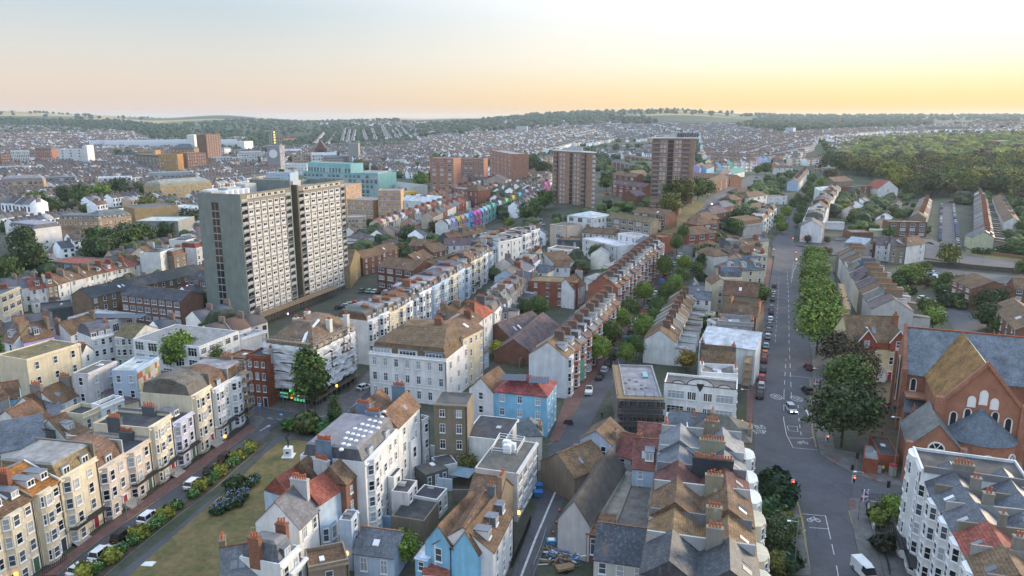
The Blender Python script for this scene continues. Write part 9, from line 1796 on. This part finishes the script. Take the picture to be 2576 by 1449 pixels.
for c,x,y,d in(('b3',313,228,'beside the lamp above the crossroads'),('b3',630,985,'on the railed island')):
 b=MB();art(b);w=WC(c,x,y);r_=ob('artwork_panel',None,None,w,label='multicoloured patchwork panel '+d,cat='panel');ob('panel',b.mesh('panel',['pink_paint','sign_blue','yellow_paint','white_frame','red_paint','black_paint']if(m_simple('pink_paint',(.5,.08,.3),.5)and m_simple('sign_blue',(.02,.25,.62),.5))else[]),r_)
for c,x,y,d in(('e9',92,1255,'on the corner pavement'),('e9',402,1385,'at the garden railing'),('e9',418,1110,'before the green shop window')):
 simple('road_sign',c,x,y,'round blue road sign '+d,'sign',[('post','galvanised',lambda b:b.cyl(0,0,0,3.3,.05,n=6)),('disc','sign_blue',lambda b:b.add([(.45*cos(2*pi*k/16),-.08,3.2+.45*sin(2*pi*k/16))for k in range(16)],[tuple(range(16))])),('arrow','white_frame',lambda b:b.add([(-.3,-.09,3.15),(.05,-.09,3.15),(.05,-.09,3.0),(.32,-.09,3.2),(.05,-.09,3.4),(.05,-.09,3.25),(-.3,-.09,3.25)],[(0,1,5,6),(2,3,4)]))])
simple('statue','b1',215,660,'dark twisted bronze figure on a white plinth in the garden','statue',[('plinth','white_frame',lambda b:(b.box(-1.2,-1.2,0,1.2,1.2,.2),b.box(-.8,-.8,.2,.8,.8,2.0))),('plaque','black_paint',lambda b:b.box(-.3,-.83,.9,.3,-.801,1.3)),('figure','dark_metal',lambda b:(b.tube((0,0,2),(.1,0,3.2),.16,6),b.tube((.1,0,3.2),(-.25,0,4.2),.2,6),b.tube((-.25,0,4.2),(.3,0,4.8),.14,6),b.tube((-.1,0,4),(-.7,0,4.7),.1,5),b.tube((.3,0,4.8),(.25,0,5.1),.18,6)))])
SHR=[crown(80+k,1500,'round',.42,H=2.0,R=1.3,base=.02,ncl=40)for k in range(2)]
def shrub(x,y,s,lab,col,group=None,name='shrub',tpl=SHR):
 r_=ob(name,None,None,(x,y,T(x,y)),random.uniform(0,6),label=lab,cat='shrub' if name=='shrub' else 'flowers',group=group)
 ob('foliage',random.choice(tpl),r_,sc=s,col=jit(col,.1));b=MB();b.cyl(0,0,-.1,.5,.08,n=5);ob('stem',cached('stem',lambda:b.mesh('stem',['bark'])),r_,sc=s);return r_
for i,(x,y)in enumerate(((560,1449),(735,1350),(918,1200),(1090,1070),(1322,885),(1450,780),(1568,685),(1650,625))):
 w=WC('b0',x,y);shrub(w[0],w[1],.98,f"yellow-green spiky shrub, {ORD[i]} from the near end of the garden bed",(.19,.20,.035),'yellow-green shrubs in the garden bed')
fl=MB()
def blossom(x,y,r,n,mat):
 b=MB()
 for k in range(n):
  a=random.uniform(0,6.28);q=r*sqrt(random.random());z=.9-.5*(q/r)**2+random.uniform(-.1,.15);b.cyl(x+q*cos(a)*.0+q*cos(a),y+q*sin(a),z,z+.1,.10,.06,6)
 return b
for i,(x,y,m)in enumerate(((640,1415,'w'),(800,1290,'b'),(880,1240,'w'),(1010,1140,'g'),(1060,1100,'w'),(1165,1005,'w'),(1270,930,'w'),(1380,845,'b'),(1420,800,'b'),(1510,735,'w'),(1550,705,'w'),(1620,650,'b'))):
 w=WC('b0',x,y);r_=shrub(w[0],w[1],.72,f"{ {'w': 'white', 'b': 'blue', 'g': 'pale green'}[m] } hydrangea clump, {ORD[i]} along the garden bed",(.06,.13,.03),'hydrangeas in the garden bed','hydrangea')
 b=blossom(0,0,.95,30,m);ob('blossoms',b.mesh('blossoms',[{'w':'bloom_white','b':'bloom_blue','g':'bloom_white'}[m]]if(m_simple('bloom_white',(.6,.65,.45),.8)and m_simple('bloom_blue',(.24,.29,.50),.8))else[]),r_,(0,0,.55))
for i,(x,y,s,k)in enumerate(((1560,890,1.35,'m'),(1500,1005,.8,'f'),(1430,1040,.75,'f'),(1560,985,.8,'f'),(1640,865,.85,'f'),(1600,935,.75,'f'),(1680,835,.8,'f'),(1460,1000,.7,'f'),(1530,950,.7,'f'))):
 w=WC('b0',x,y);r_=shrub(w[0],w[1],s,'dark palm-like shrub in the island bed of the lawn' if k=='m' else f"blue flowering clump, {ORD[i]} in the island bed of the lawn",(.045,.075,.03),name='shrub' if k=='m' else 'hydrangea')
 if k=='f':ob('blossoms',blossom(0,0,1.2,24,'b').mesh('blossoms',['bloom_blue']),r_,(0,0,.9))
for(c,x,y,s,cl_,lab)in(('b1',225,490,1.2,(.06,.13,.03),'round green bush left of the garden gate'),('b1',345,500,2.0,(.07,.09,.03),'brownish green bush by the upper garden railing'),('b1',400,505,1.2,(.05,.12,.03),'bright bush right of the brownish one'),('b1',455,520,1.5,(.04,.10,.03),'bush at the right end of the upper garden'),('b3',40,920,2.2,(.02,.045,.02),'dark clipped hedge at the left corner of the crossroads'),('b3',85,975,1.8,(.02,.045,.02),'second dark hedge at the left corner of the crossroads'),('b3',20,1080,1.8,(.04,.08,.03),'green shrub in the bow-front gardens'),('b3',85,1110,1.2,(.16,.15,.02),'yellow flowering shrub in the bow-front gardens'),('b3',20,1190,1.4,(.06,.07,.02),'olive shrub in the bow-front gardens'),('b3',110,1400,1.6,(.03,.06,.03),'dark shrub by the pavement in the bow-front gardens'),('b3',725,1100,1.3,(.10,.13,.03),'light shrub by the front wall, lower right'),('b3',760,1280,1.3,(.03,.035,.02),'dark low planting in the round bed'),('b3',900,1260,1.5,(.04,.07,.03),'shrub against the white regency terrace'),('b3',940,1290,1.0,(.25,.10,.04),'orange-tipped plant against the white regency terrace')):
 w=WC(c,x,y);shrub(w[0],w[1],s,lab,cl_)
for k in range(60):
 c,x,y=random.choice((('m3',random.uniform(1000,1350),random.uniform(620,900)),('m3',random.uniform(1380,1600),random.uniform(720,860)),('e4',random.uniform(560,740),random.uniform(1050,1400)),('m2',random.uniform(1520,1640),random.uniform(400,700)),('v',random.uniform(1740,1860),random.uniform(560,640)),('m3',random.uniform(1640,2080),random.uniform(390,420))))
 w=WC(c,x,y)
 if free(w[0],w[1],1):shrub(w[0],w[1],random.uniform(1,2.2),'green garden shrub in the back gardens on the right',random.choice(((.05,.09,.03),(.03,.055,.02),(.08,.11,.03))),'garden shrubs on the right')
railing('railing',[(260,1415),(440,1345),(700,1330),(960,1352),(1230,1395)],1.1,'e9',.04,.3,label='black iron railing at the top of the garden')
railing('railing',[(650,945),(905,965)],1.1,'b3',.1,.3,label='black railing along the side road of the crossroads')
railing('railing',[(700,1150),(930,1200)],1.1,'b3',.1,.3,label='iron railing between the white terrace front gardens')
railing('railing',[(640,985),(740,1180),(800,1449)],1.1,'b3',.1,.5,label='dark fence along the near right pavement')
railing('site_fence',[(225,1200),(190,1320),(140,1449)],2.0,'b2',.02,.5,label='steel mesh fence round the builders yard',mat='galvanised',cat='fence')
railing('railing',[(120,1100),(75,1220),(0,1390)],1.6,'b2',.02,.18,label='black slatted fence of the restaurant terrace',bar=.06)
railing('railing',[(2445,636),(2520,646),(2640,664)],1.8,'v',.3,.5,label='timber fence along the upper side of the lower right road',mat='timber',cat='fence',bar=.22)
railing('railing',[(170,962),(105,960),(0,955)],1.0,'b3',.1,.4,label='pale fence of the bow-front gardens',mat='timber')
def wall_line(c,pts,h,mat,col,lab,t=.25):
 P=[WC(c,x,y)for x,y in pts]
 root=ob('garden_wall',None,None,(0,0,0),label=lab,cat='wall')
 for p,q in zip(P[:-1],P[1:]):
  L=sqrt((q[0]-p[0])**2+(q[1]-p[1])**2);b=MB();b.box(0,0,-1,L,t,h);ob('wall_panel',b.mesh('wall_panel',[mat]),root,(p[0],p[1],min(p[2],q[2])),atan2(q[1]-p[1],q[0]-p[0]),col=col)
for a in(('b1',[(1130,655),(1330,690),(1360,730)],2.4,'stucco',(.55,.62,.68),'pale blue yard wall beside the restaurant'),('b1',[(725,1130),(890,1150)],2.6,'stucco',(.28,.42,.58),'sky blue yard wall'),('b1',[(1105,870),(1290,890)],2.4,'stucco',(.5,.62,.75),'white-blue yard wall before the dark roofs'),('b1',[(1290,960),(1420,960)],2.4,'stucco',(.2,.19,.16),'grey flint yard wall'),('b3',[(650,1000),(690,1150)],1.0,'stucco',(.5,.52,.5),'pale front garden wall at the crossroads'),('b3',[(665,995),(900,1030)],1.2,'stucco',(.3,.3,.26),'low wall behind the side road railing'),('m3',[(1290,505),(1700,540),(2087,575)],2.2,'brick',(.10,.085,.07),'long dark retaining wall between the two right roads'),('m3',[(225,352),(380,380),(480,385),(520,370)],1.2,'brick',(.20,.08,.06),'curved brick planter before the blue-grey wall'),('e3',[(280,1010),(430,880)],2.5,'stucco',(.25,.22,.18),'wall of the lane below the low hall'),('e4',[(600,1165),(745,1200)],2.2,'stucco',(.55,.52,.42),'cream back garden wall'),('e2',[(1760,760),(1980,560)],2.5,'stucco',(.5,.45,.4),'arched lane wall beside the yellow-green tree')):wall_line(*a)
bld('b3',(628,672),(728,690),3,7,None,roof='f',wall='r',rc='l',fl=1,nc=0,chim=0,door=False,cornice=False,parapet=.1,label='low red brick toilets with pale grey roof beside the church')
bld('b3',(732,655),(862,668),3.4,9,None,roof='f',wall='r',rc='k',fl=1,nc=0,chim=0,door=False,cornice=False,parapet=.3,label='low red brick block with black roof openings beside the church')
def on_roof(c,x,y,h,fn,name,lab,cat,mat,col=None,rz=0):
 w=WC(c,x,y,h);root=ob(name,None,None,(w[0],w[1],w[2]+h),rz,label=lab,cat=cat);b=MB();fn(b);ob('casing',b.mesh('casing',[mat]),root,col=col);return root
for x,y,d in((790,850,'rear'),(800,905,'front'),(855,880,'right')):on_roof('eA',x,y,9.0,lambda b:(b.box(-.7,-.5,0,.7,.5,1.5),b.cyl(0,0,1.5,1.6,.4,n=10)),'air_unit',d+' white air conditioning unit on the office roof','air unit','white_frame',rz=-.3)
_g=[(600,905),(700,720),(1020,770),(920,940)];Pg=[WC('eA',x,y,9)[:2]for x,y in _g];b=MB()
for i in range(4):
 p,q=Pg[i],Pg[(i+1)%4];b.tube((p[0],p[1],10.0),(q[0],q[1],10.0),.06,5);b.tube((p[0],p[1],8.95),(p[0],p[1],10.05),.06,5);b.tube((p[0],p[1],9.5),(q[0],q[1],9.5),.05,5)
ob('guard_rail',b.mesh('guard_rail',['white_frame']),label='white guard rail round the air units on the office roof',cat='railing')
def panels(c,x,y,h,nx,nz,rz,lab,tilt=.5,w=1.0,hh=1.6,mat='glass_mid'):
 p=WC(c,x,y,h);root=ob('solar_array',None,None,(p[0],p[1],p[2]+h),rz,label=lab,cat='solar panels')
 b=MB();b.box(0,0,0,w*.95,hh*.95,.06);me=b.mesh('solar_panel',['solar'])
 for i in range(nx):
  for j in range(nz):o=ob('solar_panel',me,root,(i*w,j*hh*cos(tilt),j*hh*sin(tilt)));o.rotation_euler=(tilt,0,0)
m_simple('solar',(.018,.028,.06),.25,.6)
panels('e3',62,1150,12.2,9,3,-.08,'dark solar panels left of the chimney on the sky blue building',.12,.62,1.05);panels('e3',385,1180,12.2,7,3,-.08,'dark solar panels right of the chimney on the sky blue building',.12,.62,1.05)
panels('m0',640,935,5.6,12,3,.0,'flat blue solar panels on the low pale roof',.05,1.7);panels('e4',1075,480,12,5,1,0,'black solar panels on the cream villa roof',.5,1.6)
k=0
for i in range(6):
 for j in range(4):
  w=WC('b1',560+i*48+j*14,590-i*28-j*36+20,17);k+=1
  o=ob('rooflight',None,None,(w[0],w[1],16.75),label=f"white domed rooflight, {ORD[k - 1]} on the flat roof of the tall white flats",cat='rooflight',group='domed rooflights');b=MB();b.cyl(0,0,0,.2,.4,.38,10);b.cyl(0,0,.2,.36,.38,.12,10);ob('dome',cached('dome',lambda:b.mesh('dome',['white_frame'])),o)
def letters(s,P,rz,size,mat,par=None,nm='lettering',**k):
 o=text_obj(nm,s,par,P,(pi/2,0,rz),size,mat,**k);dg=bpy.context.evaluated_depsgraph_get();me=bpy.data.meshes.new_from_object(o.evaluated_get(dg));cu=o.data;n=ob(nm,me,par,P);n.rotation_euler=(pi/2,0,rz)
 for q,v_ in k.items():n[{'label':'label','cat':'category'}[q]]=v_
 bpy.data.objects.remove(o);bpy.data.curves.remove(cu);return n
_o=[o for o in bpy.data.objects if o.name.startswith('sign_lettering')][0];_par=_o.parent;_l=tuple(_o.location);bpy.data.objects.remove(_o)
letters('Bayleaf',_l,0,1.25,'green_sign',_par,'sign_lettering')
A=WC('eA',310,395,3.4);B=WC('eA',590,420,3.4);rz,L=frame_at(A,B);b=MB();b.box(0,-.35,-.5,L,-.003,.5)
sg=ob('shop_sign',None,None,(A[0],A[1],3.4),rz,label='cream shop fascia lettered Anatella in green',cat='sign');ob('fascia',b.mesh('fascia',['trim']),sg);letters('Anatella',(L*.5,-.4,-.3),0,.85,'green_letters',sg)
simple('trailer','b2',345,1415,'small flat trailer with two wheels in the builders yard','trailer',[('bed','timber',lambda b:b.box(-1.3,-.7,.5,1.3,.7,.9)),('wheel','tyre',lambda b:(b.box(-.3,-.85,0,.3,-.7,.6),b.box(-.3,.7,0,.3,.85,.6))),('drawbar','galvanised',lambda b:b.tube((1.3,0,.55),(2.6,0,.5),.05,5))],rz=.3)
b=MB();r_=random.Random(5)
for k in range(170):
 w=WC('b2',230+220*r_.random(),1280+110*r_.random());a=r_.uniform(0,3.1);z=r_.uniform(.05,1.2);L=r_.uniform(.6,2.2);b.m.append;n0=len(b.f);b.tube((w[0],w[1],z),(w[0]+L*cos(a),w[1]+L*sin(a),z+r_.uniform(-.3,.3)),r_.uniform(.05,.14),4,r_.choice((0,0,0,1,2,3)))
ob('rubble_heap',b.mesh('rubble_heap',['timber','lead','sign_blue','white_frame']),kind='stuff')
simple('paper_sheet','b0',975,1368,'crumpled pale sheet lying on the dry lawn','sheet',[('sheet','white_frame',lambda b:b.hexa([(-1,-.5,.03),(.9,-.7,.03),(1.1,.5,.03),(-.8,.6,.03),(-.7,-.3,.25),(.6,-.4,.18),(.8,.3,.3),(-.5,.4,.15)]))])
simple('gazebo','eA',240,1290,'grey square garden canopy in the restaurant yard','canopy',[('canopy','paint',lambda b:(b.tri((-2,-2,2.3),(2,-2,2.3),(0,0,3.1)),b.tri((2,-2,2.3),(2,2,2.3),(0,0,3.1)),b.tri((2,2,2.3),(-2,2,2.3),(0,0,3.1)),b.tri((-2,2,2.3),(-2,-2,2.3),(0,0,3.1))),(.16,.24,.30)),('post','dark_metal',lambda b:[b.box(x*1.9-.05,y*1.9-.05,0,x*1.9+.05,y*1.9+.05,2.3)for x in(-1,1)for y in(-1,1)])],rz=-.35)
for c,x,y,h,m,lab in(('b0',875,385,3.0,'amber_light','amber lantern on the wall by the maroon roof'),('b0',1478,530,3.0,'amber_light','orange-lit box sign before the white end house'),('b0',105,1438,2.5,'amber_light','warm door lantern at the bottom left'),('b1',595,1300,3.0,'glass_lit','lit window on the pale blue back wall'),('e3',312,780,3.0,'amber_light','lit lamp on the low hall'),('e3',625,590,3.0,'amber_light','second lit lamp on the low hall'),('eB',1705,1120,5.5,'amber_light','amber lamp beside the art deco block'),('e8',820,1218,3,'pink_light','bright pinkish work light at the tower foot'),('m0',1525,675,5,'pink_light','pinkish lamp between the brick flats'),('m0',1670,745,3,'amber_light','amber lamp by the tower entrance'),('e9',1180,790,4,'amber_light','amber work light in the scaffold'),('b2',0,1100,4,'pink_light','pink neon on the restaurant front'),('b2',45,1030,5,'amber_light','oval glowing pub sign'),('m3',232,455,1.6,'amber_light','yellow lit bollard on the far junction island'),('b1',1555,1412,3,'amber_light','lamp on the corner of the sky blue house')):
 w=WC(c,x,y,h);b=MB();b.box(-.22,-.15,-.28,.22,.15,.28);ob('wall_lamp',b.mesh('wall_lamp',[m]),None,(w[0],w[1],w[2]+h),label=lab,cat='lamp')
def person(c,x,y,top,legs,lab,sit=False,rz=0,hair=(.03,.02,.015)):
 w=WC(c,x,y);root=ob('person',None,None,(w[0],w[1],w[2]+.05),rz,label=lab,cat='person')
 kz=.45 if sit else.9;dz=kz-.9
 vs=[(0,0,.95+dz),(0,0,1.2+dz),(0,0,1.42+dz),(0,0,1.53+dz),(0,.01,1.68+dz),(-.19,0,1.40+dz),(-.26,.03,1.12+dz),(-.22,-.12,.90+dz),(.19,0,1.40+dz),(.26,.03,1.12+dz),(.22,-.12,.90+dz),(-.10,0,.88+dz),(-.11,-.05 if not sit else -.45,.48 if not sit else.48),(-.11,.08 if not sit else -.45,.07),(-.11,-.10 if not sit else -.6,.04),(.10,0,.88+dz),(.12,-.16 if not sit else -.45,.50),(.12,-.20 if not sit else -.42,.07),(.12,-.36 if not sit else -.58,.04)]
 es=[(0,1),(1,2),(2,3),(3,4),(2,5),(5,6),(6,7),(2,8),(8,9),(9,10),(0,11),(11,12),(12,13),(13,14),(0,15),(15,16),(16,17),(17,18)]
 rr=[.15,.14,.15,.055,.10,.07,.05,.038,.07,.05,.038,.09,.065,.045,.04,.09,.065,.045,.04]
 me=bpy.data.meshes.new('body');me.from_pydata(vs,es,[]);me.materials.append(MATS['paint'])
 o=bpy.data.objects.new('tmp',me);COL.objects.link(o);o.modifiers.new('s','SKIN');sv=me.skin_vertices[0].data
 for i,r in enumerate(rr):sv[i].radius=(r,r)
 sv[0].use_root=True;o.modifiers.new('b','SUBSURF').levels=1
 m2=bpy.data.meshes.new_from_object(o.evaluated_get(bpy.context.evaluated_depsgraph_get()));bpy.data.objects.remove(o)
 while len(m2.materials):m2.materials.pop()
 for m in('cloth_top','cloth_legs','skin'):m2.materials.append(MATS[m])
 for p in m2.polygons:z=p.center.z-dz;ax=abs(p.center.x);p.material_index=2 if z>1.5 or(ax>.16 and z<1.0 and z>.8 and not sit)else 1 if z<.92 else 0
 ob('body',m2,root,col=top);b=MB();b.cyl(0,.02,1.68+dz,1.80+dz,.10,.05,8);ob('hair',b.mesh('hair',['black_paint']),root)
for n_,c_ in(('cloth_legs',(.03,.035,.05)),('skin',(.42,.26,.18))):m_simple(n_,c_,.8)
s_=NT('cloth_top');s_.fin(ocol(s_),.8)
for a in(('b2',590,415,(.015,.015,.02),0,'person in black standing by the dark scaffolding'),('eA',1420,1035,(.35,.08,.06),0,'person in red walking with a stroller shape at the kerb'),('eA',1385,1020,(.03,.03,.035),0,'person in black beside the one in red'),('b3',8,862,(.05,.06,.05),0,'person on the pavement by the dark hedge'),('b3',752,770,(.55,.55,.1),0,'person in yellow beside the utility cabinet')):person(*a)
for a in(('e9',615,1440,(.02,.02,.03),0,'person in dark clothes sitting at the top of the garden',True),('e9',245,1425,(.1,.12,.2),0,'person in blue sitting by the garden gate',True)):person(*a)
print('street',round(time.time()-_T0,1),len(bpy.data.objects))
# ------------------------------------------------------------------ the evening air
hm=bpy.data.materials.new('haze');hm.use_nodes=True;hm.node_tree.nodes.clear();MATS['haze']=hm
_o=hm.node_tree.nodes.new('ShaderNodeOutputMaterial');_v=hm.node_tree.nodes.new('ShaderNodeVolumePrincipled')
_v.inputs['Color'].default_value=(.74,.87,1.0,1);_v.inputs['Density'].default_value=.000055;_v.inputs['Anisotropy'].default_value=.3
hm.node_tree.links.new(_v.outputs[0],_o.inputs['Volume'])
b=MB();b.box(-14500,-300,-140,14500,15500,175)
ob('haze',b.mesh('haze',['haze']),kind='stuff')
print('done',round(time.time()-_T0,1),len(bpy.data.objects))
